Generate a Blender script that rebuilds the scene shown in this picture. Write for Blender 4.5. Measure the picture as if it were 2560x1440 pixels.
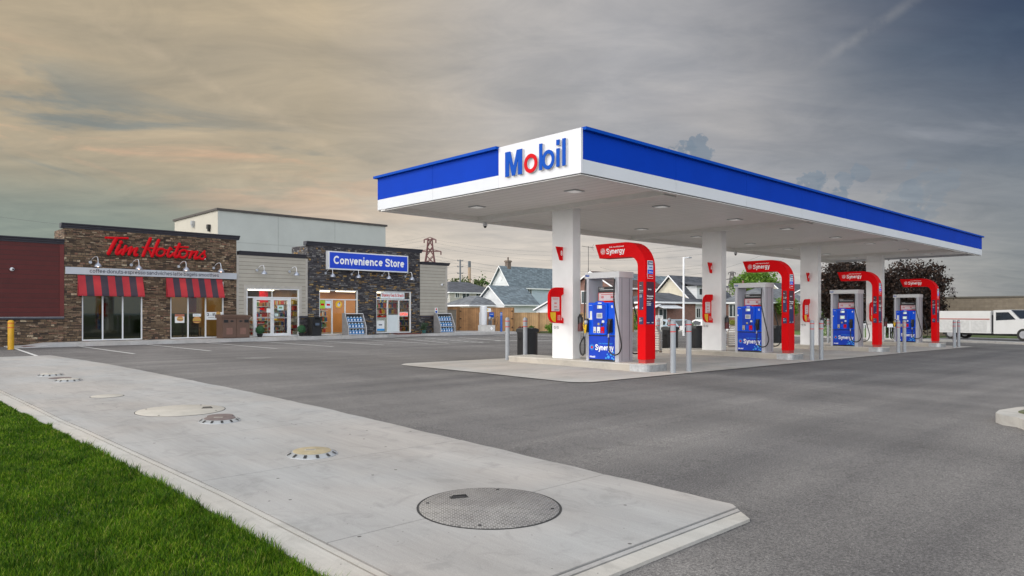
import bpy, bmesh, math, random
import numpy as np
from mathutils import Vector, Matrix
R = math.radians
random.seed(7)
for o in list(bpy.data.objects): bpy.data.objects.remove(o)
S = bpy.context.scene
COL = S.collection

# ------------------------------------------------------------------ camera
YAW = 0.807                       # angle between the view and the long side of the canopy
FWD = Vector((math.cos(YAW), math.sin(YAW), 0)); RGT = Vector((math.sin(YAW), -math.cos(YAW), 0))
cd = bpy.data.cameras.new('camera'); cam = bpy.data.objects.new('camera', cd); COL.objects.link(cam)
cam.location = (0, 0, 1.6); cam.rotation_euler = (R(90), 0, YAW - R(90))
cd.sensor_width = 36; cd.lens = 25.165; cd.shift_y = 0.02393; cd.clip_start = 0.1; cd.clip_end = 4000
S.camera = cam
S.render.resolution_x, S.render.resolution_y = 1024, 576
S.view_settings.view_transform = 'Standard'; S.view_settings.look = 'None'
S.view_settings.exposure = 0.14; S.view_settings.gamma = 1.0
try: S.view_settings.use_curve_mapping = False
except Exception: pass

# ------------------------------------------------------------------ world
SUN_AZ = Vector((-0.80, 0.60, 0)).normalized(); SUN_EL = R(38)
def srgb(r, g, b, a=1.0):
    f = lambda c: (c/255/12.92) if c/255 <= .04045 else ((c/255+.055)/1.055)**2.4
    return (f(r), f(g), f(b), a)
W = bpy.data.worlds.new('World'); S.world = W; W.use_nodes = True
nt = W.node_tree; nt.nodes.clear()
class NB:
    def __init__(s, nt): s.nt = nt
    def n(s, t, **k):
        x = s.nt.nodes.new(t)
        for a, v in k.items(): setattr(x, a, v)
        return x
    def l(s, a, b): s.nt.links.new(a, b)
    def val(s, sock, v):
        if hasattr(v, 'is_output'): s.l(v, sock)
        else: sock.default_value = v
    def math(s, op, a, b=0.0, c=None, clamp=False):
        x = s.n('ShaderNodeMath', operation=op); x.use_clamp = clamp
        s.val(x.inputs[0], a); s.val(x.inputs[1], b)
        if c is not None: s.val(x.inputs[2], c)
        return x.outputs[0]
    def mix(s, f, a, b, blend='MIX'):
        x = s.n('ShaderNodeMix', data_type='RGBA', blend_type=blend)
        s.val(x.inputs[0], f); s.val(x.inputs[6], a); s.val(x.inputs[7], b)
        return x.outputs[2]
    def smooth(s, v, a, b, lo=0.0, hi=1.0):
        x = s.n('ShaderNodeMapRange', interpolation_type='SMOOTHSTEP')
        s.val(x.inputs[0], v); s.val(x.inputs[1], a); s.val(x.inputs[2], b); s.val(x.inputs[3], lo); s.val(x.inputs[4], hi)
        return x.outputs[0]
    def noise(s, vec, scale, detail=4, rough=.55, dist=0.0, out=0):
        x = s.n('ShaderNodeTexNoise'); s.l(vec, x.inputs['Vector'])
        x.inputs['Scale'].default_value = scale; x.inputs['Detail'].default_value = detail
        x.inputs['Roughness'].default_value = rough; x.inputs['Distortion'].default_value = dist
        return x.outputs[out]
    def dot(s, v, d):
        x = s.n('ShaderNodeVectorMath', operation='DOT_PRODUCT'); s.l(v, x.inputs[0]); x.inputs[1].default_value = d
        return x.outputs['Value']
    def mapping(s, v, scale=(1, 1, 1), rot=(0, 0, 0), loc=(0, 0, 0)):
        x = s.n('ShaderNodeMapping'); s.l(v, x.inputs[0])
        x.inputs['Scale'].default_value = scale; x.inputs['Rotation'].default_value = rot; x.inputs['Location'].default_value = loc
        return x.outputs[0]
    def ramp(s, f, stops, interp='LINEAR'):
        x = s.n('ShaderNodeValToRGB'); s.l(f, x.inputs[0]); e = x.color_ramp.elements
        x.color_ramp.interpolation = interp
        while len(e) < len(stops): e.new(0.5)
        for i, (p, c) in enumerate(stops): e[i].position = p; e[i].color = c
        return x.outputs[0]
b = NB(nt)
tc = b.n('ShaderNodeTexCoord').outputs['Generated']
sx = b.n('ShaderNodeSeparateXYZ'); b.l(tc, sx.inputs[0]); dz = sx.outputs['Z']
az_r = b.dot(tc, tuple(RGT)); az_f = b.dot(tc, tuple(FWD))
sky = b.n('ShaderNodeTexSky'); sky.sky_type = 'NISHITA'; sky.sun_disc = False
sky.sun_elevation = SUN_EL; sky.sun_rotation = math.atan2(SUN_AZ.x, SUN_AZ.y)
nish = b.mix(1.0, sky.outputs[0], (0.085, 0.085, 0.085, 1), 'MULTIPLY')
# cloud deck: the direction projected on a high flat layer
zz = b.math('MAXIMUM', dz, 0.0); zz = b.math('ADD', zz, 0.14)
px_ = b.math('DIVIDE', az_r, zz); py_ = b.math('DIVIDE', az_f, zz)
cmb = b.n('ShaderNodeCombineXYZ'); b.l(px_, cmb.inputs[0]); b.l(py_, cmb.inputs[1]); pv = cmb.outputs[0]
m1 = b.mapping(pv, (0.55, 1.0, 1), (0, 0, R(24)))
n1 = b.noise(m1, .85, 6, .50, .5)
n2 = b.noise(b.mapping(pv, (1.0, 1.0, 1), (0, 0, R(-28)), (3.1, 7.7, 0)), 0.75, 6, .6, .4)
n3 = b.noise(b.mapping(pv, (.4, 1.5, 1), (0, 0, R(-33)), (9.1, 2.7, 0)), 1.0, 6, .55, .6)
streak = b.smooth(n1, .34, .64)
def bearing(x, y):      # unit direction of a bearing, given as tangents to the right and up
    return (FWD+RGT*((x-1280)/1789.5)+Vector((0, 0, (781-y)/1789.5))).normalized()
# broad colour of the deck: warm towards the hidden sun at the left, grey in the middle, slate at the right
base = b.ramp(b.smooth(az_r, -.62, .62), [(0, srgb(190, 172, 142)), (.22, srgb(200, 182, 152)), (.48, srgb(190, 184, 177)), (.66, srgb(188, 184, 182)), (.84, srgb(170, 168, 168)), (1, srgb(124, 130, 138))])
dark = b.ramp(b.smooth(az_r, -.62, .62), [(0, srgb(150, 144, 128)), (.22, srgb(160, 153, 138)), (.48, srgb(166, 165, 165)), (.66, srgb(146, 152, 160)), (.84, srgb(126, 134, 146)), (1, srgb(76, 92, 110))])
cloud = b.mix(b.math('ADD', b.math('MULTIPLY', streak, .50), .50), dark, base)
# slate gap at the upper right
slate = b.mix(b.smooth(n2, .36, .66), srgb(36, 54, 84), srgb(84, 98, 114))
f_sl = b.math('MULTIPLY', b.smooth(b.math('ADD', b.math('ADD', az_r, dz), b.math('MULTIPLY', b.math('SUBTRACT', n2, .5), .5)), .54, .92), b.smooth(dz, .14, .30))
cloud = b.mix(f_sl, cloud, slate)
# grey blue streaks and peach light low at the left
n4 = b.noise(b.mapping(tc, (2.2, 2.2, 13), (0, 0, 0), (1.7, 0, 2.2)), 1.6, 6, .55, .5)
tilt = b.math('ADD', dz, b.math('MULTIPLY', az_r, .22))
lowl = b.math('MULTIPLY', b.smooth(az_r, -.06, -.32), b.math('MULTIPLY', b.smooth(tilt, .02, .07), b.smooth(tilt, .20, .12)))
cloud = b.mix(b.math('MULTIPLY', lowl, b.smooth(n4, .50, .62)), cloud, srgb(142, 144, 136))
cloud = b.mix(b.math('MULTIPLY', b.math('MULTIPLY', lowl, b.smooth(n4, .48, .38)), .9), cloud, srgb(212, 178, 146))
# pale band above the horizon in the middle, greenish at the far left
hor = b.smooth(dz, .22, .03)
horc = b.mix(b.smooth(az_r, -.16, -.46), srgb(221, 211, 199), srgb(132, 145, 138))
horc = b.mix(b.math('MULTIPLY', b.smooth(az_r, .10, .35), b.smooth(az_r, .60, .45)), horc, srgb(200, 196, 192))
horc = b.mix(b.smooth(az_r, .40, .60), horc, srgb(138, 142, 144))
cloud = b.mix(b.math('MULTIPLY', hor, .92), cloud, horc)
cloud = b.mix(b.math('MULTIPLY', b.math('MULTIPLY', b.smooth(dz, .19, .10), b.smooth(az_r, -.28, -.50)), .75), cloud, srgb(134, 146, 138))
wisp = b.math('MULTIPLY', b.smooth(n3, .54, .72), b.math('SUBTRACT', 1.0, hor))
cloud = b.mix(b.math('MULTIPLY', wisp, .30), cloud, b.mix(b.smooth(az_r, .25, -.3), srgb(176, 178, 184), srgb(218, 194, 160)))
# two old contrails and a few small cumulus heads
cn = b.noise(tc, 26, 5, .6)
for (p0, p1, wd, st) in (((2020, 175), (2300, -10), .0045, .13), ((190, 20), (890, 410), .0055, .15)):
    d0, d1 = bearing(*p0), bearing(*p1); nn = d0.cross(d1).normalized(); ax = (d1-d0).normalized()
    dd = b.math('ABSOLUTE', b.dot(tc, tuple(nn))); al = b.dot(tc, tuple(ax)); e0, e1 = d0.dot(ax), d1.dot(ax)
    mk = b.math('MULTIPLY', b.smooth(dd, wd*2.2, 0.0), b.math('MULTIPLY', b.smooth(al, e0-.03, e0+.06), b.smooth(al, e1+.05, e1-.04)))
    mk = b.math('MULTIPLY', mk, b.math('MULTIPLY', b.smooth(cn, .30, .62), st))
    cloud = b.mix(mk, cloud, srgb(205, 200, 192) if p0[0] > 1280 else srgb(226, 204, 174))
cu = b.noise(b.mapping(tc, (1, 1, 1.2)), 30, 6, .6)
for (x_, y_, r_, st) in ((1700, 382, .016, .8), (1742, 390, .021, .8), (2030, 478, .022, .7), (2075, 492, .020, .7), (2110, 455, .010, .55), (2155, 430, .010, .5), (2330, 470, .030, .35), (2250, 500, .028, .35)):
    dd = b.math('SUBTRACT', 1.0, b.dot(tc, tuple(bearing(x_, y_))))
    mk = b.smooth(b.math('SUBTRACT', b.math('MULTIPLY', b.math('MULTIPLY_ADD', cu, 4.5, -1.85), r_*r_), dd), -r_*r_*.16, r_*r_*.10, 0.0, st)
    cloud = b.mix(mk, cloud, srgb(124, 137, 150))
f1 = b.noise(b.mapping(pv, (.8, 2.0, 1), (0, 0, R(22)), (4, 1, 0)), 1.9, 9, .62, .7)
f2 = b.noise(b.mapping(pv, (1.1, 1.6, 1), (0, 0, R(-30)), (2, 8, 0)), 2.6, 9, .62, .9)
cloud = b.mix(1.0, cloud, b.ramp(f1, [(.30, (.90, .91, .93, 1)), (.70, (1.10, 1.09, 1.07, 1))]), 'MULTIPLY')
cloud = b.mix(1.0, cloud, b.ramp(f2, [(.32, (.90, .91, .92, 1)), (.68, (1.10, 1.09, 1.08, 1))]), 'MULTIPLY')
cloud = b.mix(1.0, cloud, (.90, .90, .905, 1), 'MULTIPLY')
# unseen sky overhead and behind the camera, brightened to light the faces towards it
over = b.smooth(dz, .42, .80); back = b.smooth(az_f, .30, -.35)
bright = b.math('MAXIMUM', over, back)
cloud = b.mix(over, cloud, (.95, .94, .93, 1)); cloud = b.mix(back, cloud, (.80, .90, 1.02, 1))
glow = b.math('MULTIPLY', b.smooth(b.dot(tc, (-.97, -.22, 0)), .05, .75), b.smooth(dz, .75, .25))  # added bright patch low at the left rear, lights columns and side panels
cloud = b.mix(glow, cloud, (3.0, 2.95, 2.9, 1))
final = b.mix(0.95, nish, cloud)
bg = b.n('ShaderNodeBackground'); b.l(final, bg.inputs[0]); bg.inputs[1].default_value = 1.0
# the sky texture alone, at low strength, under the cloud
wo = b.n('ShaderNodeOutputWorld'); b.l(bg.outputs[0], wo.inputs[0])

# ------------------------------------------------------------------ sun (soft, through cloud)
sd = bpy.data.lights.new('sun', 'SUN'); sd.energy = 1.3; sd.angle = R(14); sd.color = (1, .93, .84)
so = bpy.data.objects.new('sun', sd); COL.objects.link(so)
sv = Vector((SUN_AZ.x*math.cos(SUN_EL), SUN_AZ.y*math.cos(SUN_EL), math.sin(SUN_EL)))
so.rotation_euler = sv.to_track_quat('Z', 'Y').to_euler()

# ------------------------------------------------------------------ materials
MATS = {}
def mat(name, col=(.5, .5, .5), rough=.6, metal=0.0, nscale=6.0, namt=.12, bump=0.0, bscale=40.0, emit=None, espec=.5, coat=0.0, fine=0.0):
    """principled material whose colour wanders a little with noise"""
    if name in MATS: return MATS[name]
    m = bpy.data.materials.new(name); m.use_nodes = True; MATS[name] = m
    k = NB(m.node_tree); p = m.node_tree.nodes['Principled BSDF']
    c = tuple(col)[:3]
    v = k.n('ShaderNodeTexCoord').outputs['Object']
    f = k.noise(v, nscale, 5, .6)
    d = tuple(x*(1-namt) for x in c)+(1,); u = tuple(min(1, x*(1+namt)) for x in c)+(1,)
    cc = k.ramp(f, [(.3, d), (.7, u)])
    if fine:
        f2 = k.noise(v, 90, 3, .7)
        cc = k.mix(1.0, cc, k.ramp(f2, [(.3, (1-fine,)*3+(1,)), (.7, (1+fine,)*3+(1,))]), 'MULTIPLY')
    k.l(cc, p.inputs['Base Color'])
    p.inputs['Roughness'].default_value = rough; p.inputs['Metallic'].default_value = metal
    p.inputs['Specular IOR Level'].default_value = espec
    p.inputs['Coat Weight'].default_value = coat
    if bump:
        bn = k.n('ShaderNodeBump'); bn.inputs['Strength'].default_value = bump; bn.inputs['Distance'].default_value = .02
        k.l(k.noise(v, bscale, 4, .6), bn.inputs['Height']); k.l(bn.outputs[0], p.inputs['Normal'])
    if emit:
        p.inputs['Emission Color'].default_value = tuple(emit[:3])+(1,); p.inputs['Emission Strength'].default_value = emit[3]
    return m
def S3(r, g, b_): return srgb(r, g, b_)[:3]

def asphalt_mat():
    m = bpy.data.materials.new('asphalt'); m.use_nodes = True
    k = NB(m.node_tree); p = m.node_tree.nodes['Principled BSDF']
    v = k.n('ShaderNodeTexCoord').outputs['Object']
    big = k.noise(k.mapping(v, (1, .35, 1), (0, 0, R(20))), .35, 5, .6, .5)
    lane = k.noise(k.mapping(v, (.12, 1.4, 1), (0, 0, R(-28))), .8, 4, .55, .3)
    c = k.ramp(big, [(.28, (.118, .112, .110, 1)), (.72, (.200, .190, .184, 1))])
    c = k.mix(1.0, c, k.ramp(lane, [(.3, (.74, .74, .76, 1)), (.7, (1.16, 1.15, 1.14, 1))]), 'MULTIPLY')
    st2 = k.noise(k.mapping(v, (1, .6, 1), (0, 0, R(30)), (5, 9, 0)), 3.2, 8, .72, 1.0)
    c = k.mix(k.smooth(st2, .54, .68, 0.0, .45), c, (.075, .070, .068, 1))
    g1 = k.noise(v, 55, 3, .75); g2 = k.noise(v, 210, 2, .7)
    c = k.mix(1.0, c, k.ramp(g1, [(.28, (.40, .40, .40, 1)), (.5, (1, 1, 1, 1)), (.74, (1.7, 1.7, 1.66, 1))]), 'MULTIPLY')
    c = k.mix(1.0, c, k.ramp(g2, [(.32, (.45, .45, .45, 1)), (.5, (1, 1, 1, 1)), (.70, (1.7, 1.7, 1.66, 1))]), 'MULTIPLY')
    sp = k.n('ShaderNodeTexVoronoi'); k.l(v, sp.inputs['Vector']); sp.inputs['Scale'].default_value = 9
    c = k.mix(k.math('LESS_THAN', sp.outputs['Distance'], .045), c, (.42, .41, .38, 1))
    k.l(c, p.inputs['Base Color']); p.inputs['Roughness'].default_value = .82; p.inputs['Specular IOR Level'].default_value = .35
    bn = k.n('ShaderNodeBump'); bn.inputs['Strength'].default_value = .7; bn.inputs['Distance'].default_value = .012
    k.l(g1, bn.inputs['Height']); k.l(bn.outputs[0], p.inputs['Normal'])
    return m
def concrete_mat(name, base, specks=True, joints=None, streak=(1, .25, 1), warmth=0):
    m = bpy.data.materials.new(name); m.use_nodes = True
    k = NB(m.node_tree); p = m.node_tree.nodes['Principled BSDF']
    v = k.n('ShaderNodeTexCoord').outputs['Object']
    big = k.noise(k.mapping(v, streak, (0, 0, R(15))), 1.1, 6, .6, .4)
    lo = tuple(x*.80 for x in base)+(1,); hi_ = tuple(x*1.15 for x in base)+(1,)
    c = k.ramp(big, [(.25, lo), (.75, hi_)])
    st = k.noise(k.mapping(v, (22, 1.2, 1), (0, 0, R(62))), 1.0, 4, .6)
    c = k.mix(1.0, c, k.ramp(st, [(.3, (.94, .94, .94, 1)), (.7, (1.05, 1.05, 1.05, 1))]), 'MULTIPLY')
    gr = k.noise(v, 160, 3, .7)
    c = k.mix(1.0, c, k.ramp(gr, [(.3, (.88, .88, .88, 1)), (.7, (1.1, 1.1, 1.1, 1))]), 'MULTIPLY')
    tint = k.noise(v, .5, 3, .5)
    c = k.mix(1.0, c, k.ramp(tint, [(.35, (1.03, .99, .96, 1)), (.65, (.97, .99, 1.01, 1))]), 'MULTIPLY')
    bl = k.noise(v, 2.7, 7, .68, .8)
    c = k.mix(k.smooth(bl, .50, .68, 0.0, .38), c, tuple(x*.55 for x in base)+(1,))
    if specks:
        sp = k.n('ShaderNodeTexVoronoi'); k.l(v, sp.inputs['Vector']); sp.inputs['Scale'].default_value = 3.4
        sp2 = k.n('ShaderNodeTexVoronoi'); k.l(v, sp2.inputs['Vector']); sp2.inputs['Scale'].default_value = 7.5
        c = k.mix(k.math('LESS_THAN', sp.outputs['Distance'], .05), c, (.10, .095, .09, 1))
        c = k.mix(k.math('LESS_THAN', sp2.outputs['Distance'], .045), c, (.16, .15, .14, 1))
    k.l(c, p.inputs['Base Color']); p.inputs['Roughness'].default_value = .8; p.inputs['Specular IOR Level'].default_value = .35
    bn = k.n('ShaderNodeBump'); bn.inputs['Strength'].default_value = .25; bn.inputs['Distance'].default_value = .01
    k.l(k.noise(v, 60, 4, .6), bn.inputs['Height']); k.l(bn.outputs[0], p.inputs['Normal'])
    return m
def stone_mat(name, stops, mortar=(.035, .03, .027, 1), scale=1.0):
    """stacked ledgestone: two sizes of brick mixed by patches, on the wall plane (x+y, z)"""
    m = bpy.data.materials.new(name); m.use_nodes = True
    k = NB(m.node_tree); p = m.node_tree.nodes['Principled BSDF']
    g = k.n('ShaderNodeNewGeometry').outputs['Position']
    s = k.n('ShaderNodeSeparateXYZ'); k.l(g, s.inputs[0])
    u = k.math('ADD', s.outputs[0], s.outputs[1])
    jit = k.noise(g, 1.7, 3, .5); 
    w = k.math('ADD', s.outputs[2], k.math('MULTIPLY', k.math('SUBTRACT', jit, .5), .05))
    cb = k.n('ShaderNodeCombineXYZ'); k.l(u, cb.inputs[0]); k.l(w, cb.inputs[1])
    def br(bw, bh, off, ms):
        x = k.n('ShaderNodeTexBrick'); k.l(k.mapping(cb.outputs[0], (1, 1, 1), (0, 0, 0), (off, off*.37, 0)), x.inputs['Vector'])
        x.inputs['Color1'].default_value = (0, 0, 0, 1); x.inputs['Color2'].default_value = (1, 1, 1, 1)
        x.inputs['Mortar'].default_value = (0, 0, 0, 1); x.inputs['Scale'].default_value = 1.0
        x.inputs['Brick Width'].default_value = bw*scale; x.inputs['Row Height'].default_value = bh*scale
        x.inputs['Mortar Size'].default_value = ms; x.inputs['Mortar Smooth'].default_value = .2
        x.offset = .37; x.squash = .6; x.squash_frequency = 3
        return x
    a = br(.34, .052, 0, .006); c2 = br(.24, .105, 3.3, .009)
    vo = k.n('ShaderNodeTexVoronoi'); k.l(k.mapping(cb.outputs[0], (1, 2.4, 1)), vo.inputs['Vector']); vo.inputs['Scale'].default_value = 1.9
    vc = k.n('ShaderNodeSeparateColor'); k.l(vo.outputs['Color'], vc.inputs[0])
    sel = k.math('GREATER_THAN', vc.outputs[0], .58)
    rnd = k.mix(sel, a.outputs['Color'], c2.outputs['Color']); mo = k.mix(sel, a.outputs['Fac'], c2.outputs['Fac'])
    rn = k.n('ShaderNodeSeparateColor'); k.l(rnd, rn.inputs[0])
    fac = k.math('ADD', rn.outputs[0], k.math('MULTIPLY', k.math('SUBTRACT', k.noise(g, 14, 4, .6), .5), .35))
    c = k.ramp(fac, stops)
    c = k.mix(1.0, c, k.ramp(k.noise(g, 30, 4, .65), [(.3, (.62, .62, .62, 1)), (.7, (1.3, 1.3, 1.3, 1))]), 'MULTIPLY')
    c = k.mix(mo, c, mortar)
    k.l(c, p.inputs['Base Color']); p.inputs['Roughness'].default_value = .85
    mos = k.n('ShaderNodeSeparateColor'); k.l(mo, mos.inputs[0])
    h = k.math('SUBTRACT', k.math('ADD', k.math('MULTIPLY', rn.outputs[0], .6), k.math('MULTIPLY', k.noise(g, 22, 4, .6), .6)), k.math('MULTIPLY', mos.outputs[0], 1.2))
    bn = k.n('ShaderNodeBump'); bn.inputs['Strength'].default_value = .8; bn.inputs['Distance'].default_value = .04
    k.l(h, bn.inputs['Height']); k.l(bn.outputs[0], p.inputs['Normal'])
    return m
def brick_mat(name, c1, c2, mortar, bw=.22, bh=.075, ms=.01):
    m = bpy.data.materials.new(name); m.use_nodes = True
    k = NB(m.node_tree); p = m.node_tree.nodes['Principled BSDF']
    g = k.n('ShaderNodeNewGeometry').outputs['Position']
    s = k.n('ShaderNodeSeparateXYZ'); k.l(g, s.inputs[0])
    cb = k.n('ShaderNodeCombineXYZ'); k.l(k.math('ADD', s.outputs[0], s.outputs[1]), cb.inputs[0]); k.l(s.outputs[2], cb.inputs[1])
    x = k.n('ShaderNodeTexBrick'); k.l(cb.outputs[0], x.inputs['Vector']); x.inputs['Scale'].default_value = 1
    x.inputs['Color1'].default_value = c1+(1,); x.inputs['Color2'].default_value = c2+(1,); x.inputs['Mortar'].default_value = mortar+(1,)
    x.inputs['Brick Width'].default_value = bw; x.inputs['Row Height'].default_value = bh; x.inputs['Mortar Size'].default_value = ms
    c = k.mix(1.0, x.outputs['Color'], k.ramp(k.noise(g, 3, 5, .6), [(.3, (.85, .85, .85, 1)), (.7, (1.12, 1.12, 1.12, 1))]), 'MULTIPLY')
    k.l(c, p.inputs['Base Color']); p.inputs['Roughness'].default_value = .85
    return m
def lap_mat(name, col, pitch=.18, axis=2, dark=.45, wid=.10, rough=.6, namt=.06, coat=0):
    """boards or ribs: thin dark line every pitch along one axis, with a bump"""
    if name in MATS: return MATS[name]
    m = bpy.data.materials.new(name); m.use_nodes = True; MATS[name] = m
    k = NB(m.node_tree); p = m.node_tree.nodes['Principled BSDF']
    g = k.n('ShaderNodeNewGeometry').outputs['Position']
    s = k.n('ShaderNodeSeparateXYZ'); k.l(g, s.inputs[0])
    co = s.outputs[axis] if axis < 3 else k.math('ADD' if axis == 3 else 'SUBTRACT', s.outputs[0], s.outputs[1])
    q = k.math('DIVIDE', co, pitch); fr = k.math('FRACT', k.math('ADD', q, 1000.0)); fl = k.math('FLOOR', k.math('ADD', q, 1000.0))
    ln = k.smooth(fr, 0.0, wid, 1.0, 0.0)
    wn = k.n('ShaderNodeTexWhiteNoise', noise_dimensions='1D'); k.l(fl, wn.inputs['W'])
    c0 = tuple(col)[:3]
    c = k.ramp(k.noise(g, 2.5, 5, .6), [(.3, tuple(x*(1-namt) for x in c0)+(1,)), (.7, tuple(min(1, x*(1+namt)) for x in c0)+(1,))])
    c = k.mix(1.0, c, k.ramp(wn.outputs['Value'], [(0, (1-namt,)*3+(1,)), (1, (1+namt*.6,)*3+(1,))]), 'MULTIPLY')
    c = k.mix(k.math('MULTIPLY', ln, dark), c, (.01, .01, .01, 1))
    k.l(c, p.inputs['Base Color']); p.inputs['Roughness'].default_value = rough; p.inputs['Coat Weight'].default_value = coat
    bn = k.n('ShaderNodeBump'); bn.inputs['Strength'].default_value = .5; bn.inputs['Distance'].default_value = .02
    k.l(fr, bn.inputs['Height']); k.l(bn.outputs[0], p.inputs['Normal'])
    return m
def shingle_mat(name, col):
    if name in MATS: return MATS[name]
    m = bpy.data.materials.new(name); m.use_nodes = True; MATS[name] = m
    k = NB(m.node_tree); p = m.node_tree.nodes['Principled BSDF']
    g = k.n('ShaderNodeNewGeometry').outputs['Position']
    s = k.n('ShaderNodeSeparateXYZ'); k.l(g, s.inputs[0])
    cb = k.n('ShaderNodeCombineXYZ'); k.l(k.math('ADD', s.outputs[0], s.outputs[1]), cb.inputs[0]); k.l(s.outputs[2], cb.inputs[1])
    x = k.n('ShaderNodeTexBrick'); k.l(cb.outputs[0], x.inputs['Vector']); x.inputs['Scale'].default_value = 1
    x.inputs['Color1'].default_value = (.7, .7, .7, 1); x.inputs['Color2'].default_value = (1.35, 1.35, 1.35, 1); x.inputs['Mortar'].default_value = (.5, .5, .5, 1)
    x.inputs['Brick Width'].default_value = .5; x.inputs['Row Height'].default_value = .16; x.inputs['Mortar Size'].default_value = .015
    c = k.mix(1.0, x.outputs['Color'], tuple(col)[:3]+(1,), 'MULTIPLY')
    k.l(c, p.inputs['Base Color']); p.inputs['Roughness'].default_value = .9
    return m
def glass_mat(name, tint=(.9, .93, .92), refl=.12, dark=0.0):
    m = bpy.data.materials.new(name); m.use_nodes = True; MATS[name] = m
    k = NB(m.node_tree); m.node_tree.nodes.clear()
    out = k.n('ShaderNodeOutputMaterial'); tr = k.n('ShaderNodeBsdfTransparent'); tr.inputs[0].default_value = tint+(1,)
    gl = k.n('ShaderNodeBsdfGlossy'); gl.inputs['Roughness'].default_value = .03; gl.inputs[0].default_value = (.9, .95, .95, 1)
    lw = k.n('ShaderNodeLayerWeight'); lw.inputs[0].default_value = .25
    f = k.math('ADD', k.math('MULTIPLY', lw.outputs['Fresnel'], .28), refl, clamp=True)
    mx = k.n('ShaderNodeMixShader'); k.l(f, mx.inputs[0]); k.l(tr.outputs[0], mx.inputs[1]); k.l(gl.outputs[0], mx.inputs[2])
    k.l(mx.outputs[0], out.inputs[0])
    return m

M_ASPH = asphalt_mat()
M_SLAB = concrete_mat('apron_concrete', (.372, .362, .350))
M_KERB = concrete_mat('kerb_concrete', (.46, .44, .405))
M_PAD = concrete_mat('pad_concrete', (.48, .455, .42), specks=False, streak=(.3, 1, 1))
M_WALK = concrete_mat('sidewalk_concrete', (.50, .49, .48), specks=False)
M_ISL = concrete_mat('island_concrete', (.44, .41, .36), specks=False)
M_ITOP = concrete_mat('island_top', (.56, .54, .49), specks=False)
M_STONE_B = stone_mat('brown_ledgestone', [(0, (.040, .025, .017, 1)), (.25, (.095, .060, .036, 1)), (.5, (.165, .108, .062, 1)), (.72, (.23, .165, .105, 1)), (.88, (.20, .095, .060, 1)), (1, (.42, .34, .23, 1))])
M_STONE_D = stone_mat('dark_ledgestone', [(0, (.030, .028, .034, 1)), (.35, (.060, .055, .062, 1)), (.6, (.105, .098, .105, 1)), (.76, (.22, .215, .215, 1)), (.86, (.08, .07, .06, 1)), (.93, (.30, .17, .055, 1)), (1, (.40, .28, .11, 1))], mortar=(.018, .017, .02, 1))
M_BEIGE = lap_mat('beige_lap_siding', (.42, .39, .335), .20, dark=.75, wid=.16)
M_RED = lap_mat('red_lap_siding', (.085, .009, .008), .20, dark=.75, wid=.16, namt=.10)
M_CORN = mat('dark_cornice', (.042, .043, .056), .5)
M_BEIGET = mat('beige_trim', (.43, .40, .36), .6)
M_REDT = mat('red_trim', (.12, .016, .014), .6)
M_ALU = mat('white_aluminium', (.72, .73, .75), .35, .0, namt=.04)
M_METAL = mat('brushed_metal', (.62, .63, .66), .28, .9)
M_GALV = mat('galvanised', (.42, .44, .46), .4, .5)
M_WHITE = mat('white_paint', (.64, .66, .69), .45, nscale=1.2, namt=.03, coat=.05)
M_COLW = mat('column_white', (.80, .80, .80), .45, nscale=1.5, namt=.05)
M_BLUE = mat('canopy_blue', (.0, .042, .42), .5, nscale=1.0, namt=.06, espec=.08)
M_BLUET = mat('trim_blue', (.0, .065, .42), .45, nscale=1.0, namt=.08, espec=.10)
M_FRED = mat('sign_red', (.66, .001, .004), .5, nscale=1.4, namt=.08, espec=.10)
M_FREDB = mat('faded_red', (.42, .035, .03), .5, nscale=2.5, namt=.12)
M_BLK = mat('black_plastic', (.012, .012, .013), .42)
M_RUB = mat('black_rubber', (.012, .012, .012), .5)
M_GREY = mat('pump_grey', (.46, .46, .50), .38, nscale=2, namt=.05, metal=.15)
M_LGREY = mat('header_grey', (.60, .60, .61), .4, nscale=2, namt=.04)
M_PBLUE = mat('pump_blue', (.0, .085, .72), .4, nscale=2, namt=.08, espec=.2)
M_PBLUED = mat('pump_blue_dark', (.008, .050, .48), .4, nscale=2.5, namt=.15, espec=.2)
M_CYAN = mat('bubble_cyan', (.03, .30, .72), .4)
M_YEL = mat('yellow_plastic', (.80, .50, .01), .4)
M_TXTW = mat('lettering_white', (.85, .85, .85), .5, namt=.01)
M_TXTR = mat('lettering_red', (.60, .004, .01), .5, namt=.01, espec=.1)
M_TXTK = mat('lettering_dark', (.05, .05, .07), .5, namt=.01)
M_TXTB = mat('lettering_blue', (.0, .070, .42), .4, namt=.01, espec=.1)
M_PAPER = mat('poster_pink', (.70, .60, .60), .5, nscale=12, namt=.04)
M_PAPW = mat('poster_white', (.75, .77, .78), .5, nscale=12, namt=.05)
M_NAVY = mat('panel_navy', (.010, .014, .085), .35, nscale=3, namt=.3)
M_MAROON = mat('panel_maroon', (.06, .012, .03), .35, nscale=3, namt=.3)
M_BOLL = mat('bollard_grey', (.30, .32, .345), .45, nscale=3, namt=.06)
M_BOLLB = mat('bollard_blue', (.01, .09, .40), .4)
M_BOLLY = mat('bollard_yellow', (.62, .33, .01), .5, nscale=3, namt=.1)
M_RTAPE = mat('red_tape', (.60, .02, .015), .4)
M_PAINT = mat('road_paint', (.60, .59, .57), .7, nscale=9, namt=.16, fine=.2)
M_LED = mat('led_lens', (.8, .8, .8), .4, emit=(1, .98, .94, .16))
M_TUBE = mat('fluorescent_tube', (.9, .9, .85), .4, emit=(1, .86, .62, 5.0))
M_BULB = mat('warm_bulb', (.9, .7, .5), .4, emit=(1, .62, .38, 9.0))
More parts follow.
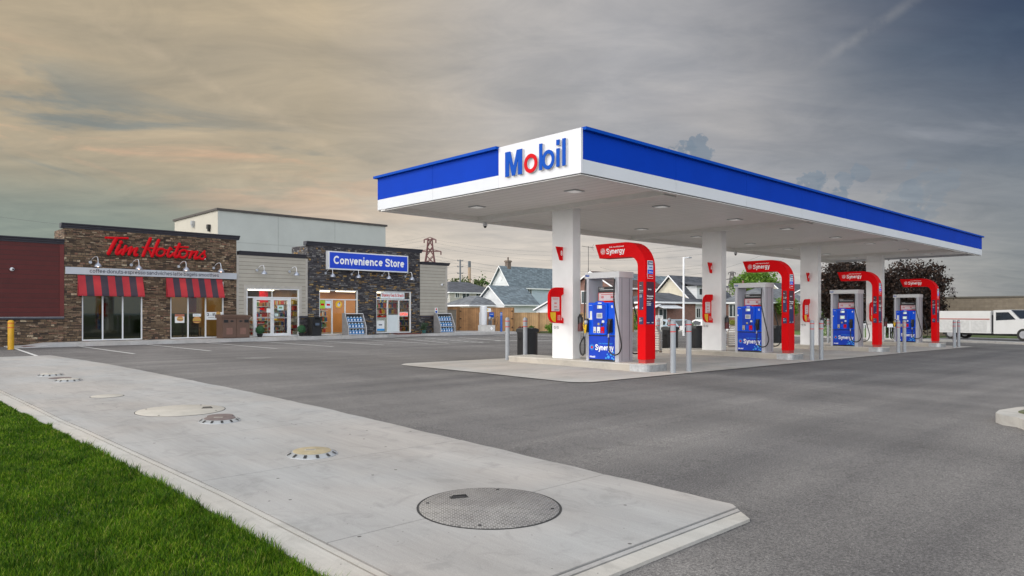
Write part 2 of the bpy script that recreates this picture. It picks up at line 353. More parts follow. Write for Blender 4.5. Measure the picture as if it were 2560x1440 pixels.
M_SCREEN = mat('lcd_screen', (.5, .6, .5), .3, emit=(.55, .70, .62, .55))
G_CLR = glass_mat('clear_glass', (.93, .96, .95), .015)
G_DRK = glass_mat('tinted_glass', (.34, .40, .31), .045)
G_TH = glass_mat('warm_glass', (.80, .80, .72), .03)
G_CAR = mat('car_glass', (.02, .025, .03), .08, namt=.3, espec=.8)
G_HOUSE = mat('house_window_glass', (.03, .045, .05), .12, namt=.4, nscale=1.3)

# ------------------------------------------------------------------ mesh builder
class MB:
    def __init__(s): s.bm = bmesh.new(); s.mi = 0
    def _tag(s, faces):
        for f in faces: f.material_index = s.mi
    def box(s, x0, x1, y0, y1, z0, z1):
        vs = [s.bm.verts.new(p) for p in ((x0, y0, z0), (x1, y0, z0), (x1, y1, z0), (x0, y1, z0), (x0, y0, z1), (x1, y0, z1), (x1, y1, z1), (x0, y1, z1))]
        fs = [s.bm.faces.new([vs[i] for i in q]) for q in ((3, 2, 1, 0), (4, 5, 6, 7), (0, 1, 5, 4), (1, 2, 6, 5), (2, 3, 7, 6), (3, 0, 4, 7))]
        s._tag(fs); return s
    def prism(s, poly, axis, a, c):
        """poly in the two other axes (in xyz order), extruded along axis from a to c"""
        def P(p, t):
            q = list(p); q.insert(axis, t); return q
        n = len(poly)
        A = [s.bm.verts.new(P(p, a)) for p in poly]; B = [s.bm.verts.new(P(p, c)) for p in poly]
        fs = [s.bm.faces.new(A), s.bm.faces.new(B[::-1])]
        for i in range(n): fs.append(s.bm.faces.new([A[i], B[i], B[(i+1) % n], A[(i+1) % n]]))
        s._tag(fs); return s
    def ring(s, c, ax1, ax2, r, n):
        return [s.bm.verts.new(c+ax1*(r*math.cos(2*math.pi*i/n))+ax2*(r*math.sin(2*math.pi*i/n))) for i in range(n)]
    def tube(s, pts, r, n=8, cap=True):
        pts = [Vector(p) for p in pts]; rr = r if isinstance(r, (list, tuple)) else [r]*len(pts)
        t0 = (pts[1]-pts[0]).normalized(); a1 = t0.orthogonal().normalized(); prev = None; fs = []
        for i, p in enumerate(pts):
            t = (pts[min(i+1, len(pts)-1)]-pts[max(i-1, 0)]).normalized()
            a1 = (a1-t*a1.dot(t)).normalized(); a2 = t.cross(a1)
            cur = s.ring(p, a1, a2, rr[i], n)
            if prev: fs += [s.bm.faces.new([prev[j], prev[(j+1) % n], cur[(j+1) % n], cur[j]]) for j in range(n)]
            elif cap: fs.append(s.bm.faces.new(cur[::-1]))
            prev = cur
        if cap: fs.append(s.bm.faces.new(prev))
        s._tag(fs); return s
    def cyl(s, x, y, z0, z1, r, n=16, r2=None):
        return s.tube([(x, y, z0), (x, y, z1)], [r, r if r2 is None else r2], n)
    def lathe(s, prof, x=0, y=0, n=20, z=0):
        prev = None; fs = []
        for (r, zz) in prof:
            cur = s.ring(Vector((x, y, z+zz)), Vector((1, 0, 0)), Vector((0, 1, 0)), max(r, 1e-4), n)
            if prev: fs += [s.bm.faces.new([prev[j], prev[(j+1) % n], cur[(j+1) % n], cur[j]]) for j in range(n)]
            else: fs.append(s.bm.faces.new(cur[::-1]))
            prev = cur
        fs.append(s.bm.faces.new(prev)); s._tag(fs); return s
    def sph(s, c, r, n=12, sc=(1, 1, 1)):
        m = Matrix.Translation(Vector(c)) @ Matrix.Diagonal((r*sc[0], r*sc[1], r*sc[2], 1))
        g = bmesh.ops.create_uvsphere(s.bm, u_segments=n, v_segments=max(6, n//2), radius=1, matrix=m)
        s._tag({f for v in g['verts'] for f in v.link_faces}); return s
    def quad(s, *pts):
        s._tag([s.bm.faces.new([s.bm.verts.new(p) for p in pts])]); return s
    def bevel(s, w, seg=2, ang=40):
        es = [e for e in s.bm.edges if len(e.link_faces) == 2 and e.calc_face_angle(0) > R(ang)]
        bmesh.ops.bevel(s.bm, geom=es, offset=w, segments=seg, affect='EDGES', profile=.5); return s
    def xf(s, m): bmesh.ops.transform(s.bm, matrix=m, verts=s.bm.verts); return s
    def build(s, name, mats, parent=None, smooth=False, world=False, recalc=True, loc=None):
        if recalc: bmesh.ops.recalc_face_normals(s.bm, faces=s.bm.faces)
        me = bpy.data.meshes.new(name); s.bm.to_mesh(me); s.bm.free()
        for m in (mats if isinstance(mats, (list, tuple)) else [mats]): me.materials.append(m)
        if smooth:
            for p in me.polygons: p.use_smooth = True
            try: me.set_sharp_from_angle(angle=R(40))
            except Exception: pass
        o = bpy.data.objects.new(name, me); COL.objects.link(o)
        if parent is not None:
            o.parent = parent
            if world:
                q = parent
                off = Vector((0, 0, 0))
                while q is not None: off += q.location; q = q.parent
                o.location = -off
        if loc is not None: o.location = loc
        return o
def tag(o, label=None, cat=None, group=None, kind=None):
    if label: o['label'] = label
    if cat: o['category'] = cat
    if group: o['group'] = group
    if kind: o['kind'] = kind
    return o
def thing(name, loc=(0, 0, 0), label=None, cat=None, group=None, rz=0):
    o = bpy.data.objects.new(name, None); COL.objects.link(o); o.location = loc; o.rotation_euler = (0, 0, rz)
    o.empty_display_size = .2
    return tag(o, label, cat, group)
def dup(root, loc=None, label=None, rz=None, group=None):
    def cp(o, par):
        c = o.copy(); COL.objects.link(c)
        if par is not None: c.parent = par
        for ch in list(o.children): cp(ch, c)
        return c
    r = cp(root, None)
    if loc is not None: r.location = loc
    if rz is not None: r.rotation_euler = (0, 0, rz)
    if label: r['label'] = label
    if group: r['group'] = group
    return r
def text_mesh(s_, depth=.01, bold=0.0, spacing=1.0):
    c = bpy.data.curves.new('t', 'FONT'); c.body = s_; c.extrude = depth/2; c.offset = bold; c.space_character = spacing; c.resolution_u = 3
    o = bpy.data.objects.new('t', c); me = bpy.data.meshes.new_from_object(o)
    bpy.data.objects.remove(o); return me
def text(s_, name, mat_, parent, face, u0, u1, v0, v1, d, depth=.01, bold=0.0, world=False, shear=0.0, spacing=1.0):
    """lettering fitted to a rectangle. face '-y': u=x; face '-x': u runs towards -y; d = plane coordinate of the front"""
    me = text_mesh(s_, depth, bold, spacing)
    n = len(me.vertices); co = np.empty(n*3); me.vertices.foreach_get('co', co); co = co.reshape(-1, 3)
    if shear: co[:, 0] += co[:, 1]*shear
    lo = co.min(0); hi_ = co.max(0); q = (co-lo)/np.maximum(hi_-lo, 1e-6)
    out = np.empty_like(co); out[:, 2] = v0+q[:, 1]*(v1-v0); u = u0+q[:, 0]*(u1-u0); dd = d+(1-q[:, 2])*depth
    if face == '-y': out[:, 0] = u; out[:, 1] = dd
    else: out[:, 1] = u; out[:, 0] = dd
    me.vertices.foreach_set('co', out.ravel()); me.update()
    me.materials.append(mat_)
    o = bpy.data.objects.new(name, me); COL.objects.link(o)
    if parent is not None:
        o.parent = parent
        if world:
            off = Vector((0, 0, 0)); q2 = parent
            while q2 is not None: off += q2.location; q2 = q2.parent
            o.location = -off
    return o
def glyph(c, w):
    """centre-line strokes and advance of one character of a plain sans, stroke width w, x height .52, capitals .72"""
    L = w/2; xh, cap = .52, .72
    def el(cx, cy, rx, ry, a0, a1, n=14): return [(cx+rx*math.cos(R(a0+(a1-a0)*i/n)), cy+ry*math.sin(R(a0+(a1-a0)*i/n))) for i in range(n+1)]
    W = .52; cx, cy, rx, ry = W/2, xh/2, W/2-L, xh/2-L
    A = W+.07; nW = .48; nr = nW/2-L
    hump = lambda x0, ww: el(x0+ww/2, xh-L-(ww/2-L), ww/2-L, ww/2-L, 180, 0, 10)
    if c == 'o': return [el(cx, cy, rx, ry, 0, 360, 22)], A
    if c == 'c': return [el(cx, cy, rx, ry, 48, 312)], A-.05
    if c == 'e': return [el(cx, cy, rx, ry, 2, 318), [(L, cy+.01), (W-L, cy+.01)]], A
    if c in 'dq': return [el(cx, cy, rx, ry, 0, 360, 22), [(W-L, 0 if c == 'd' else -.19), (W-L, cap if c == 'd' else xh)]], A+.02
    if c in 'bp': return [el(cx, cy, rx, ry, 0, 360, 22), [(L, 0 if c == 'b' else -.19), (L, cap if c == 'b' else xh)]], A+.01
    if c == 'g': return [el(cx, cy, rx, ry, 0, 360, 22), [(W-L, xh), (W-L, -.06)]+el(cx, -.06, rx, .13-L*.6, 0, -150, 10)], A+.02
    if c == 'a': return [el(.22, .155, .22-L, .155-L*.6, 0, 360, 18), [(.46-L, 0), (.46-L, .34)]+el(.23, .34, .23-L, xh-.34-L, 0, 160, 9)], .53
    if c == 'n': return [[(L, 0), (L, xh)], hump(0, nW)+[(nW-L, 0)]], nW+.08
    if c == 'h': return [[(L, 0), (L, cap)], hump(0, nW)+[(nW-L, 0)]], nW+.08
    if c == 'm': return [[(L, 0), (L, xh)], hump(0, .42)+[(.42-L, 0)], hump(.42-w, .42)+[(.84-w-L, 0)]], .84-w+.08
    if c == 'u': return [[(L, xh)]+[(x, xh-y) for x, y in hump(0, nW)]+[(nW-L, xh)], [(nW-L, xh), (nW-L, 0)]], nW+.08
    if c == 'r': return [[(L, 0), (L, xh)], el(.24, xh-L-.17, .24-L, .17, 180, 78, 7)], .36
    if c == 'i': return [[(L, 0), (L, xh)], [(L, .62), (L, cap)]], w+.09
    if c == 'l': return [[(L, 0), (L, cap)]], w+.09
    if c == 't': return [[(.13, .66), (.13, .14)]+el(.27, .14, .14, .14-L*.9, 180, 285, 6), [(0, xh-L*.8), (.30, xh-L*.8)]], .36
    if c == 'f': return [[(.13, 0), (.13, .56)]+el(.27, .56, .14, cap-.56-L*.9, 180, 80, 6), [(0, xh-L*.8), (.30, xh-L*.8)]], .34
    if c == 'v': return [[(L*.8, xh), (.24, L*.4), (.48-L*.8, xh)]], .50
    if c == 'w': return [[(L*.8, xh), (.19, L*.4), (.36, xh-.03), (.53, L*.4), (.72-L*.8, xh)]], .75
    if c == 'y': return [[(L*.8, xh), (.25, L*.6)], [(.50-L*.8, xh), (.23, -.10), (.17, -.19+L*.6), (.06, -.19+L*.8)]], .52
    if c == 'k': return [[(L, 0), (L, cap)], [(.44, xh), (L+.03, .20)], [(.18, .30), (.46, 0)]], .50
    if c == 's': return [[(.41, .40), (.35, .475), (.23, xh-L*.9), (.10, .46), (.07, .375), (.13, .30), (.28, .24), (.37, .18), (.37, .10), (.30, .055), (.20, L*.9), (.08, .06), (.035, .13)]], .49
    if c == 'S': return [[(.54, .53), (.47, .62), (.30, cap-L*.9), (.13, .64), (.08, .54), (.14, .43), (.32, .36), (.50, .28), (.54, .18), (.47, .08), (.30, L*.9), (.12, .07), (.05, .19)]], .66
    if c == 'C': return [el(.36, .36, .36-L, .36-L, 42, 318, 18)], .72
    if c == 'G': return [el(.36, .36, .36-L, .36-L, 42, 335, 18)+[(.70-L*.6, .33), (.42, .33)]], .78
    if c == '&': return [[(.58, 0), (.16, .48), (.17, .62), (.28, cap-L), (.39, .62), (.36, .50), (.12, .28), (.07, .15), (.16, .05), (.32, .04), (.50, .20), (.56, .33)]], .66
    if c == '.': return [[(L, .22), (L, .30)]], w+.10
    return [], .26
def stroke_text(s_, name, mat_, parent, face, u0, u1, v0, v1, d, depth=.006, w=.13):
    """sans lettering made of strokes; v0 = baseline, v1 = height of the capitals"""
    bm = bmesh.new(); x = 0; lay = 0; F_ = []
    for c in s_:
        st_, adv = glyph(c, w)
        for k_, p_ in enumerate(st_):
            lay = (lay+1) % 3; n = len(p_); closed = (Vector(p_[0])-Vector(p_[-1])).length < 1e-6
            lf_, rt_ = [], []
            for i in range(n):
                a = Vector(p_[i]); pr_ = Vector(p_[(i-1) if i > 0 else (n-2 if closed else 0)]); nx = Vector(p_[(i+1) if i < n-1 else (1 if closed else n-1)])
                t1 = (a-pr_).normalized() if (a-pr_).length > 1e-9 else (nx-a).normalized(); t2 = (nx-a).normalized() if (nx-a).length > 1e-9 else t1
                m = Vector((-(t1.y+t2.y), t1.x+t2.x)); m = m.normalized() if m.length > 1e-6 else Vector((-t1.y, t1.x))
                k2 = 1/max(.55, m.dot(Vector((-t1.y, t1.x)))); lf_.append(a+m*w/2*k2); rt_.append(a-m*w/2*k2)
            zo = .02*lay
            A_ = [bm.verts.new((x+p.x, p.y, 1-zo)) for p in lf_]; B_ = [bm.verts.new((x+p.x, p.y, 1-zo)) for p in rt_]; C_ = [bm.verts.new((x+p.x, p.y, 0)) for p in lf_]; D_ = [bm.verts.new((x+p.x, p.y, 0)) for p in rt_]
            for i in range(n-1):
                bm.faces.new([A_[i], B_[i], B_[i+1], A_[i+1]]); bm.faces.new([A_[i], A_[i+1], C_[i+1], C_[i]]); bm.faces.new([B_[i+1], B_[i], D_[i], D_[i+1]])
            if not closed: bm.faces.new([A_[0], C_[0], D_[0], B_[0]]); bm.faces.new([A_[-1], B_[-1], D_[-1], C_[-1]])
        x += adv
    tot = x-.08
    for v in bm.verts:
        u = u0+(u1-u0)*v.co.x/tot; z = v0+(v1-v0)*v.co.y/.72; dd = d+(1-v.co.z)*depth
        v.co = (u, dd, z) if face == '-y' else (dd, u, z)
    me = bpy.data.meshes.new(name); bm.to_mesh(me); bm.free(); me.materials.append(mat_)
    o = bpy.data.objects.new(name, me); COL.objects.link(o); o.parent = parent; return o
def pl(x, pts): return float(np.interp(x, [p[0] for p in pts], [p[1] for p in pts]))
def g(X, Y):
    """height of the ground"""
    return pl(Y, [(3, 0), (10, .14), (13, .165), (17, .18), (36, .19), (60, .5), (120, .8)]) + pl(X, [(12, 0), (60, -.352)])*pl(Y, [(17, 1), (32, 0)]) - pl(X, [(47, 0), (48.2, .5)])*pl(Y, [(15, 0), (23, 1), (60, 1), (90, 0)])
CX = [12]+list(range(14, 47, 3))+[47, 48.2, 51, 54, 57, 60]; CY = [3, 10, 13, 15, 17, 19, 21, 23, 24.5, 27, 29.5, 32, 36, 60, 120]
def sheet(name, poly, off, m, thick=0.0, kind='structure', label=None, cat=None, parent=None):
    """a sheet laid on the ground: cut where the ground bends, then lifted onto it"""
    bm = bmesh.new(); f = bm.faces.new([bm.verts.new((x, y, 0)) for x, y in poly])
    if f.normal.z < 0: f.normal_flip()
    xs = [p[0] for p in poly]; ys = [p[1] for p in poly]
    for cx in CX:
        if min(xs) < cx < max(xs): bmesh.ops.bisect_plane(bm, geom=bm.verts[:]+bm.edges[:]+bm.faces[:], plane_co=(cx, 0, 0), plane_no=(1, 0, 0))
    for cy in CY:
        if min(ys) < cy < max(ys): bmesh.ops.bisect_plane(bm, geom=bm.verts[:]+bm.edges[:]+bm.faces[:], plane_co=(0, cy, 0), plane_no=(0, 1, 0))
    if thick:
        r = bmesh.ops.extrude_face_region(bm, geom=bm.faces[:])
        low = set(v for v in r['geom'] if isinstance(v, bmesh.types.BMVert))
        for v in bm.verts: v.co.z = g(v.co.x, v.co.y)+off+(0 if v in low else -thick)
    else:
        for v in bm.verts: v.co.z = g(v.co.x, v.co.y)+off
    bmesh.ops.recalc_face_normals(bm, faces=bm.faces)
    if not thick:
        for f in bm.faces:
            if f.normal.z < 0: f.normal_flip()
    me = bpy.data.meshes.new(name); bm.to_mesh(me); bm.free(); me.materials.append(m)
    o = bpy.data.objects.new(name, me); COL.objects.link(o)
    if parent is not None: o.parent = parent
    if kind: o['kind'] = kind
    if label: tag(o, label, cat)
    return o
def arc(cx, cy, r, a0, a1, n=8): return [(cx+r*math.cos(R(a0+(a1-a0)*i/n)), cy+r*math.sin(R(a0+(a1-a0)*i/n))) for i in range(n+1)]

# ================================================================== GROUND AND PAVING
M_DIRT = mat('verge_soil', (.10, .11, .06), .9, nscale=.5, namt=.3)
M_LAWN = mat('lawn_green', (.10, .17, .035), .9, nscale=1.5, namt=.3, fine=.3)
sheet('ground', [(-700, -700), (900, -700), (900, 900), (-700, 900)], -.045, M_DIRT)
sheet('parking_lot', [(-40, -40), (47, -40), (47, 30), (36.2, 33.0), (33.4, 34.6), (33.4, 60), (-40, 60)], -.012, M_ASPH)
M_ROAD = mat('road_asphalt', (.17, .17, .175), .85, nscale=.8, namt=.1, fine=.15)
sheet('sidewalk', [(47.25, -30), (48.9, -30), (48.9, 60), (47.25, 60)], .06, M_WALK, .14)
sheet('road', [(49, -60), (60, -60), (60, 130), (49, 130)], -.02, M_ROAD)
sheet('lawn', [(60.2, 19), (110, 19), (110, 120), (60.2, 120)], .03, M_LAWN, .1)
sheet('verge', [(60.2, -30), (66, -30), (66, 18.8), (60.2, 18.8)], .03, mat('verge_grass', (.06, .09, .02), .9, nscale=1.5, namt=.4), .1)
sheet('planting_bed', [(36.6, 33.6), (46.9, 30.6), (46.9, 34.5), (36.6, 37)], .05, mat('bed_soil', (.07, .09, .035), .9, nscale=2, namt=.4), .1)
# kerbs of the far side of the lot
sheet('kerb', [(46.95, -30), (47.22, -30), (47.22, 30.2), (46.95, 30)], .10, M_KERB, .2)
sheet('kerb', [(36.3, 33.15), (46.9, 30.1), (46.9, 30.4), (36.4, 33.45)], .10, M_KERB, .2)
# concrete apron in the foreground, cast in bays with joints, and its kerb strips
def edge_y(y): return 5.52-.0*y
def kx(y): return float(np.interp(y, [6, 11], [2.44, 2.29]))
bays = [2.936, 4.35, 6.55, 8.75, 10.95, 13.15, 15.35, 17.55, 19.75, 21.95, 24.15, 27.3]
rnd = random.Random(3)
for i in range(len(bays)-1):
    y0, y1 = bays[i]+.004, bays[i+1]-.004
    pts = [(kx(y0), y0)]
    ys = np.linspace(y0, y1, 7)
    if y0 < 6 < y1 or y0 < 11 < y1: pass
    if i == 0: pts += [(5.337, y0), (5.40, 3.01)]; ys = np.linspace(3.2, y1, 6)
    far = i >= 9
    for y in ys: pts.append((5.44+.012*(y-10)/2+rnd.uniform(-.018, .018)-(.25*(y-22.0)/5 if far and y > 22 else 0), y))
    pts.append((kx(y1), y1))
    sheet('apron', pts, .020, M_SLAB, .12)
sheet('apron_kerb', [(2.13, 2.0), (2.352, 2.0), (2.352, 6), (2.202, 11), (2.202, 27.3), (2.0, 27.3), (2.0, 11), (2.13, 6)], .022, M_KERB, .14)
sheet('apron_kerb', [(2.374, 2.88), (2.422, 2.88), (2.422, 6), (2.272, 11), (2.272, 27.3), (2.224, 27.3), (2.224, 11), (2.374, 6)], .018, M_KERB, .12)
sheet('apron_kerb', [(2.44, 2.878), (5.282, 2.878), (5.322, 2.922), (2.44, 2.922)], .014, M_SLAB, .12)
sheet('apron_kerb', [(2.374, 2.715), (5.135, 2.715), (5.268, 2.862), (2.374, 2.862)], .012, M_KERB, .12)
sheet('apron', [(-12, 21.0), (1.99, 21.0), (1.99, 27.3), (-12, 27.3)], .02, M_SLAB, .12)
# concrete pad under the canopy
pad = arc(11.75, 10.2, .5, 180, 270, 6)+[(22, 9.72), (33, 9.75), (40.6, 9.68), (41.0, 16.4)]+arc(11.8, 15.9, .55, 90, 180, 6)
sheet('fuel_pad', pad, .004, M_PAD)
M_JOINT = mat('pad_joint', (.20, .19, .18), .8)
for jx in (14.2, 18.9, 22.0, 26.9, 29.9, 34.7, 37.6): sheet('pad_joint', [(jx, 9.9), (jx+.015, 9.9), (jx+.015, 16.3), (jx, 16.3)], .009, M_JOINT)
# road paint
def strip(pts, w, off=.004, name='parking_line', m=M_PAINT):
    (x0, y0), (x1, y1) = pts; d = Vector((x1-x0, y1-y0)).normalized(); q = Vector((-d.y, d.x))*w/2
    return sheet(name, [(x0+q.x, y0+q.y), (x1+q.x, y1+q.y), (x1-q.x, y1-q.y), (x0-q.x, y0-q.y)], off, m)
strip([(5.35, 34.0), (4.95, 27.6)], .11)
for x in (7.6, 10.18, 12.75, 15.2, 17.65, 20.1): strip([(x, 26.6), (x, 33.9)], .11)
strip([(22.9, 33.9), (21.0, 26.2)], .11); strip([(23.9, 31.9), (22.6, 25.6)], .11); strip([(25.9, 31.4), (24.9, 26.8)], .11, .004)
for i in range(9):
    t = i/8; strip([(21.3+1.5*t, 26.4+6.0*t), (22.9+1.7*t+.4, 25.9+5.6*t)], .10, .009)
strip([(24.6, 26.9), (27.2, 25.3)], .30, .004, 'stop_bar')
strip([(29.5, 32.4), (28.6, 26.0)], .11); strip([(32.2, 32.0), (31.0, 25.6)], .11); strip([(34.6, 30.6), (33.4, 24.8)], .11)
# faded chalk mark on the asphalt
for k_, (x, y) in enumerate(((9.2, 22.0), (9.35, 21.7), (9.6, 21.85))): strip([(x, y), (x+.45, y-.45)], .05, .004, 'chalk_mark')
# stone shelf of the store: raised walk with dropped ends
def walk_sheet():
    top = [(5.3, 34.15), (6.2, 34.2), (7.0, 34.25), (23.0, 34.25), (24.2, 34.75), (26.2, 34.9), (27.6, 34.4), (33.2, 34.2), (33.2, 43.5), (5.3, 43.5)]
    bm = bmesh.new(); n = len(top)
    zt = {0: .20, 1: .22, 2: .335, 3: .345, 4: .30, 5: .30, 6: .345, 7: .33, 8: .33, 9: .25}
    A = [bm.verts.new((x, y, zt[i])) for i, (x, y) in enumerate(top)]
    B = [bm.verts.new((x, y, .0)) for x, y in top]
    bm.faces.new(A)
    for i in range(n): bm.faces.new([B[i], B[(i+1) % n], A[(i+1) % n], A[i]])
    bmesh.ops.triangulate(bm, faces=bm.faces[:1])
    me = bpy.data.meshes.new('store_walk'); bmesh.ops.recalc_face_normals(bm, faces=bm.faces); bm.to_mesh(me); bm.free(); me.materials.append(M_WALK)
    o = bpy.data.objects.new('store_sidewalk', me); COL.objects.link(o); o['kind'] = 'structure'
walk_sheet()
# tactile plates at the dropped kerbs
M_TAC = mat('rust_tactile', (.16, .05, .04), .7, nscale=30, namt=.2)
tag(sheet('tactile_plate', [(5.75, 34.5), (6.95, 34.5), (6.95, 35.1), (5.75, 35.1)], .035, M_TAC, .02, kind=None), 'rust red tactile plate in the dropped kerb beside the yellow bollard', 'tactile plate')
o = MB().box(24.3, 25.9, 34.95, 35.55, .30, .355).build('tactile_plate', M_TAC); tag(o, 'rust red tactile plate in the walk below the red lettered store window', 'tactile plate')
# raised island kerb cut by the right edge of the picture
ki = thing('kerb_island', (13.6, 1.9, g(13.6, 1.9)-.02), 'round ended concrete kerb island by the right edge of the asphalt', 'kerb island')
kpts = [(12.08, 2.36), (12.16, 2.54), (12.40, 2.68), (12.8, 2.72), (13.4, 2.60), (14.6, 2.1), (15.5, 1.5), (15.5, -4), (10.2, -4), (10.2, .9), (10.9, 1.65), (11.5, 2.08), (11.85, 2.22)]
pts = [(a-13.6, c-1.9) for a, c in kpts]
m_ = MB(); m_.prism(pts, 2, 0, .16); m_.bevel(.035, 3, 50); m_.build('kerb', M_KERB, ki, smooth=True)
m_ = MB(); m_.prism([(-.95, .55), (-.3, .5), (1.0, 0), (1.6, -5.5), (-3.1, -5.5), (-3.1, -1.2)], 2, .14, .185); m_.build('soil', M_DIRT, ki)

# ---------------------------------------------------------------- lids in the apron
def zs(x, y): return g(x, y)+.020
def lay(t, x, y):
    t.rotation_euler = (math.atan((g(x, y+.4)-g(x, y-.4))/.8), 0, 0); return t
M_LIDG = mat('lid_grey', (.19, .185, .18), .6, .2, nscale=2.2, namt=.25)
M_LIDC = mat('lid_cream', (.44, .41, .36), .75, nscale=4, namt=.12)
M_LIDY = mat('lid_ochre', (.36, .30, .19), .6, nscale=8, namt=.2)
M_LIDB = mat('lid_brown', (.15, .115, .11), .7, nscale=8, namt=.25)
def diamond_mat():
    m = bpy.data.materials.new('chequer_plate'); m.use_nodes = True
    k = NB(m.node_tree); p = m.node_tree.nodes['Principled BSDF']
    v = k.n('ShaderNodeTexCoord').outputs['Object']
    x = k.n('ShaderNodeTexBrick'); k.l(k.mapping(v, (1, 1, 1), (0, 0, R(38))), x.inputs['Vector']); x.inputs['Scale'].default_value = 1
    x.inputs['Brick Width'].default_value = .034; x.inputs['Row Height'].default_value = .034; x.inputs['Mortar Size'].default_value = .005; x.inputs['Mortar Smooth'].default_value = .4
    x.inputs['Color1'].default_value = (.13, .125, .12, 1); x.inputs['Color2'].default_value = (.21, .205, .20, 1); x.inputs['Mortar'].default_value = (.33, .32, .31, 1)
    st = k.noise(v, 2.2, 5, .6)
    c = k.mix(1.0, x.outputs['Color'], k.ramp(st, [(.3, (.72, .70, .70, 1)), (.7, (1.2, 1.18, 1.15, 1))]), 'MULTIPLY')
    k.l(c, p.inputs['Base Color']); p.inputs['Roughness'].default_value = .5
    bn = k.n('ShaderNodeBump'); bn.inputs['Strength'].default_value = .8; bn.inputs['Distance'].default_value = .006
    k.l(x.outputs['Fac'], bn.inputs['Height']); k.l(bn.outputs[0], p.inputs['Normal'])
    return m
M_CHEQ = diamond_mat()
def flat_lid(x, y, r, m, label, handle=True):
    z = zs(x, y)
    t = lay(thing('manhole_cover', (x, y, z), label, 'manhole cover'), x, y)
    gw = .014 if handle and m is M_CHEQ else .006
    MB().lathe([(r+gw, -.03), (r+gw, .003), (r+.001, .003), (r+.001, .002)], n=56).build('frame', mat('lid_gap', (.03, .03, .03), .8), t)
    MB().lathe([(r-.004, -.02), (r-.004, .004), (r-.010, .008), (.01, .009)], n=56).build('lid', m, t, smooth=True)
    if handle:
        hx, hy = handle
        a = MB(); a.box(-.075, .075, -.032, .032, .009, .012); a.build('handle_pocket', M_BLK, t, loc=(hx, hy, 0)).rotation_euler = (0, 0, R(-24))
        a = MB(); a.tube([(-.06, -.012, .016), (-.055, -.012, .026), (.055, -.012, .026), (.06, -.012, .016)], .006, 6); a.build('handle', M_RUB, t, loc=(hx, hy, 0)).rotation_euler = (0, 0, R(-24))
        for q in range(4):
            an = R(40+90*q); MB().cyl(math.cos(an)*(r-.06), math.sin(an)*(r-.06), .007, .0115, .014, 10).build('bolt', M_BLK, t)
    return t
flat_lid(3.83, 4.26, .565, M_CHEQ, 'large grey chequer plate manhole cover in the near end of the apron', (-.02, .36))
flat_lid(3.74, 10.90, .60, M_LIDC, 'large cream manhole cover flush in the middle of the apron', (.36, -.05))
flat_lid(3.42, 13.45, .25, M_LIDC, 'small plain cream cover flush in the apron behind the large cream one', None)
flat_lid(3.1, 27.0, .45, M_LIDC, 'pale round cover at the far left end of the apron', None)
def raised_lid(x, y, m, label, scale=1.0):
    z = zs(x, y); r = .19*scale
    t = lay(thing('fill_port', (x, y, z), label, 'fill port', 'raised fill port covers on the apron'), x, y)
    MB().lathe([(r*1.42, -.01), (r*1.40, .004), (r*1.06, .034)], n=40).build('skirt', M_GALV, t, smooth=True)
    for q in range(12):
        a = 2*math.pi*(q+.5)/12; c_, s_ = math.cos(a), math.sin(a)
        mb = MB(); w = .016
        p = [(r*1.36, .0085), (r*1.14, .0315)]
        mb.quad(*[(p[i][0]*c_-j*w*s_, p[i][0]*s_+j*w*c_, p[i][1]+.002) for i, j in ((0, -1), (0, 1), (1, 1), (1, -1))]); mb.build('slot', M_BLK, t, recalc=False)
    MB().lathe([(r*1.04, .026), (r*1.04, .036), (r, .041), (.02, .044)], n=40).build('lid', m, t, smooth=True)
    a = MB(); a.box(-.055, .055, -.026, .026, .042, .0465); a.build('label_plate', M_LIDC, t, loc=(-.01, .02, 0)).rotation_euler = (0, 0, R(-40))
    a = MB(); a.box(-.045, .045, -.005, .005, .046, .048); a.build('slot_line', M_BLK, t, loc=(-.01, .02, 0)).rotation_euler = (0, 0, R(-40))
raised_lid(3.72, 6.95, M_LIDY, 'ochre raised fill port cover between the two large manhole covers')
raised_lid(3.80, 9.62, M_LIDB, 'brown raised fill port cover beside the large cream manhole cover')
raised_lid(3.58, 16.9, M_LIDC, 'nearer of the two cream raised fill port covers at the far left')
raised_lid(3.60, 18.6, M_LIDC, 'farther of the two cream raised fill port covers at the far left')
tag(MB().lathe([(.17, 0), (.17, .012), (.01, .014)], n=30).build('flat_cap', M_LIDB, loc=(3.95, 9.98, zs(3.95, 9.98))), 'flat brown lid lying on the apron right behind the brown fill port', 'lid')
tag(MB().lathe([(.21, 0), (.21, .006), (.01, .008)], n=30).build('flat_cap', M_LIDB, loc=(3.6, 17.7, zs(3.6, 17.7)+.001)), 'flat brown lid between the two cream fill ports', 'lid')

# ================================================================== CANOPY
XA, XB, YA, YB, ZB, ZD, ZT = 11.288, 42.25, 9.72, 17.30, 4.50, 4.786, 5.42
ISL = [15.05, 22.95, 30.92, 38.5]
can = thing('fuel_canopy', (XA, YA, 0), 'long white and blue fuel station canopy on four white columns', 'canopy')
def cp(mb, name, m, **k): return mb.build(name, m, can, world=True, **k)
M_SOF = lap_mat('soffit_ribs', (.84, .825, .80), .30, axis=0, dark=.30, wid=.14, rough=.48, namt=.02, coat=0)
cp(MB().box(XA+.12, XB-.12, YA+.12, YB-.12, 4.60, 4.66), 'soffit', M_SOF)
cp(MB().box(XA+.15, XB-.15, YA+.15, YB-.15, 5.10, 5.22), 'roof_deck', M_GALV)
for x in ISL: cp(MB().box(x-.28, x+.28, YA+.35, YB-.35, 4.475, 4.602), 'beam', mat('beam_white', (.76, .75, .73), .45, namt=.03))
cp(MB().box(XA+.02, XB-.02, YB-.35, YB-.13, 4.46, 4.60), 'edge_beam', MATS['beam_white'])
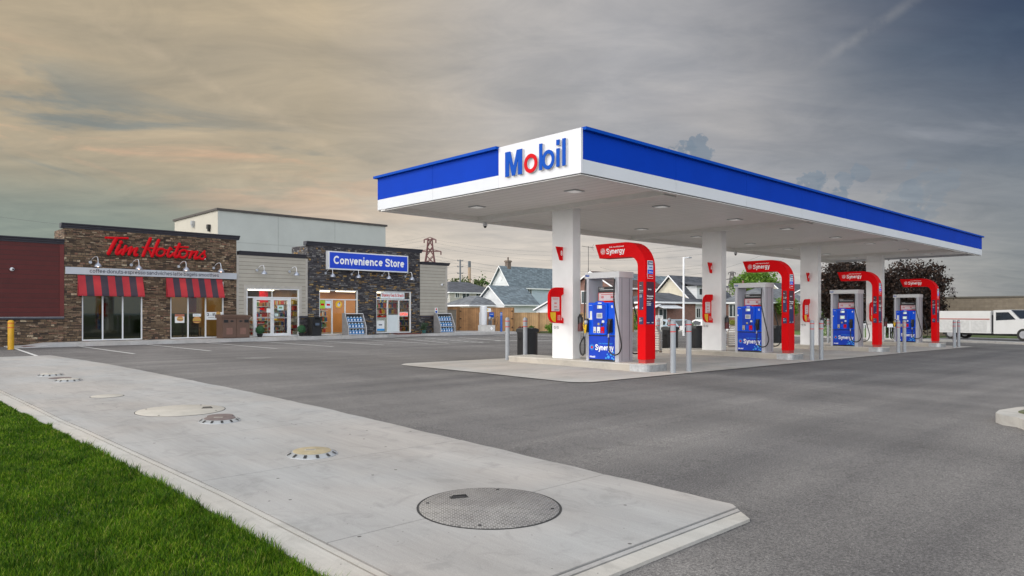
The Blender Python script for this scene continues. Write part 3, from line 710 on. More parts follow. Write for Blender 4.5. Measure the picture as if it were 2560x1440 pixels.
# fascia: blue band above a white band, in panels with open joints; front, left, right, back
JF = .004
def fascia(a0, a1, mk, n, name_b, name_w):
    w = (a1-a0)/n
    mbb, mbw = MB(), MB()
    for i in range(n):
        mk(mbb, a0+i*w+JF, a0+(i+1)*w-JF, ZD+.001, ZT-.03); mk(mbw, a0+i*w+JF, a0+(i+1)*w-JF, ZB, ZD)
    cp(mbb, name_b, M_BLUE); cp(mbw, name_w, M_WHITE)
fr = lambda mb, a, c, z0, z1: mb.box(a, c, YA, YA+.05, z0, z1)
bk = lambda mb, a, c, z0, z1: mb.box(a, c, YB-.05, YB, z0, z1)
lf = lambda mb, a, c, z0, z1: mb.box(XA, XA+.05, a, c, z0, z1)
rt = lambda mb, a, c, z0, z1: mb.box(XB-.05, XB, a, c, z0, z1)
fascia(XA+.056, XB, fr, 9, 'fascia_blue', 'fascia_white'); fascia(XA, XB, bk, 9, 'fascia_blue', 'fascia_white')
fascia(12.235, YB-.055, lf, 2, 'fascia_blue', 'fascia_white'); fascia(YA+.055, YB-.055, rt, 3, 'fascia_blue', 'fascia_white')
cp(MB().box(XA+.054, XB-.054, YA+.053, YA+.075, ZB+.01, ZT-.04), 'fascia_backing', mat('fascia_shadow_gap', (.15, .17, .22), .6))
cp(MB().box(XA+.053, XA+.075, YA+.08, YB-.08, ZB+.01, ZT-.04), 'fascia_backing', MATS['fascia_shadow_gap'])
# trims along the top edge and the drip angle below
tr = MB(); tr.box(XA+.06, XB+.07, YA-.09, YA+.10, ZT-.03, ZT+.035); cp(tr, 'top_trim', M_BLUET)
tr = MB(); tr.box(XA-.09, XA+.10, 12.235, YB+.09, ZT-.03, ZT+.035); cp(tr, 'top_trim', M_BLUET)
tr = MB(); tr.box(XB-.08, XB+.09, YA+.11, YB+.09, ZT-.031, ZT+.034); cp(tr, 'top_trim', M_BLUET)
tr = MB(); tr.box(XA+.11, XB-.09, YB-.08, YB+.09, ZT-.032, ZT+.033); cp(tr, 'top_trim', M_BLUET)
an = MB(); an.box(XA+.03, XB-.03, YA+.03, YA+.16, ZB-.035, ZB-.02); an.box(XA+.03, XA+.16, YA+.162, YB-.03, ZB-.035, ZB-.02); an.box(XA+.03, XB-.03, YB-.16, YB-.03, ZB-.036, ZB-.021)
cp(an, 'drip_edge', MATS['beam_white'])
gp = MB(); gp.box(XA+.06, XB-.06, YA+.055, YA+.12, ZB-.019, ZB+.009); gp.box(XA+.06, XA+.12, YA+.13, YB-.06, ZB-.019, ZB+.009); cp(gp, 'shadow_joint', mat('joint_dark', (.10, .09, .085), .7))
# sign panel with raised letters at the near corner
cp(MB().box(XA-.006, XA+.052, YA-.004, 12.228, ZB-.004, ZT+.012), 'sign_panel', mat('sign_panel_white', (.69, .69, .72), .4, nscale=1, namt=.03))
def letter(ch, m, y1, y0, z0, z1):   # returns on a 4 cm block with a pale edge
    text(ch, 'letter_return', M_LGREY, can, '-x', y1+.010, y0-.010, z0-.012, z1+.012, XA-.05, .040, .0, world=True)
    text(ch, 'letter', m, can, '-x', y1, y0, z0, z1, XA-.062, .012, .0, world=True)
def hv(polys, m, name='letter'):
    for dd, mm, grow, nm in ((XA-.050, M_LGREY, .014, 'letter_edge'), (XA-.064, m, 0, name)):
        mb = MB()
        for p in polys:
            mb.prism(p, 0, dd, dd+(.042 if grow else .0135))
        cp(mb, nm, mm)
zb_, zt_ = 4.70, 5.275
def polyM(y1, y0, z0, z1):
    w = y1-y0; s_ = .235*w
    return [(y1, z0), (y1, z1), (y1-s_*1.28, z1), (y1-w/2, z0+.34*(z1-z0)), (y0+s_*1.28, z1), (y0, z1), (y0, z0), (y0+s_, z0), (y0+s_, z0+.70*(z1-z0)), (y1-w/2+s_*.42, z0), (y1-w/2-s_*.42, z0), (y1-s_, z0+.70*(z1-z0)), (y1-s_, z0)]
def polyM2(y1, y0, z0, z1):
    w = y1-y0; s_ = .235*w; c = (y1+y0)/2
    return [(y1, z0), (y1, z1), (y1-s_*1.30, z1), (c, z0+.36*(z1-z0)), (y0+s_*1.30, z1), (y0, z1), (y0, z0), (y0+s_, z0), (y0+s_, z0+.66*(z1-z0)), (c-.20*s_*2, z0), (c+.20*s_*2, z0), (y1-s_, z0+.66*(z1-z0)), (y1-s_, z0)]
def ringpoly(cy, cz, ry, rz_, ti, a0=0, a1=360, n=28):
    out = [(cy+ry*math.cos(R(a0+(a1-a0)*i/n)), cz+rz_*math.sin(R(a0+(a1-a0)*i/n))) for i in range(n+1)]
    inn = [(cy+(ry-ti)*math.cos(R(a0+(a1-a0)*i/n)), cz+(rz_-ti)*math.sin(R(a0+(a1-a0)*i/n))) for i in range(n+1)]
    return [[out[i], out[i+1], inn[i+1], inn[i]] for i in range(n)]
def segs(polys, m, nm, d0, d1):
    mb = MB()
    for p in polys: mb.prism(p, 0, d0, d1)
    bmesh.ops.remove_doubles(mb.bm, verts=mb.bm.verts, dist=1e-5)
    # drop the inner double walls
    seen = {}
    for f in list(mb.bm.faces):
        key = tuple(sorted(v.index for v in f.verts)); seen.setdefault(key, []).append(f)
    mb.bm.verts.index_update(); seen = {}
    for f in mb.bm.faces: seen.setdefault(tuple(sorted(v.index for v in f.verts)), []).append(f)
    bmesh.ops.delete(mb.bm, geom=[f for l_ in seen.values() if len(l_) > 1 for f in l_], context='FACES_ONLY')
    cp(mb, nm, m)
def both(polys, m, gr=0.0):
    """letter face, and the same outline a little wider and farther back as its pale return"""
    segs(polys, m, 'letter', XA-.064, XA-.050)
def back_of(polys): segs(polys, M_LGREY, 'letter_return', XA-.049, XA-.006)
o_ring = ringpoly(11.13, 4.895, .205, .212, .085)
b_bowl = ringpoly(10.60, 4.895, .185, .212, .082)
for P_, m in ((([polyM2(11.95, 11.40, zb_, zt_-.01)]), M_TXTB), (o_ring, M_TXTR), (b_bowl, M_TXTB), ([[(10.868, zb_), (10.868, zt_), (10.775, zt_), (10.775, zb_)]], M_TXTB), ([[(10.36, zb_), (10.36, 5.09), (10.268, 5.09), (10.268, zb_)]], M_TXTB), ([[(10.36, 5.16), (10.36, zt_), (10.268, zt_), (10.268, 5.16)]], M_TXTB), ([[(10.19, zb_), (10.19, zt_), (10.098, zt_), (10.098, zb_)]], M_TXTB)):
    if P_ is b_bowl:
        segs(P_, m, 'letter', XA-.062, XA-.050); back_of([[(y-.006, z-.005) for y, z in q] for q in P_])
    else:
        both(P_, m); back_of([[(y-.006, z-.005) for y, z in q] for q in P_])
# columns and recessed lights
for x in ISL:
    zc = g(x, 13.5)+.16
    zj = 2.98+zc-.34
    mb = MB(); mb.box(x-.16, x+.16, 13.12, 13.89, zc-.02, zj-.004); mb.box(x-.157, x+.157, 13.123, 13.887, zj-.004, zj+.004); mb.box(x-.16, x+.16, 13.12, 13.89, zj+.004, 4.60); cp(mb, 'column', M_COLW)
for y in (11.67, 15.32):
    for x in (13.3, 17.0, 21.1, 24.75, 29.0, 32.6, 36.9, 40.4):
        if y > 15 and x in (13.3,) or True:
            f_ = MB(); f_.lathe([(.26, 0), (.26, .018), (.01, .02)], x, y, 4, 4.578); f_.xf(Matrix.Translation((x, y, 0)) @ Matrix.Rotation(R(45), 4, 'Z') @ Matrix.Translation((-x, -y, 0)))
            fo = cp(f_, 'light_frame', M_GALV)
            f_ = MB(); f_.box(x-.13, x+.13, y-.13, y+.13, 4.566, 4.577); f_.build('light_lens', M_LED, fo)
# cameras under the canopy edge
def dome_cam(x, y, z, label, down=True, face=(0, -1)):
    t = thing('security_camera', (x, y, z), label, 'camera')
    if down:
        MB().cyl(0, 0, -.14, 0, .022, 10).build('stem', M_WHITE, t); MB().lathe([(.03, -.13), (.07, -.15), (.075, -.22), (.05, -.24)], n=16).build('housing', M_WHITE, t, smooth=True)
        MB().sph((0, 0, -.25), .05, 12).build('lens_dome', M_BLK, t, smooth=True)
    else:
        fx, fy = face
        MB().sph((fx*.04, fy*.04, 0), .085, 14, (1, 1, .95)).build('housing', M_WHITE, t, smooth=True); MB().sph((fx*.105+.02, fy*.105, .0), .038, 10).build('lens', M_BLK, t, smooth=True)
dome_cam(15.1, 17.0, 4.58, 'white dome camera hanging under the left end of the canopy')
dome_cam(30.9, 17.05, 4.58, 'small camera under the back edge of the canopy between columns six and four')

# ================================================================== PUMP ISLANDS
def island(ix, label):
    z = g(ix, 12.8)
    t = thing('pump_island', (ix, 12.8, z), label, 'pump island', 'raised concrete pump islands')
    y0, y1 = 10.42-12.8, 15.45-12.8
    ol = [(-.5, y1-.12), (-.38, y1), (.38, y1), (.5, y1-.12)]+arc(.30, y0+.2, .2, 0, -90, 5)+arc(-.30, y0+.2, .2, -90, -180, 5)
    MB().prism(ol, 2, -.25, .150).build('kerb_body', M_ISL, t)
    MB().prism([(a*1.012, c*1.003) for a, c in ol], 2, .150, .176).build('top_edge', M_ITOP, t)
    en = arc(.30, y0+.2, .2, 0, -90, 5)+arc(-.30, y0+.2, .2, -90, -180, 5)
    o2 = [(a*1.02, c-.006) for a, c in en]+[(-.512, y0+.55), (-.497, y0+.55), (-.497, y0+.2)]+[(a*.99, c+.004) for a, c in en[::-1]]+[(.497, y0+.55), (.512, y0+.55)]
    MB().prism([(-.510, y0+.5)]+[(a*1.02, c-.006) for a, c in en[::-1]]+[(.510, y0+.5), (.506, y0+.5)]+[(a*1.008, c-.002) for a, c in en]+[(-.506, y0+.5)], 2, -.02, .172).build('steel_nose', mat('galv_plate', (.45, .46, .47), .38, .6, nscale=12, namt=.2), t)
    return t
ordn = ['nearest', 'second', 'third', 'farthest']
for i, x in enumerate(ISL): island(x, f'{ordn[i]} raised concrete island, carrying the pump numbered {8-2*i}')
def ztop(x): return g(x, 12.8)+.176

# ---------------------------------------------------------------- fuel dispenser
def nozzle(t, X, Y, z, sgn, col, nm='nozzle'):
    m1_ = M_YEL if col == 'y' else M_BLK
    h = MB(); h.box(-.05, .05, -.055, .055, -.20, .16); h.bevel(.012, 2); ho = h.build('holster', M_BLK, t, loc=(X, Y, z)); 
    mb = MB(); mb.tube([(0, 0, .12), (0, 0, .02), (0, .0, -.12), (0, -.0, -.24)], [.022, .034, .030, .016], 8)
    mb.tube([(sgn*.03, .03, .09), (sgn*.05, .05, -.02), (sgn*.02, .03, -.12)], .010, 6)
    no = mb.build(nm, m1_, t, loc=(X+sgn*.075, Y-.02, z)); no.rotation_euler = (R(6), 0, 0)
    if col == 'y':
        MB().sph((0, 0, .06), .055, 10, (1, 1, 1.3)).build('splash_guard', M_GALV, no, smooth=True)
    MB().cyl(0, 0, -.33, -.22, .017, 8).build('swivel', M_GALV, no)
    return no
def pump(left_noz, num):
    """centre at the island top; long side along y; fronts face -x and +x"""
    t = thing('fuel_pump', (0, 0, 0))
    # header
    h = MB(); h.box(-.315, .30, -.60, .56, 2.19, 2.345); h.bevel(.012, 2); hd = h.build('header', M_LGREY, t, smooth=True)
    text('Mobil', 'header_lettering', M_TXTB, hd, '-x', .53, .40, 2.235, 2.295, -.3185, .002, .02)
    # end uprights with folded edges
    def upright(y0, y1, out):
        mb = MB(); mb.prism([(-.30, y0), (-.30, y1), (.285, y1), (.285, y0)] if out < 0 else [(-.30, y0), (-.30, y1), (.285, y1), (.285, y0)], 2, 0, 2.188); mb.bevel(.010, 2)
        o = mb.build('upright', M_GREY, t, smooth=True)
        f = MB(); yy = y0 if out < 0 else y1
        for xx in (-.18, -.165, .14, .155): f.box(xx-.002, xx+.002, min(yy, yy+out*.004), max(yy, yy+out*.004), .03, 2.17)
        f.build('seam', mat('seam_dark', (.16, .16, .18), .6), o); return o
    upright(-.58, -.455, -1); upright(.43, .52, 1)
    # hydraulic cabinet and its doors
    MB().box(-.275, .262, -.45, .425, 0, .05).build('plinth', M_BLK, t)
    MB().box(-.285, .270, -.452, .427, .05, .665).build('lower_cabinet', M_PBLUED, t)
    MB().box(-.10, .10, -.45, .425, .70, 1.545).build('cabinet_core', M_GREY, t)
    for sg in (-1, 1):
        X = sg*.30
        # lower door graphics
        dr = MB(); dr.box(min(X, X-sg*.014), max(X, X-sg*.014), -.449, .424, .055, .655); dr.build('lower_door', M_PBLUED, t)
        if sg < 0:
            d = X-.003
            stroke_text('Synergy', 'door_lettering', M_TXTW, t, '-x', .20, -.40, .29, .44, d-.001, .004, .145)
            text('FUEL TECHNOLOGY', 'door_lettering', M_CYAN, t, '-x', .09, -.38, .452, .482, d, .003, .02)
            text('Mobil', 'door_lettering', M_TXTW, t, '-x', .39, .21, .085, .135, d, .003, .03)
            em = MB()
            for q in range(20):
                a = 2*math.pi*q/20
                for k_, (rr, ss) in enumerate(((.062, .009), (.082, .007), (.045, .010))):
                    cy_, cz_ = .315+rr*math.cos(a+.15*k_), .36+rr*math.sin(a+.15*k_)
                    em.prism([(cy_+ss*math.cos(c), cz_+ss*math.sin(c)) for c in (0, 1.57, 3.14, 4.71)], 0, d-.0005*k_, d+.003)
            em.build('door_emblem', M_CYAN, t)
            em = MB(); em.prism([(.315+.034*math.cos(a), .36+.034*math.sin(a)) for a in np.linspace(0, 5.9, 14)], 0, d-.002, d+.003)
            em.build('door_emblem', M_TXTR, t)
            bu = MB(); rr_ = random.Random(5)
            for q, (by, bz, br_) in enumerate(((-.33, .19, .040), (-.40, .25, .030), (-.24, .12, .045), (-.36, .10, .030), (-.41, .16, .025), (-.16, .09, .028), (-.29, .25, .022), (-.20, .19, .022), (-.41, .07, .028))):
                bu.prism([(by+br_*math.cos(a), bz+br_*math.sin(a)) for a in np.linspace(0, 5.24, 6)], 0, d+.0004*(q % 3), d+.003)
            bu.build('door_bubbles', M_CYAN, t)
        # upper bezel: flat blue side fields and a raised arched console
        bz_ = MB(); x0, x1 = (X-.008, X+.20) if sg < 0 else (X-.20, X+.008)
        bz_.box(x0, x1, -.453, .428, .69, 1.545); bz_.build('bezel', M_PBLUE, t)
        xa, xb_ = (X-.055, X-.0085) if sg < 0 else (X+.0085, X+.055)
        co = [(.255, .73), (.275, 1.50)]+[(.275-.51*i/10, 1.50+.085*math.sin(math.pi*i/10)) for i in range(1, 10)]+[(-.235, 1.50), (-.215, .73), (-.16, .70), (.20, .70)]
        cs = MB(); cs.prism(co, 0, xa, xb_); cs.bevel(.010, 2, 50); cs.build('console', M_PBLUE, t, smooth=True)
        MB().box(min(X, X-sg*.02)-.012, max(X, X-sg*.02)+.004, -.452, .427, .668, .682).build('shadow_gap', M_BLK, t)
        if sg < 0:
            d = X-.058
            def pan(nm, m, y0, y1, z0, z1, dd=0, dp=.006): return MB().box(d-dd-dp, d-dd, y0, y1, z0, z1).build(nm, m, t)
            pan('console_recess', M_PBLUED, -.185, .225, .74, 1.485, -.002, .004)
            pan('price_display', M_LGREY, -.075, .085, 1.385, 1.475, .003); pan('display_screen', M_SCREEN, -.065, .03, 1.395, 1.465, .0092, .003)
            pan('brand_sticker', M_PAPW, -.06, .06, 1.515, 1.545, .000, .004)
            pan('screen_frame', M_LGREY, -.085, .105, 1.13, 1.27, .003); pan('screen', M_SCREEN if num == 4 or num == 2 else mat('screen_grey', (.32, .34, .36), .3), -.055, .075, 1.155, 1.245, .0092, .003)
            pan('notice', M_PAPW, -.15, -.075, 1.015, 1.075, .003); pan('card_reader', M_PBLUED, -.05, .10, .93, 1.08, .003, .014); pan('card_slot', M_BLK, -.095, -.05, .935, .995, .003, .02)
            pan('receipt_label', mat('label_gold', (.42, .36, .14), .5), .0, .06, .95, 1.01, .018, .004)
            cols = (M_LGREY, M_PAPW, M_TXTR) if num == 8 else (M_LIDC, M_PBLUE, M_TXTR)
            for q, (yc, w_) in enumerate(((.165, .085), (.035, .095), (-.095, .11))):
                pan('grade_button', cols[q], yc-w_/2, yc+w_/2, .745, .905, .003, .010)
                pan('grade_marker', M_TXTB if q else M_BLK, yc-.02, yc+.02, .76, .79, .0135, .003)
            text(str(num), 'pump_number', M_TXTW, t, '-x', -.34, -.395, 1.40, 1.475, X-.012, .003, .02)
            if num in (8, 2): MB().box(X-.013, X-.009, .285, .38, 1.09, 1.32).build('notice', M_PAPW, t); MB().box(X-.0125, X-.009, .38, .425, 1.09, 1.135).build('notice', M_PAPW, t)
            else: MB().box(X-.013, X-.009, .385, .44, 1.22, 1.27).build('notice', M_PAPW, t)
            text('FUEL CLEAN', 'bezel_lettering', M_TXTW, t, '-x', .40, .29, 1.465, 1.485, X-.0105, .002, .01)
            MB().box(X-.0125, X-.009, -.31, -.25, .95, 1.085).build('notice', M_PAPW, t)
        # price topper between the uprights
        xo = X*.16
        MB().box(xo-.012 if sg < 0 else xo-.008, xo+.008 if sg < 0 else xo+.012, -.45, .30, 1.555, 1.81).build('topper_red', M_FRED, t) if sg < 0 else None
        if sg < 0:
            MB().box(xo-.016, xo-.0125, -.43, .275, 1.60, 1.80).build('topper_poster', M_PAPER, t)
            text('10', 'poster_lettering', M_TXTR, t, '-x', .20, .11, 1.66, 1.73, xo-.0185, .002, .03); text('30', 'poster_lettering', M_TXTR, t, '-x', -.12, -.21, 1.66, 1.73, xo-.0185, .002, .03)
            l_ = MB(); l_.box(xo-.0185, xo-.0165, -.38, .20, 1.755, 1.768); l_.build('poster_line', M_TXTR, t)
            MB().box(xo-.0185, xo-.0165, -.39, -.20, 1.615, 1.64).build('poster_bar', M_TXTK, t)
            MB().box(xo-.03, xo+.01, -.45, .28, 1.815, 1.97).build('topper_black', M_BLK, t)
            MB().box(xo-.033, xo-.0305, -.30, .24, 1.885, 1.895).build('topper_line', M_PAPW, t)
            text('SYNERGY', 'topper_lettering', M_TXTW, t, '-x', .25, .08, 1.92, 1.945, xo-.0325, .002, .01)
        # hose side: black holster and nozzle, hose from the header
        nzY = -.335
        nozzle(t, X-(.03 if sg < 0 else -.03), nzY, .96, sg, 'k')
        hx = X+sg*.10
        pts = [(X+sg*.02, -.47, 2.17), (X+sg*.05, -.475, 2.02), (hx, -.50, 1.6), (hx+sg*.03, -.62, 1.1), (hx+sg*.04, -.74, .62), (hx+sg*.04, -.77, .42), (hx+sg*.04, -.70, .25), (hx+sg*.04, -.55, .19), (hx+sg*.03, -.40, .25), (hx+sg*.02, -.345, .38), (hx, -.335, .55), (X+sg*.105, -.345, .64)]
        sm = smooth_path(pts, 6); MB().tube(sm, .0185, 8).build('hose', M_RUB, t, smooth=True)
        MB().cyl(0, 0, 0, .09, .022, 8).build('hose_swivel', M_GALV, t, loc=(X+sg*.02, -.47, 2.10))
        if left_noz:
            nozzle(t, X-(.02 if sg < 0 else -.02), .47, .96, sg, 'y')
            pts = [(X+sg*.01, .52, 2.17), (X+sg*.03, .53, 1.9), (X+sg*.05, .54, 1.2), (X+sg*.06, .53, .62), (X+sg*.07, .51, .28), (X+sg*.09, .55, .14), (X+sg*.11, .62, .20), (X+sg*.12, .63, .42), (X+sg*.10, .54, .60), (X+sg*.095, .475, .66)]
            MB().tube(smooth_path(pts, 6), .0185, 8).build('hose', M_RUB, t, smooth=True)
    return t
def smooth_path(pts, n):
    P = [Vector(p) for p in pts]; out = []
    for i in range(len(P)-1):
        a, b_, c, d = P[max(i-1, 0)], P[i], P[i+1], P[min(i+2, len(P)-1)]
        for j in range(n):
            t = j/n; out.append(.5*((2*b_)+(c-a)*t+(2*a-5*b_+4*c-d)*t*t+(3*b_-a-3*c+d)*t*t*t))
    out.append(P[-1]); return out
for i, (x, num) in enumerate(zip(ISL, (8, 6, 4, 2))):
    t = pump(num in (8, 2), num); t.location = (x, 12.0, ztop(x))
    tag(t, f'blue and grey fuel pump numbered {num} on the {ordn[i]} island', 'fuel pump', 'fuel pumps on the islands')

# ---------------------------------------------------------------- red arch signs
def arch(label):
    t = thing('arch_sign', (0, 0, 0), label, 'arch sign', 'red arch signs over the pumps')
    # outline in (y, z): foot at y 0..0.235, arm towards +y
    ol = [(0, .10), (0, 2.30)]+[(.62-.62*math.cos(R(a)), 2.42+.68*math.sin(R(a))) for a in range(0, 91, 9)]+[(1.63, 3.10), (1.48, 2.72), (.50, 2.715)]+[(.50-.26*math.sin(R(a)), 2.455+.26*math.cos(R(a))) for a in range(9, 91, 9)]+[(.24, .10)]
    mb = MB(); mb.prism(ol, 0, -.20, .22); mb.bevel(.010, 2, 50); mb.build('arch_body', M_FRED, t, smooth=True)
    MB().box(-.185, .205, .012, .228, 0, .10).build('base', M_FREDB, t)
    X = -.203
    stroke_text('Synergy', 'arm_lettering', M_TXTW, t, '-x', 1.245, .66, 2.825, 2.968, X-.003, .005, .145)
    text('FUEL TECHNOLOGY', 'arm_lettering', M_TXTW, t, '-x', 1.15, .67, 2.985, 3.015, X-.002, .004, .02)
    em = MB()
    for q in range(22):
        a = 2*math.pi*q/22
        for k_, (rr, ss) in enumerate(((.062, .0075), (.083, .0055), (.040, .008))):
            cy_, cz_ = 1.36+rr*math.cos(a+.14*k_), 2.90+rr*math.sin(a+.14*k_)
            em.prism([(cy_+ss*math.cos(c), cz_+ss*math.sin(c)) for c in (0, 1.57, 3.14, 4.71)], 0, X-.002, X+.003)
    em.prism([(1.36+.018*math.cos(a), 2.90+.018*math.sin(a)) for a in np.linspace(0, 5.5, 8)], 0, X-.002, X+.003)
    em.build('arm_emblem', M_TXTW, t)
    def px_panel(nm, m, y0, y1, z0, z1, d=0): return MB().box(X-.004-d, X-d, y0, y1, z0, z1).build(nm, m, t)
    a1 = px_panel('side_poster', M_NAVY, .062, .188, 1.355, 1.75); px_panel('side_poster', M_MAROON, .062, .188, 1.75, 2.065)
    px_panel('side_notice', M_NAVY, .062, .188, .99, 1.17)
    def pt(s_, u0, u1, v0, v1): text(s_, 'poster_lettering', M_TXTW, t, '-x', u0, u1, v0, v1, X-.006, .002, .02)
    pt('Synergy', .175, .12, 1.965, 1.985); pt('We can take', .18, .07, 1.835, 1.86); pt('you further', .18, .075, 1.795, 1.82)
    pt('Engineered', .18, .11, 1.725, 1.74); pt('for better', .18, .10, 1.695, 1.71); pt('economy', .18, .11, 1.665, 1.68); pt('Mobil', .10, .07, 1.39, 1.41); pt('Mobil', .18, .15, 1.13, 1.15); pt('Find out', .18, .09, 1.09, 1.105); pt('more', .18, .12, 1.065, 1.08)
    # faces towards -y
    Y = -.003
    def py_panel(nm, m, x0, x1, z0, z1, d=0): return MB().box(x0, x1, Y-.004-d, Y-d, z0, z1).build(nm, m, t)
    py_panel('front_poster', M_NAVY, -.165, .155, .99, 1.55); py_panel('front_poster', M_MAROON, -.165, .155, 1.55, 2.065)
    def ft(s_, x0, x1, v0, v1): text(s_, 'poster_lettering', M_TXTW, t, '-y', x0, x1, v0, v1, Y-.006, .002, .02)
    ft('Synergy', -.11, .04, 1.85, 1.895); ft('We can take', -.15, .12, 1.68, 1.73); ft('you further', -.15, .10, 1.615, 1.665); ft('Engineered', -.15, .0, 1.545, 1.575); ft('for better', -.15, .04, 1.50, 1.53); ft('economy', -.15, .02, 1.455, 1.485); ft('Mobil', .06, .13, 1.02, 1.045); ft('Fuel', -.15, -.05, 1.02, 1.04)
    py_panel('grade_plate', M_PAPW, -.125, .115, 2.145, 2.60)
    for q, m in enumerate((M_TXTR, M_PBLUE, mat('sign_pale_blue', (.50, .62, .75), .5), mat('sign_slate', (.14, .18, .28), .5))):
        py_panel('grade_field', m, -.115, .105, 2.155+.11*q, 2.258+.11*q, .005)
        text(('Supreme', 'Extra', 'Regular', 'Diesel')[q], 'grade_lettering', M_TXTW if q != 2 else M_TXTB, t, '-y', -.07, .08, 2.185+.11*q, 2.225+.11*q, Y-.012, .002, .01)
    return t
a0 = arch('')
for i, x in enumerate(ISL):
    t = a0 if i == 0 else dup(a0)
    t.location = (x, 10.66, ztop(x)-.005); t['label'] = f'red arch sign with white lettering at the near end of the {ordn[i]} island'

# ---------------------------------------------------------------- number flags and service panels on the columns
for i, x in enumerate(ISL):
    zc = ztop(x)-.34; num = 8-2*i
    t = thing('number_flag', (x-.16, 13.5, 3.27+zc), f'small red number flag reading {num} on its white column', 'number flag', 'number flags on the columns')
    MB().prism([(-.28, .185), (0, .185), (0, -.19), (-.115, -.19)], 1, -.015, .015).build('plate', M_FRED, t)
    text(str(num), 'number', M_TXTW, t, '-y', -.095, -.025, -.06, .08, -.018, .003, .02)
    t = thing('service_board', (x-.16, 13.5, 1.85+zc), f'red service panel with a pale poster and yellow pocket on the column of pump {num}', 'service panel', 'service panels on the columns')
    ol = [(0, .47), (-.27, .47)]+[(-.27-.30*math.sin(R(a)), .19+.28*math.cos(R(a))) for a in range(15, 91, 15)]+[(-.57, -.27)]+[(-.32-.25*math.cos(R(a)), -.27-.25*math.sin(R(a))) for a in range(15, 91, 15)]+[(0, -.53), (0, -.40), (-.09, -.34), (-.09, .24), (0, .29)]
    MB().prism(ol, 1, -.04, .04).build('panel', M_FRED, t)
    MB().box(-.50, -.18, -.044, -.041, -.19, .20).build('poster', M_PAPER, t)
    mb = MB()
    for q, (w_, zz, hh) in enumerate(((.24, .165, .012), (.20, .135, .012), (.10, .03, .04), (.12, -.07, .03))): mb.box(-.34-w_/2, -.34+w_/2, -.0465, -.0445, zz-hh/2, zz+hh/2)
    mb.build('poster_lines', mat('poster_print_red', (.62, .20, .20), .5), t); MB().box(-.38, -.21, -.0465, -.0445, -.165, -.145).build('poster_bar', M_TXTK, t)
    MB().prism([(-.545, -.22), (-.33, -.22), (-.33, -.495)]+[(-.33-.215*math.cos(R(a)), -.27-.225*math.sin(R(a))) for a in range(80, 0, -16)], 1, -.045, -.041).build('yellow_pocket', M_YEL, t)
    mb = MB()
    for yy in (-.23, -.16, -.09): mb.box(yy-.012, yy+.012, -.0445, -.041, -.44, -.30)
    mb.build('pictograms', mat('pictogram_pink', (.75, .45, .45), .5), t)
    t = thing('warning_stickers', (x-.161, 13.74, 1.20+zc), f'pair of round prohibition stickers low on the column of pump {num}', 'stickers', 'sticker pairs on the columns')
    for s_ in (.055, -.055):
        c_ = MB(); c_.bm.free(); c_.bm = bmesh.new()
        for q in range(18):
            a, e = 2*math.pi*q/18, 2*math.pi*(q+1)/18
            c_.prism([(s_+.040*math.cos(a), .040*math.sin(a)), (s_+.040*math.cos(e), .040*math.sin(e)), (s_+.033*math.cos(e), .033*math.sin(e)), (s_+.033*math.cos(a), .033*math.sin(a))], 0, -.003, 0)
        c_.prism([(s_+.028, .022), (s_+.022, .028), (s_-.028, -.022), (s_-.022, -.028)], 0, -.003, 0); c_.build('ring', M_TXTK, t)
    # fire extinguisher under a black cover on the far right face
    t = thing('fire_extinguisher', (x+.06, 13.12, 1.10+zc), f'fire extinguisher hung on the near face of the column of pump {num}', 'fire extinguisher', 'fire extinguishers on the columns')
    MB().lathe([(.055, 0), (.075, .01), (.075, .22), (.072, .24)], 0, -.09, 16).build('cylinder', mat('extinguisher_maroon', (.14, .03, .03) if num != 2 else (.35, .015, .02), .45), t, smooth=True)
    MB().lathe([(.074, .24), (.076, .38), (.04, .43), (.02, .45)], 0, -.09, 16).build('cover', mat('extinguisher_cover', (.06, .06, .065), .3), t, smooth=True)
    mb = MB(); mb.tube([(0, -.09, .45), (-.05, -.11, .48), (-.10, -.10, .40), (-.09, -.09, .20)], .012, 6); mb.build('hose', M_RUB, t)
    MB().box(.0, .10, -.10, -.075, .44, .47).build('lever', M_BLK, t)
    MB().box(-.03, .03, -.02, 0, .10, .40).build('bracket', M_GALV, t)

# ---------------------------------------------------------------- bollards
def bollard(m, h=1.30, r=.068, tape=True):
    t = thing('bollard')
    MB().lathe([(r, -.03), (r, h-.06), (r*.86, h-.025), (r*.5, h-.004), (.004, h)], n=18).build('post', m, t, smooth=True)
    if tape:
        for z in (h-.13, h-.30): MB().lathe([(r*1.0, z), (r*1.03, z+.001), (r*1.03, z+.024), (r*1.0, z+.025)], n=18).build('red_band', M_RTAPE, t, smooth=True)
    return t
b0 = bollard(M_BOLL)
first = True
for i, x in enumerate(ISL):
    for (yy, end) in ((9.97, 'near'), (15.85, 'far')):
        for sd_, s_ in (('left', -.02 if end == 'near' else -.06), ('right', .68 if end == 'near' else .70)):
            t = b0 if first else dup(b0); first = False
            X_ = x+s_; t.location = (X_, yy, g(X_, yy))
            tag(t, f'{sd_} grey bollard with red bands at the {end} end of the {ordn[i]} island', 'bollard', 'grey bollards at the island ends')
ys_ = bollard(M_BOLLY, 1.12, .105); ys_.location = (5.12, 33.2, g(5.1, 33.2)); tag(ys_, 'yellow bollard with red bands at the left end of the store walk', 'bollard')
bb = bollard(M_BOLLB, 1.30, .075, False); bb.location = (32.3, 34.75, .33); tag(bb, 'blue bollard with white bands beside the white gas cylinder', 'bollard')
for z in (1.10, 1.20): MB().lathe([(.0752, z), (.078, z+.001), (.078, z+.024), (.0752, z+.025)], n=18).build('white_band', M_TXTW, bb)

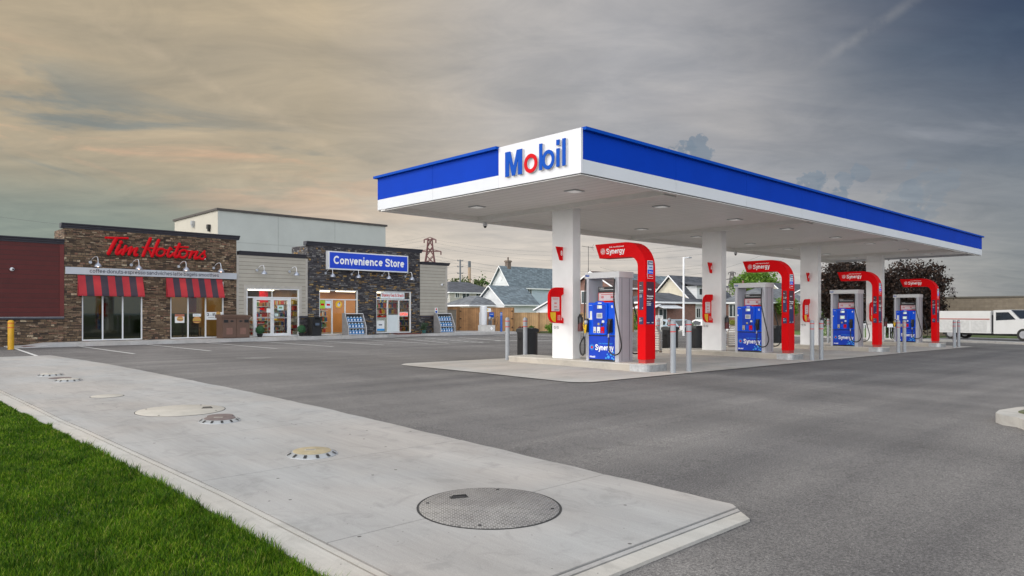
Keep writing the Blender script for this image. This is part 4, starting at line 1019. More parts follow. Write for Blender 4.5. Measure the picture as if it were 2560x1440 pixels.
# ---------------------------------------------------------------- waste bins at the islands
def waste_bin():
    t = thing('waste_bin')
    ol = [(-.30, -.14), (-.14, -.24), (.14, -.24), (.30, -.14), (.30, .14), (.14, .24), (-.14, .24), (-.30, .14)]
    mb = MB(); mb.prism(ol, 2, 0, .80); mb.bevel(.012, 2, 30); mb.build('body', M_BLK, t, smooth=True)
    MB().prism([(a*1.03, c*1.03) for a, c in ol], 2, .80, .835).build('rim', M_BLK, t)
    mb = MB(); mb.prism([(-.30, .835), (-.28, .93), (-.14, .965), (0, .945), (.14, .965), (.28, .93), (.30, .835)], 1, -.22, .22); mb.bevel(.015, 2, 40); mb.build('hood', M_BLK, t, smooth=True)
    MB().tube([(-.31, -.02, .62), (-.36, -.02, .60), (-.37, -.02, .68)], .012, 6).build('handle', M_BLK, t)
    return t
wb = waste_bin()
bins = [(16.15, 16.15, 'black waste bin behind the grey bollards left of column eight'), (23.85, 15.95, 'black waste bin between the two near bollards and the white rack'), (27.6, 17.1, 'black waste bin immediately left of the column of pump 6'), (32.35, 15.8, 'black waste bin between pump 6 and its red arch')]
for i, (x, y, lb) in enumerate(bins):
    t = wb if i == 0 else dup(wb)
    t.location = (x, y, g(x, y)); t.rotation_euler = (0, 0, R(-8)); tag(t, lb, 'waste bin', 'black waste bins around the islands')

# ---------------------------------------------------------------- slatted racks seen from behind
def rack():
    t = thing('slatted_rack')
    M_W = mat('rack_cream', (.60, .56, .50), .5)
    ol = [(-.52, .04), (-.52, .70), (-.36, .98), (.36, .98), (.52, .70), (.52, .04)]
    fr_ = MB()
    for i in range(len(ol)):
        a, c = ol[i], ol[(i+1) % len(ol)]
        fr_.tube([(-.02, a[0], a[1]), (-.02, c[0], c[1])], .022, 6)
    fr_.build('frame', mat('rack_taupe', (.27, .22, .19), .5), t)
    sl = MB()
    for i in range(10):
        z = .09+.088*i; w = .47 if z < .68 else .47-(z-.68)*.55
        sl.box(-.012, .012, -w, w, z, z+.062)
    sl.build('slats', M_W, t)
    sh = MB()
    for z in (.10, .42, .72): sh.box(.02, .30-.2*z*.4, -.46, .46, z, z+.02)
    sh.build('shelves', M_GALV, t)
    for s_ in (-.47, .47): MB().box(-.03, .30, s_-.02, s_+.02, 0, .05).build('foot', M_W, t)
    return t
rk = rack(); rk.location = (22.7, 16.15, g(22.7, 16.15)); rk.rotation_euler = (0, 0, 0); tag(rk, 'cream slatted rack behind pump 8 and its red arch', 'rack', 'slatted racks')
r2 = dup(rk, (29.6, 16.2, g(29.6, 16.2)), 'cream slatted rack mostly hidden behind pump 6', R(58))
# traffic delineator leaning by the last column
dl = thing('delineator', (40.6, 15.2, g(40.6, 15.2)), 'orange and white traffic delineator on a black base by the far column', 'delineator')
MB().box(-.22, .22, -.22, .22, 0, .05).build('base', M_BLK, dl)
for z0, z1, m in ((.05, .62, mat('delineator_orange', (.75, .09, .02), .5)), (.62, .86, M_TXTW), (.86, 1.14, MATS['delineator_orange'])):
    MB().tube([(0, 0, z0), (0, 0, z1)], [.085-.035*z0, .085-.035*z1], 14).build('sleeve', m, dl).rotation_euler = (0, R(7), R(-45))
sb_ = thing('small_cone', (42.3, 18.6, g(42.3, 18.6)), 'little orange cone on the asphalt left of pump 4', 'cone')
MB().lathe([(.16, 0), (.16, .03), (.10, .03), (.03, .45)], n=14).build('cone_body', MATS['delineator_orange'], sb_)

# ================================================================== STORE BUILDING
YW = 35.94; ZW = .345
st = thing('store_building', (5, YW, 0), 'low stone and siding store building with dark cornices and a tall pale box behind', 'building')
def sp(mb, name, m, **k): return mb.build(name, m, st, world=True, **k)
def wall(mb, x0, x1, z0, z1, y0, y1, ops):
    """wall with rectangular openings (x0, x1, z0, z1), cut into butting boxes"""
    xs = sorted({x0, x1}|{o[0] for o in ops}|{o[1] for o in ops})
    for a, c in zip(xs, xs[1:]):
        o = [q for q in ops if q[0] <= a+1e-6 and q[1] >= c-1e-6]
        if not o: mb.box(a, c, y0, y1, z0, z1)
        else:
            if o[0][2] > z0: mb.box(a, c, y0, y1, z0, o[0][2])
            if o[0][3] < z1: mb.box(a, c, y0, y1, o[0][3], z1)
YI = YW+.30
# walls
m_ = MB(); wall(m_, 7.47, 15.04, .05, 5.28, YW, YI, [(8.14, 10.62, ZW, 3.15), (11.85, 14.40, ZW, 3.15)]); m_.box(7.47, 7.77, YI, YI+1.6, .05, 5.28); m_.box(14.74, 15.04, YI, YI+1.6, 3.2, 5.28); sp(m_, 'brown_stone_wall', M_STONE_B)
m_ = MB(); m_.box(-6, 7.465, YW+.02, YI, .05, 1.31); sp(m_, 'brown_stone_wall', M_STONE_B)
m_ = MB(); m_.box(-6, 7.465, YW+.03, YI, 1.41, 4.56); sp(m_, 'red_siding', M_RED)
m_ = MB(); m_.box(7.30, 7.462, YW+.005, YW+.028, 1.42, 4.55); sp(m_, 'red_corner_board', M_REDT)
m_ = MB(); m_.box(-6, 7.46, YW-.05, YW+.10, 1.315, 1.405); m_.bevel(.01, 1); sp(m_, 'ledge', M_CORN)
m_ = MB(); m_.box(-6, 7.46, YW-.06, YW-.052, 1.395, 1.412); sp(m_, 'ledge_flashing', M_GALV)
m_ = MB(); wall(m_, 15.045, 18.995, 1.41 if False else .05, 4.54, YW+.05, YI, [(15.58, 18.50, ZW-.3, 2.87), (18.50, 18.99, .05, 1.41)]); sp(m_, 'beige_siding', M_BEIGE)
m_ = MB(); m_.box(18.505, 18.995, YW+.04, YI, .05, 1.30); sp(m_, 'dark_stone_base', M_STONE_D)
m_ = MB(); m_.box(18.48, 18.99, YW-.02, YW+.10, 1.305, 1.405); m_.box(26.54, 28.80, YW-.04, YW+.06, 1.305, 1.405); sp(m_, 'ledge', M_CORN)
m_ = MB(); m_.box(15.05, 15.17, YW+.028, YW+.048, .36, 4.52); m_.box(18.87, 18.99, YW+.028, YW+.048, 1.42, 4.52); m_.box(15.44, 15.575, YW+.026, YW+.048, .36, 3.02); m_.box(18.505, 18.64, YW+.026, YW+.048, 1.42, 3.02); m_.box(15.58, 18.50, YW+.027, YW+.048, 2.875, 3.02); sp(m_, 'beige_corner_board', M_BEIGET)
m_ = MB(); wall(m_, 19.0, 26.53, .05, 5.28, YW, YI, [(19.67, 22.13, ZW, 2.87), (23.37, 25.87, ZW+.03, 2.87)]); m_.box(19.0, 19.3, YI, YI+1.6, 3.2, 5.28); m_.box(26.23, 26.53, YI, YI+1.6, 3.2, 5.28); sp(m_, 'dark_stone_wall', M_STONE_D)
m_ = MB(); m_.box(26.535, 28.70, YW+.02, YI, 1.41, 4.58); m_.box(28.45, 28.70, YI, 44.0, 1.41, 4.58); sp(m_, 'beige_siding', M_BEIGE)
m_ = MB(); m_.box(28.56, 28.705, YW+.012, YW+.03, 1.42, 4.56); sp(m_, 'beige_corner_board', M_BEIGET)
m_ = MB(); m_.box(26.535, 28.70, YW+.02, YI, .05, 1.30); m_.box(28.45, 28.70, YI, 44, .05, 1.30); sp(m_, 'dark_stone_base', M_STONE_D)
# cornices: stepped crown profile extruded along x
def cornice(x0, x1, z0, z1, yf=YW):
    h = z1-z0
    prof = [(yf+.28, z0), (yf-.015, z0), (yf-.03, z0+.25*h), (yf-.07, z0+.42*h), (yf-.08, z0+.62*h), (yf-.14, z0+.80*h), (yf-.15, z1), (yf+.28, z1)]
    sp(MB().prism(prof, 0, x0, x1), 'cornice', M_CORN)
cornice(-6, 7.46, 4.565, 4.78, YW+.02); cornice(7.34, 15.18, 5.285, 5.495); cornice(15.19, 18.86, 4.545, 4.75, YW+.04); cornice(18.86, 26.66, 5.285, 5.495); cornice(26.67, 28.84, 4.585, 4.76, YW+.02)
m_ = MB(); m_.box(28.71, 28.84, YW+.31, 44, 4.585, 4.76); sp(m_, 'cornice', M_CORN)
# roof, back, tall rear box
sp(MB().box(-6, 28.44, YI+.01, 46.0, 4.15, 4.30), 'roof', mat('roof_membrane', (.12, .12, .12), .9))
sp(MB().box(-6, 28.44, 45.7, 45.9, .05, 4.14), 'back_wall', M_BEIGE)
M_EIFS = mat('pale_stucco', (.47, .49, .46), .8, nscale=.8, namt=.05, bump=.1)
M_EIFSL = mat('cream_stucco', (.50, .47, .40), .8, nscale=.8, namt=.05)
m_ = MB(); m_.box(18.06, 30.73, 46.0, 53.86, 0, 8.13); tb = sp(m_, 'tall_rear_box', M_EIFS)
m_ = MB(); m_.box(18.045, 18.058, 46.02, 53.84, 4.3, 8.12); sp(m_, 'tall_box_side', M_EIFSL)
m_ = MB()
for x in (22.1, 26.4): m_.box(x, x+.03, 45.992, 46.0, 4.3, 8.12)
m_.box(18.06, 30.73, 45.993, 46.0, 6.15, 6.18); sp(m_, 'stucco_joint', mat('stucco_joint', (.36, .37, .35), .8))
m_ = MB(); m_.box(17.95, 30.84, 45.90, 53.97, 8.135, 8.27); sp(m_, 'tall_box_coping', mat('brown_coping', (.07, .06, .055), .6))
for y, z in ((50.1, 7.6), (47.3, 7.1)):
    m_ = MB(); m_.box(17.86, 18.04, y-.14, y+.14, z-.05, z+.22); m_.box(17.90, 18.04, y-.09, y+.09, z-.22, z-.06); sp(m_, 'wall_light', M_GALV if y > 50 else M_BLK)
# rooms behind the glass
M_TAN = mat('interior_tan', (.46, .30, .12), .8, nscale=.7, namt=.2); M_ORG = mat('interior_orange', (.50, .22, .07), .8, nscale=.9, namt=.15)
M_FLR = mat('interior_floor', (.18, .16, .14), .5); M_CEIL = mat('interior_ceiling', (.45, .42, .36), .8); M_OLV = mat('interior_olive', (.42, .33, .10), .8, nscale=.7, namt=.15)
m_ = MB(); m_.box(7.8, 28.4, YI+.02, 44.0, .30, .352); sp(m_, 'floor', M_FLR)
m_ = MB(); m_.box(7.8, 15.04, YI+.02, 44.0, 3.30, 3.36); m_.box(15.11, 28.35, YI+.02, 43.9, 2.92, 2.98); sp(m_, 'ceiling', M_CEIL)
m_ = MB(); m_.box(7.8, 15.0, 41.0, 41.1, .353, 3.29); m_.box(15.0, 15.1, YI+.01, 44.0, .353, 3.29); m_.box(7.78, 7.8, YI+.02, 44, .353, 3.29); sp(m_, 'inner_wall', M_TAN)
m_ = MB(); m_.box(7.82, 14.98, 40.9, 40.99, .353, 1.55); sp(m_, 'window_tone_panel', mat('window_tone_green', (.03, .06, .045), .6, nscale=2, namt=.2))  # added dark panel, tones the lower cafe panes like a reflection
m_ = MB(); m_.box(15.11, 19.2, 43.9, 44.0, .353, 3.29); sp(m_, 'inner_wall', M_OLV)
m_ = MB(); m_.box(19.21, 28.4, 40.6, 40.7, .353, 3.29); m_.box(28.36, 28.44, YI+.02, 44, .353, 3.29); sp(m_, 'inner_wall', M_ORG)
m_ = MB(); m_.box(19.1, 19.2, YI+.6, 43.9, .353, 3.29); sp(m_, 'inner_wall', mat('interior_brown', (.20, .12, .06), .8, nscale=.9, namt=.3))
m_ = MB(); m_.box(18.2, 18.7, 40.2, 40.3, .353, 3.29); sp(m_, 'inner_column', M_TXTR)
def tube_light(x, y, l=1.3, ax=0):
    mb = MB(); mb.box(x-(l/2 if ax == 0 else .06), x+(l/2 if ax == 0 else .06), y-(.06 if ax == 0 else l/2), y+(.06 if ax == 0 else l/2), *((2.86, 2.90) if x > 15 else (3.22, 3.27))); sp(mb, 'ceiling_tube', M_TUBE)
for x, y in ((16.0, 37.6), (17.4, 37.6), (16.2, 39.6), (18.0, 39.6), (16.5, 41.8), (20.6, 37.8), (21.6, 39.6), (24.4, 37.8), (25.6, 39.4), (23.0, 38.6), (12.6, 38.4), (13.8, 39.6)): tube_light(x, y, 1.5)
def area(x, y, e, sx_, sy_, col=(1, .86, .66)):
    l = bpy.data.lights.new('store_light', 'AREA'); l.shape = 'RECTANGLE'; l.size = sx_; l.size_y = sy_; l.energy = e; l.color = col
    o = bpy.data.objects.new('store_light', l); COL.objects.link(o); o.parent = st; o.location = Vector((x, y, 2.84 if x > 15 else 3.19))-st.location
area(17, 39.5, 95, 3, 5); area(21, 38.6, 60, 3, 3); area(24.8, 38.6, 70, 3, 3); area(13.0, 38.8, 26, 3, 3, (1, .80, .55)); area(9.8, 38.8, 45, 2, 3, (1, .85, .6))  # last lamp has no tube, added to brighten the room behind tinted glass
# windows: frame, mullions and glass
def window(x0, x1, z0, z1, xm, zm, gm, name='window'):
    w = MB(); t_ = .055; y0, y1 = YW+.03, YW+.13
    w.box(x0, x0+t_, y0, y1, z0, z1); w.box(x1-t_, x1, y0, y1, z0, z1); w.box(x0+t_, x1-t_, y0, y1, z1-t_, z1); w.box(x0+t_, x1-t_, y0, y1, z0, z0+t_)
    for x in xm: w.box(x-t_/2, x+t_/2, y0+.004, y1-.004, z0+t_, (zm-t_/2) if zm else z1-t_)
    if zm: w.box(x0+t_, x1-t_, y0+.002, y1-.002, zm-t_/2, zm+t_/2)
    o = sp(w, name, M_ALU)
    gl_ = MB(); yy = YW+.075; xs = [x0+t_]+[v for x in xm for v in (x-t_/2, x+t_/2)]+[x1-t_]
    for a, c in zip(xs[::2], xs[1::2]): gl_.box(a, c, yy, yy+.008, z0+t_, (zm-t_/2) if zm else z1-t_)
    if zm: gl_.box(x0+t_, x1-t_, yy, yy+.008, zm+t_/2, z1-t_)
    go = gl_.build('glass', gm, o); go.location = (0, 0, 0)
    return o
window(8.14, 10.62, ZW, 3.14, (8.97, 9.79), None, G_DRK)
window(11.85, 14.40, ZW, 3.14, (12.68, 13.52), None, G_TH)
window(19.67, 22.13, ZW, 2.87, (20.49, 21.32), 2.33, G_CLR)
window(23.37, 25.87, ZW+.03, 2.87, (24.19, 25.0), 2.37, G_CLR)
# entrance: side lights, transom and two doors with handles
y0, y1 = YW+.05, YW+.15
w = MB(); w.box(15.58, 15.64, y0, y1, ZW, 2.87); w.box(18.44, 18.50, y0, y1, ZW, 2.87); w.box(15.64, 18.44, y0, y1, 2.81, 2.87); w.box(15.64, 18.44, y0, y1, 2.355, 2.42); w.box(15.95, 16.04, y0, y1, ZW, 2.355); w.box(17.93, 18.02, y0, y1, ZW, 2.355); w.box(16.97, 16.99, y0+.02, y1, 2.42, 2.81)
w.box(15.64, 15.95, y0+.003, y1, ZW, ZW+.06); w.box(18.02, 18.44, y0+.003, y1, ZW, ZW+.06)
en = sp(w, 'entrance_frame', M_ALU)
m_ = MB(); m_.box(15.64, 15.95, y0+.05, y0+.058, ZW+.06, 2.355); m_.box(18.02, 18.44, y0+.05, y0+.058, ZW+.06, 2.355); m_.box(15.64, 18.44, y0+.05, y0+.058, 2.42, 2.81); m_.build('glass', G_CLR, en)
for x0, x1, hs in ((16.045, 16.975, 1), (16.985, 17.925, -1)):
    d = MB(); s_ = .085; d.box(x0, x0+s_, y0+.01, y1-.01, ZW+.01, 2.35); d.box(x1-s_, x1, y0+.01, y1-.01, ZW+.01, 2.35); d.box(x0+s_, x1-s_, y0+.01, y1-.01, 2.25, 2.35); d.box(x0+s_, x1-s_, y0+.01, y1-.01, ZW+.01, ZW+.16)
    do = sp(d, 'door', M_ALU)
    MB().box(x0+s_, x1-s_, y0+.05, y0+.058, ZW+.16, 2.25).build('glass', G_CLR, do)
    MB().box(x0+s_, x1-s_, y0+.0, y0+.04, 1.30, 1.34).build('push_bar', M_METAL, do)
    hx = x1-.04 if hs > 0 else x0+.04
    MB().tube([(hx, y0+.01, 1.28), (hx, y0-.07, 1.28), (hx-hs*.14, y0-.07, 1.28), (hx-hs*.14, y0-.07, 1.50), (hx, y0-.07, 1.50), (hx, y0+.01, 1.50)], .013, 8).build('handle', M_METAL, do)
# notices stuck to the glass
def sticker(x0, x1, z0, z1, m, label, y=YW+.074, name='window_notice', cat='notice', extra=None):
    t = thing(name, ((x0+x1)/2, y, (z0+z1)/2), label, cat); hx, hz = (x1-x0)/2, (z1-z0)/2
    MB().box(-hx, hx, -.004, 0, -hz, hz).build('sheet', m, t)
    if extra: extra(t, hx, hz)
    return t
def burger(t, x, z, w, h):
    MB().prism([(x+w*.5*math.cos(a), z+h*.08+h*.42*math.sin(a)) for a in np.linspace(0, math.pi, 10)], 1, -.010, -.005).build('bun_picture', mat('bun_orange', (.55, .28, .09), .6, nscale=25, namt=.2), t)
    MB().box(x-w*.52, x+w*.52, -.010, -.005, z-h*.08, z+h*.06).build('filling_picture', mat('filling_yellow', (.62, .45, .08), .6, nscale=25, namt=.3), t)
    MB().box(x-w*.48, x+w*.48, -.010, -.005, z-h*.22, z-h*.09).build('patty_picture', mat('patty_brown', (.22, .08, .04), .6, nscale=25, namt=.2), t)
    MB().prism([(x+w*.48*math.cos(a), z-h*.23+h*.22*math.sin(a)) for a in np.linspace(math.pi, 2*math.pi, 8)], 1, -.010, -.005).build('bun_picture', MATS['bun_orange'], t)
sticker(12.08, 12.52, 1.10, 1.52, M_PAPW, 'white sandwich poster in the left pane under the right striped awning', name='sandwich_poster', cat='poster', extra=lambda t, hx, hz: (MB().box(-hx, hx, -.007, -.0045, hz-.12, hz).build('banner', mat('poster_brown', (.40, .14, .08), .5), t), burger(t, .02, -.02, .30, .24)))
sticker(12.92, 13.30, 1.40, 1.54, M_PAPW, 'small white card with a burger cut-out in the middle pane under the right awning', name='burger_poster', cat='poster', extra=lambda t, hx, hz: (burger(t, 0, -.24, .38, .34), text('Breakfast', 'lettering', mat('lettering_green', (.10, .30, .16), .5), t, '-y', -.12, .12, -.02, .03, -.006, .002)))
sticker(13.56, 14.34, 1.24, 1.62, M_PAPW, 'white two for five offer poster with burgers in the right pane under the right awning', name='offer_poster', cat='poster', extra=lambda t, hx, hz: (text('2', 'lettering', M_TXTK, t, '-y', -.36, -.24, .0, .14, -.006, .002, .03), text('for', 'lettering', M_TXTK, t, '-y', -.20, -.11, .02, .06, -.006, .002), text('$5', 'lettering', M_TXTK, t, '-y', -.09, .06, .0, .14, -.006, .002, .03), MB().box(-.30, .0, -.006, -.004, -.09, -.075).build('small_print', M_TXTK, t), burger(t, .24, -.06, .28, .24), burger(t, .20, .12, .22, .2)))
sticker(19.73, 20.06, 1.82, 2.28, mat('poster_lime', (.35, .60, .05), .5, nscale=6, namt=.2), 'lime green poster in the left pane of the first store window', name='lime_poster', cat='poster', extra=lambda t, hx, hz: MB().box(-.10, .12, -.007, -.004, -.06, .05).build('banner', M_TXTR, t))
sticker(20.08, 20.44, 1.84, 2.27, mat('poster_ice', (.60, .74, .82), .5), 'pale blue poster right beside the lime poster in the store window', name='ice_poster', cat='poster', extra=lambda t, hx, hz: MB().box(-.10, .11, -.007, -.004, -.08, .03).build('banner', M_TXTR, t))
t = thing('round_sticker', (20.92, YW+.074, 2.06), 'round yellow sticker with a pale figure in the middle pane of the first store window', 'sticker')
MB().prism([(.20*math.cos(a), .20*math.sin(a)) for a in np.linspace(0, 2*math.pi, 25)[:-1]], 1, -.004, 0).build('disc', M_YEL, t); MB().prism([(.01+.10*math.cos(a), -.02+.10*math.sin(a)) for a in np.linspace(0, 2*math.pi, 13)[:-1]], 1, -.007, -.0045).build('figure', M_LGREY, t)
MB().box(.03, .08, -.009, -.0071, .02, .12).build('figure', M_TXTB, t)
sticker(23.72, 25.42, 2.43, 2.81, mat('banner_white', (.72, .80, .82), .5), 'white banner with red lettering across the top of the right store window', name='store_banner', cat='banner', extra=lambda t, hx, hz: stroke_text('Stanley Gas & Snack', 'lettering', M_TXTR, t, '-y', -.78, .78, -.07, .11, -.008, .004, .13))
sticker(24.23, 24.95, ZW+.10, 1.46, mat('poster_blank', (.66, .72, .74), .5, nscale=3, namt=.04), 'tall blank white panel in the middle pane of the right store window', name='blank_poster', cat='poster')
sticker(17.28, 17.62, 1.72, 1.98, mat('notice_mint', (.55, .72, .70), .5), 'pale notice with a small drawing on the right door glass', y=y0+.048, extra=lambda t, hx, hz: MB().box(-.09, .09, -.006, -.004, -.04, .05).build('drawing', mat('drawing_green', (.18, .28, .12), .5), t))
sticker(16.68, 16.88, 1.60, 1.80, M_PAPW, 'white notice on the left door glass above the handle', y=y0+.048)
sticker(17.12, 17.32, 1.40, 1.55, MATS['notice_mint'], 'small pale notice on the right door glass beside the handle', y=y0+.048)
sticker(16.30, 16.56, 1.74, 1.84, M_FRED, 'small red oval notice on the left door glass', y=y0+.048)
sticker(17.10, 17.24, 1.20, 1.30, M_YEL, 'small yellow notice below the right door handle', y=y0+.048)
t = thing('open_sign', (25.42, YW+.16, 1.50), 'small red open sign low in the right pane of the right store window', 'sign'); text('OPEN', 'lettering', mat('neon_red', (.8, .05, .04), .4, emit=(1, .1, .06, 1.2)), t, '-y', -.28, .28, -.09, .09, -.01, .01, .02)
MB().box(-.33, .33, .01, .02, -.14, .14).build('backing', M_PAPW, t)
sticker(27.70, 27.93, 1.52, 1.90, M_PAPW, 'white and blue accessible parking sign on the beige wall above the right rack', y=YW+.018, name='parking_sign', cat='sign', extra=lambda t, hx, hz: (MB().box(-.07, .07, -.007, -.004, -.13, -.0).build('blue_field', M_TXTB, t), MB().prism([(.055*math.cos(a), .10+.055*math.sin(a)) for a in np.linspace(0, 5.8, 14)], 1, -.007, -.004).build('red_ring', M_TXTR, t)))

# goods inside, one shelf unit each
def shelf(x, y, w, h, label, seed, n=5):
    rr = random.Random(seed); t = thing('store_shelf', (x, y, .355), label, 'shelf', 'shelves inside the store')
    f_ = MB(); f_.box(-w/2, w/2, .22, .25, 0, h)
    for k_ in range(n): f_.box(-w/2, w/2, -.05, .219, h*k_/n, h*k_/n+.02)
    f_.build('frame', M_LGREY, t)
    ms = [mat('goods_'+c_, tuple(x*.62 for x in v), .5) for c_, v in (('red', (.55, .03, .03)), ('yellow', (.65, .45, .05)), ('orange', (.6, .22, .04)), ('white', (.65, .63, .58)), ('green', (.08, .25, .07)), ('blue', (.03, .10, .35)), ('brown', (.18, .09, .04)), ('pink', (.55, .16, .2)))]
    p_ = MB()
    for k_ in range(n):
        xx = -w/2+.03
        while xx < w/2-.12:
            bw = rr.uniform(.06, .17); p_.mi = rr.randrange(len(ms)); z = h*k_/n+.021
            p_.box(xx, min(xx+bw-.008, w/2), -.04+rr.uniform(0, .03), .18, z, z+rr.uniform(.5, .85)*h/n); xx += bw
    tag(p_.build('goods', ms, t), kind='stuff')
    return t
shelf(16.2, 38.4, 1.3, 1.1, 'low shelf of snacks behind the left entrance door', 1); shelf(17.6, 38.6, 1.3, 1.0, 'low shelf of snacks behind the right entrance door', 2)
shelf(16.4, 41.0, 2.4, 1.9, 'tall shelf of goods deep behind the entrance', 3, 6); shelf(18.4, 40.0, 1.0, 1.9, 'tall shelf at the right of the entrance', 4, 6)
shelf(18.15, 37.9, .9, 1.5, 'shelf of goods right behind the right entrance door', 8, 6); shelf(21.3, 39.4, 1.6, 1.7, 'shelf of goods behind the first store window', 5); shelf(26.9, 39.6, 2.8, 2.3, 'wall shelf of goods behind the right store window', 6, 6); shelf(15.75, 37.3, .5, 1.6, 'narrow rack of goods in the left side light', 7, 6)
sticker(23.46, 23.98, .52, 1.12, M_PAPW, 'white poster low in the left pane of the right store window', name='car_poster', cat='poster', extra=lambda t, hx, hz: (MB().box(-.14, .10, -.007, -.004, .02, .08).build('picture', M_NAVY, t), MB().box(-.26, .26, -.007, -.004, -.30, -.18).build('strip', M_CYAN, t)))
t = thing('blue_stand', (18.2, 36.75, .355), 'dark blue advertising stand in the right side light of the entrance', 'stand'); MB().box(-.13, .13, 0, .05, .3, 1.35).build('board', M_NAVY, t); MB().box(-.10, .10, -.05, .1, 0, .3).build('base', M_BLK, t)
t = thing('wall_shelf', (18.98, 38.3, .355), 'long shelf of goods on the wall right of the entrance', 'shelf'); MB().box(-.05, .1, -1.3, 1.3, 0, 2.0).build('back_panel', M_LGREY, t)
gd = MB(); rr = random.Random(9)
for k_ in range(6):
    yy = -1.25
    while yy < 1.15: bw = rr.uniform(.07, .18); gd.mi = rr.randrange(4); gd.box(-.28, -.055, yy, yy+bw-.01, .33*k_+.05, .33*k_+.05+rr.uniform(.16, .27)); yy += bw
tag(gd.build('goods', [MATS['goods_red'], MATS['goods_yellow'], MATS['goods_white'], MATS['goods_brown']], t), kind='stuff')
t = thing('store_cooler', (20.1, 37.4, .355), 'white drinks cooler with a red front behind the left pane of the first window', 'cooler'); MB().box(-.35, .42, 0, .5, 0, 1.35).build('cabinet', M_PAPW, t); MB().box(.12, .38, -.02, -.003, .2, 1.0).build('red_front', M_TXTR, t); MB().box(-.32, .06, -.02, -.003, .1, 1.25).build('glass_front', mat('cooler_glass', (.20, .30, .26), .2), t)
t = thing('service_counter', (24.4, 37.6, .355), 'red and white counter behind the right store window', 'counter'); MB().box(-1.1, 1.1, 0, .6, 0, .95).build('counter_body', M_PAPW, t); MB().box(-1.15, 1.15, -.04, .62, .955, 1.02).build('counter_top', M_TXTR, t)
t = thing('table', (13.2, 38.2, .355), 'dark dining table behind the window with the sandwich posters', 'table'); MB().lathe([(.4, .72), (.4, .75), (.01, .755)], n=20).build('table_top', mat('dark_wood', (.06, .035, .02), .5), t); MB().cyl(0, 0, 0, .72, .04).build('table_leg', M_BLK, t)
for q, (cx_, lb) in enumerate(((12.5, 'left'), (13.9, 'right'))):
    t = thing('chair', (cx_, 38.3, .355), f'dark dining chair at the {lb} of the table behind the sandwich posters', 'chair', 'chairs inside the cafe')
    MB().box(-.2, .2, -.2, .2, .43, .46).build('seat', MATS['dark_wood'], t); MB().box(-.2, .2, .17, .2, .50, .92).build('backrest', MATS['dark_wood'], t)
    for a in (-.17, .17):
        for c_ in (-.17, .17): MB().box(a-.015, a+.015, c_-.015, c_+.015, 0, .43).build('leg', M_BLK, t)
t = thing('hanging_banner', (13.45, 37.6, 2.5), 'red hanging banner with white lettering inside the cafe window', 'banner'); MB().box(-.22, .22, 0, .01, -.9, .6).build('cloth', mat('banner_red', (.30, .03, .03), .7), t)
t = thing('menu_poster', (9.45, 36.9, 1.95), 'dark red framed poster behind the green tinted cafe window', 'poster'); MB().box(-.22, .22, 0, .02, -.38, .38).build('poster_frame', MATS['banner_red'], t); MB().box(-.11, .11, -.006, -.001, -.20, .22).build('poster_sheet', M_LIDC, t)

# ---------------------------------------------------------------- band, awnings, lettering, lamps
t = thing('lettered_band', (7.5, YW, 3.44), 'pale grey band with dark lettering across the brown stone wall', 'sign band')
m_ = MB(); m_.box(0, 7.53, -.06, -.004, -.155, .15); m_.build('band', mat('band_grey', (.50, .52, .56), .45, .3, nscale=1, namt=.06), t)
stroke_text('coffee.donuts.espresso.sandwiches.latte.bagels.smoothies', 'lettering', mat('lettering_grey', (.08, .08, .10), .5), t, '-y', .93, 6.62, -.07, .105, -.068, .006, .105)
def awning(x0, x1, label):
    t = thing('striped_awning', (x0, YW, 3.25), label, 'awning', 'striped awnings on the brown stone wall')
    w = x1-x0; n = 9; mb = MB()
    for i in range(n):
        a, c = w*i/n, w*(i+1)/n; mb.mi = i % 2
        mb.quad((a, -.02, 0), (c, -.02, 0), (c, -.34, -.84), (a, -.34, -.84)); mb.quad((a, -.34, -.84), (c, -.34, -.84), (c, -.35, -.92), (a, -.35, -.92))
    mb.mi = 0
    for xx in (0, w): mb.quad((xx, -.02, 0), (xx, -.34, -.84), (xx, -.35, -.92), (xx, -.02, -.92))
    ms = [mat('awning_red', (.36, .018, .028), .75, nscale=3, namt=.08), mat('awning_dark', (.036, .026, .042), .8, nscale=3, namt=.1)]
    bmesh.ops.remove_doubles(mb.bm, verts=mb.bm.verts, dist=1e-4); mb.build('canvas', ms, t)
    f_ = MB()
    for xx in (.03, w-.03, w/2): f_.tube([(xx, -.02, -.04), (xx, -.32, -.84), (xx, -.02, -.88)], .012, 6)
    f_.build('frame', M_GALV, t)
awning(7.97, 10.62, 'left red and dark striped awning, over the green tinted window'); awning(11.65, 14.31, 'right red and dark striped awning, over the poster window')
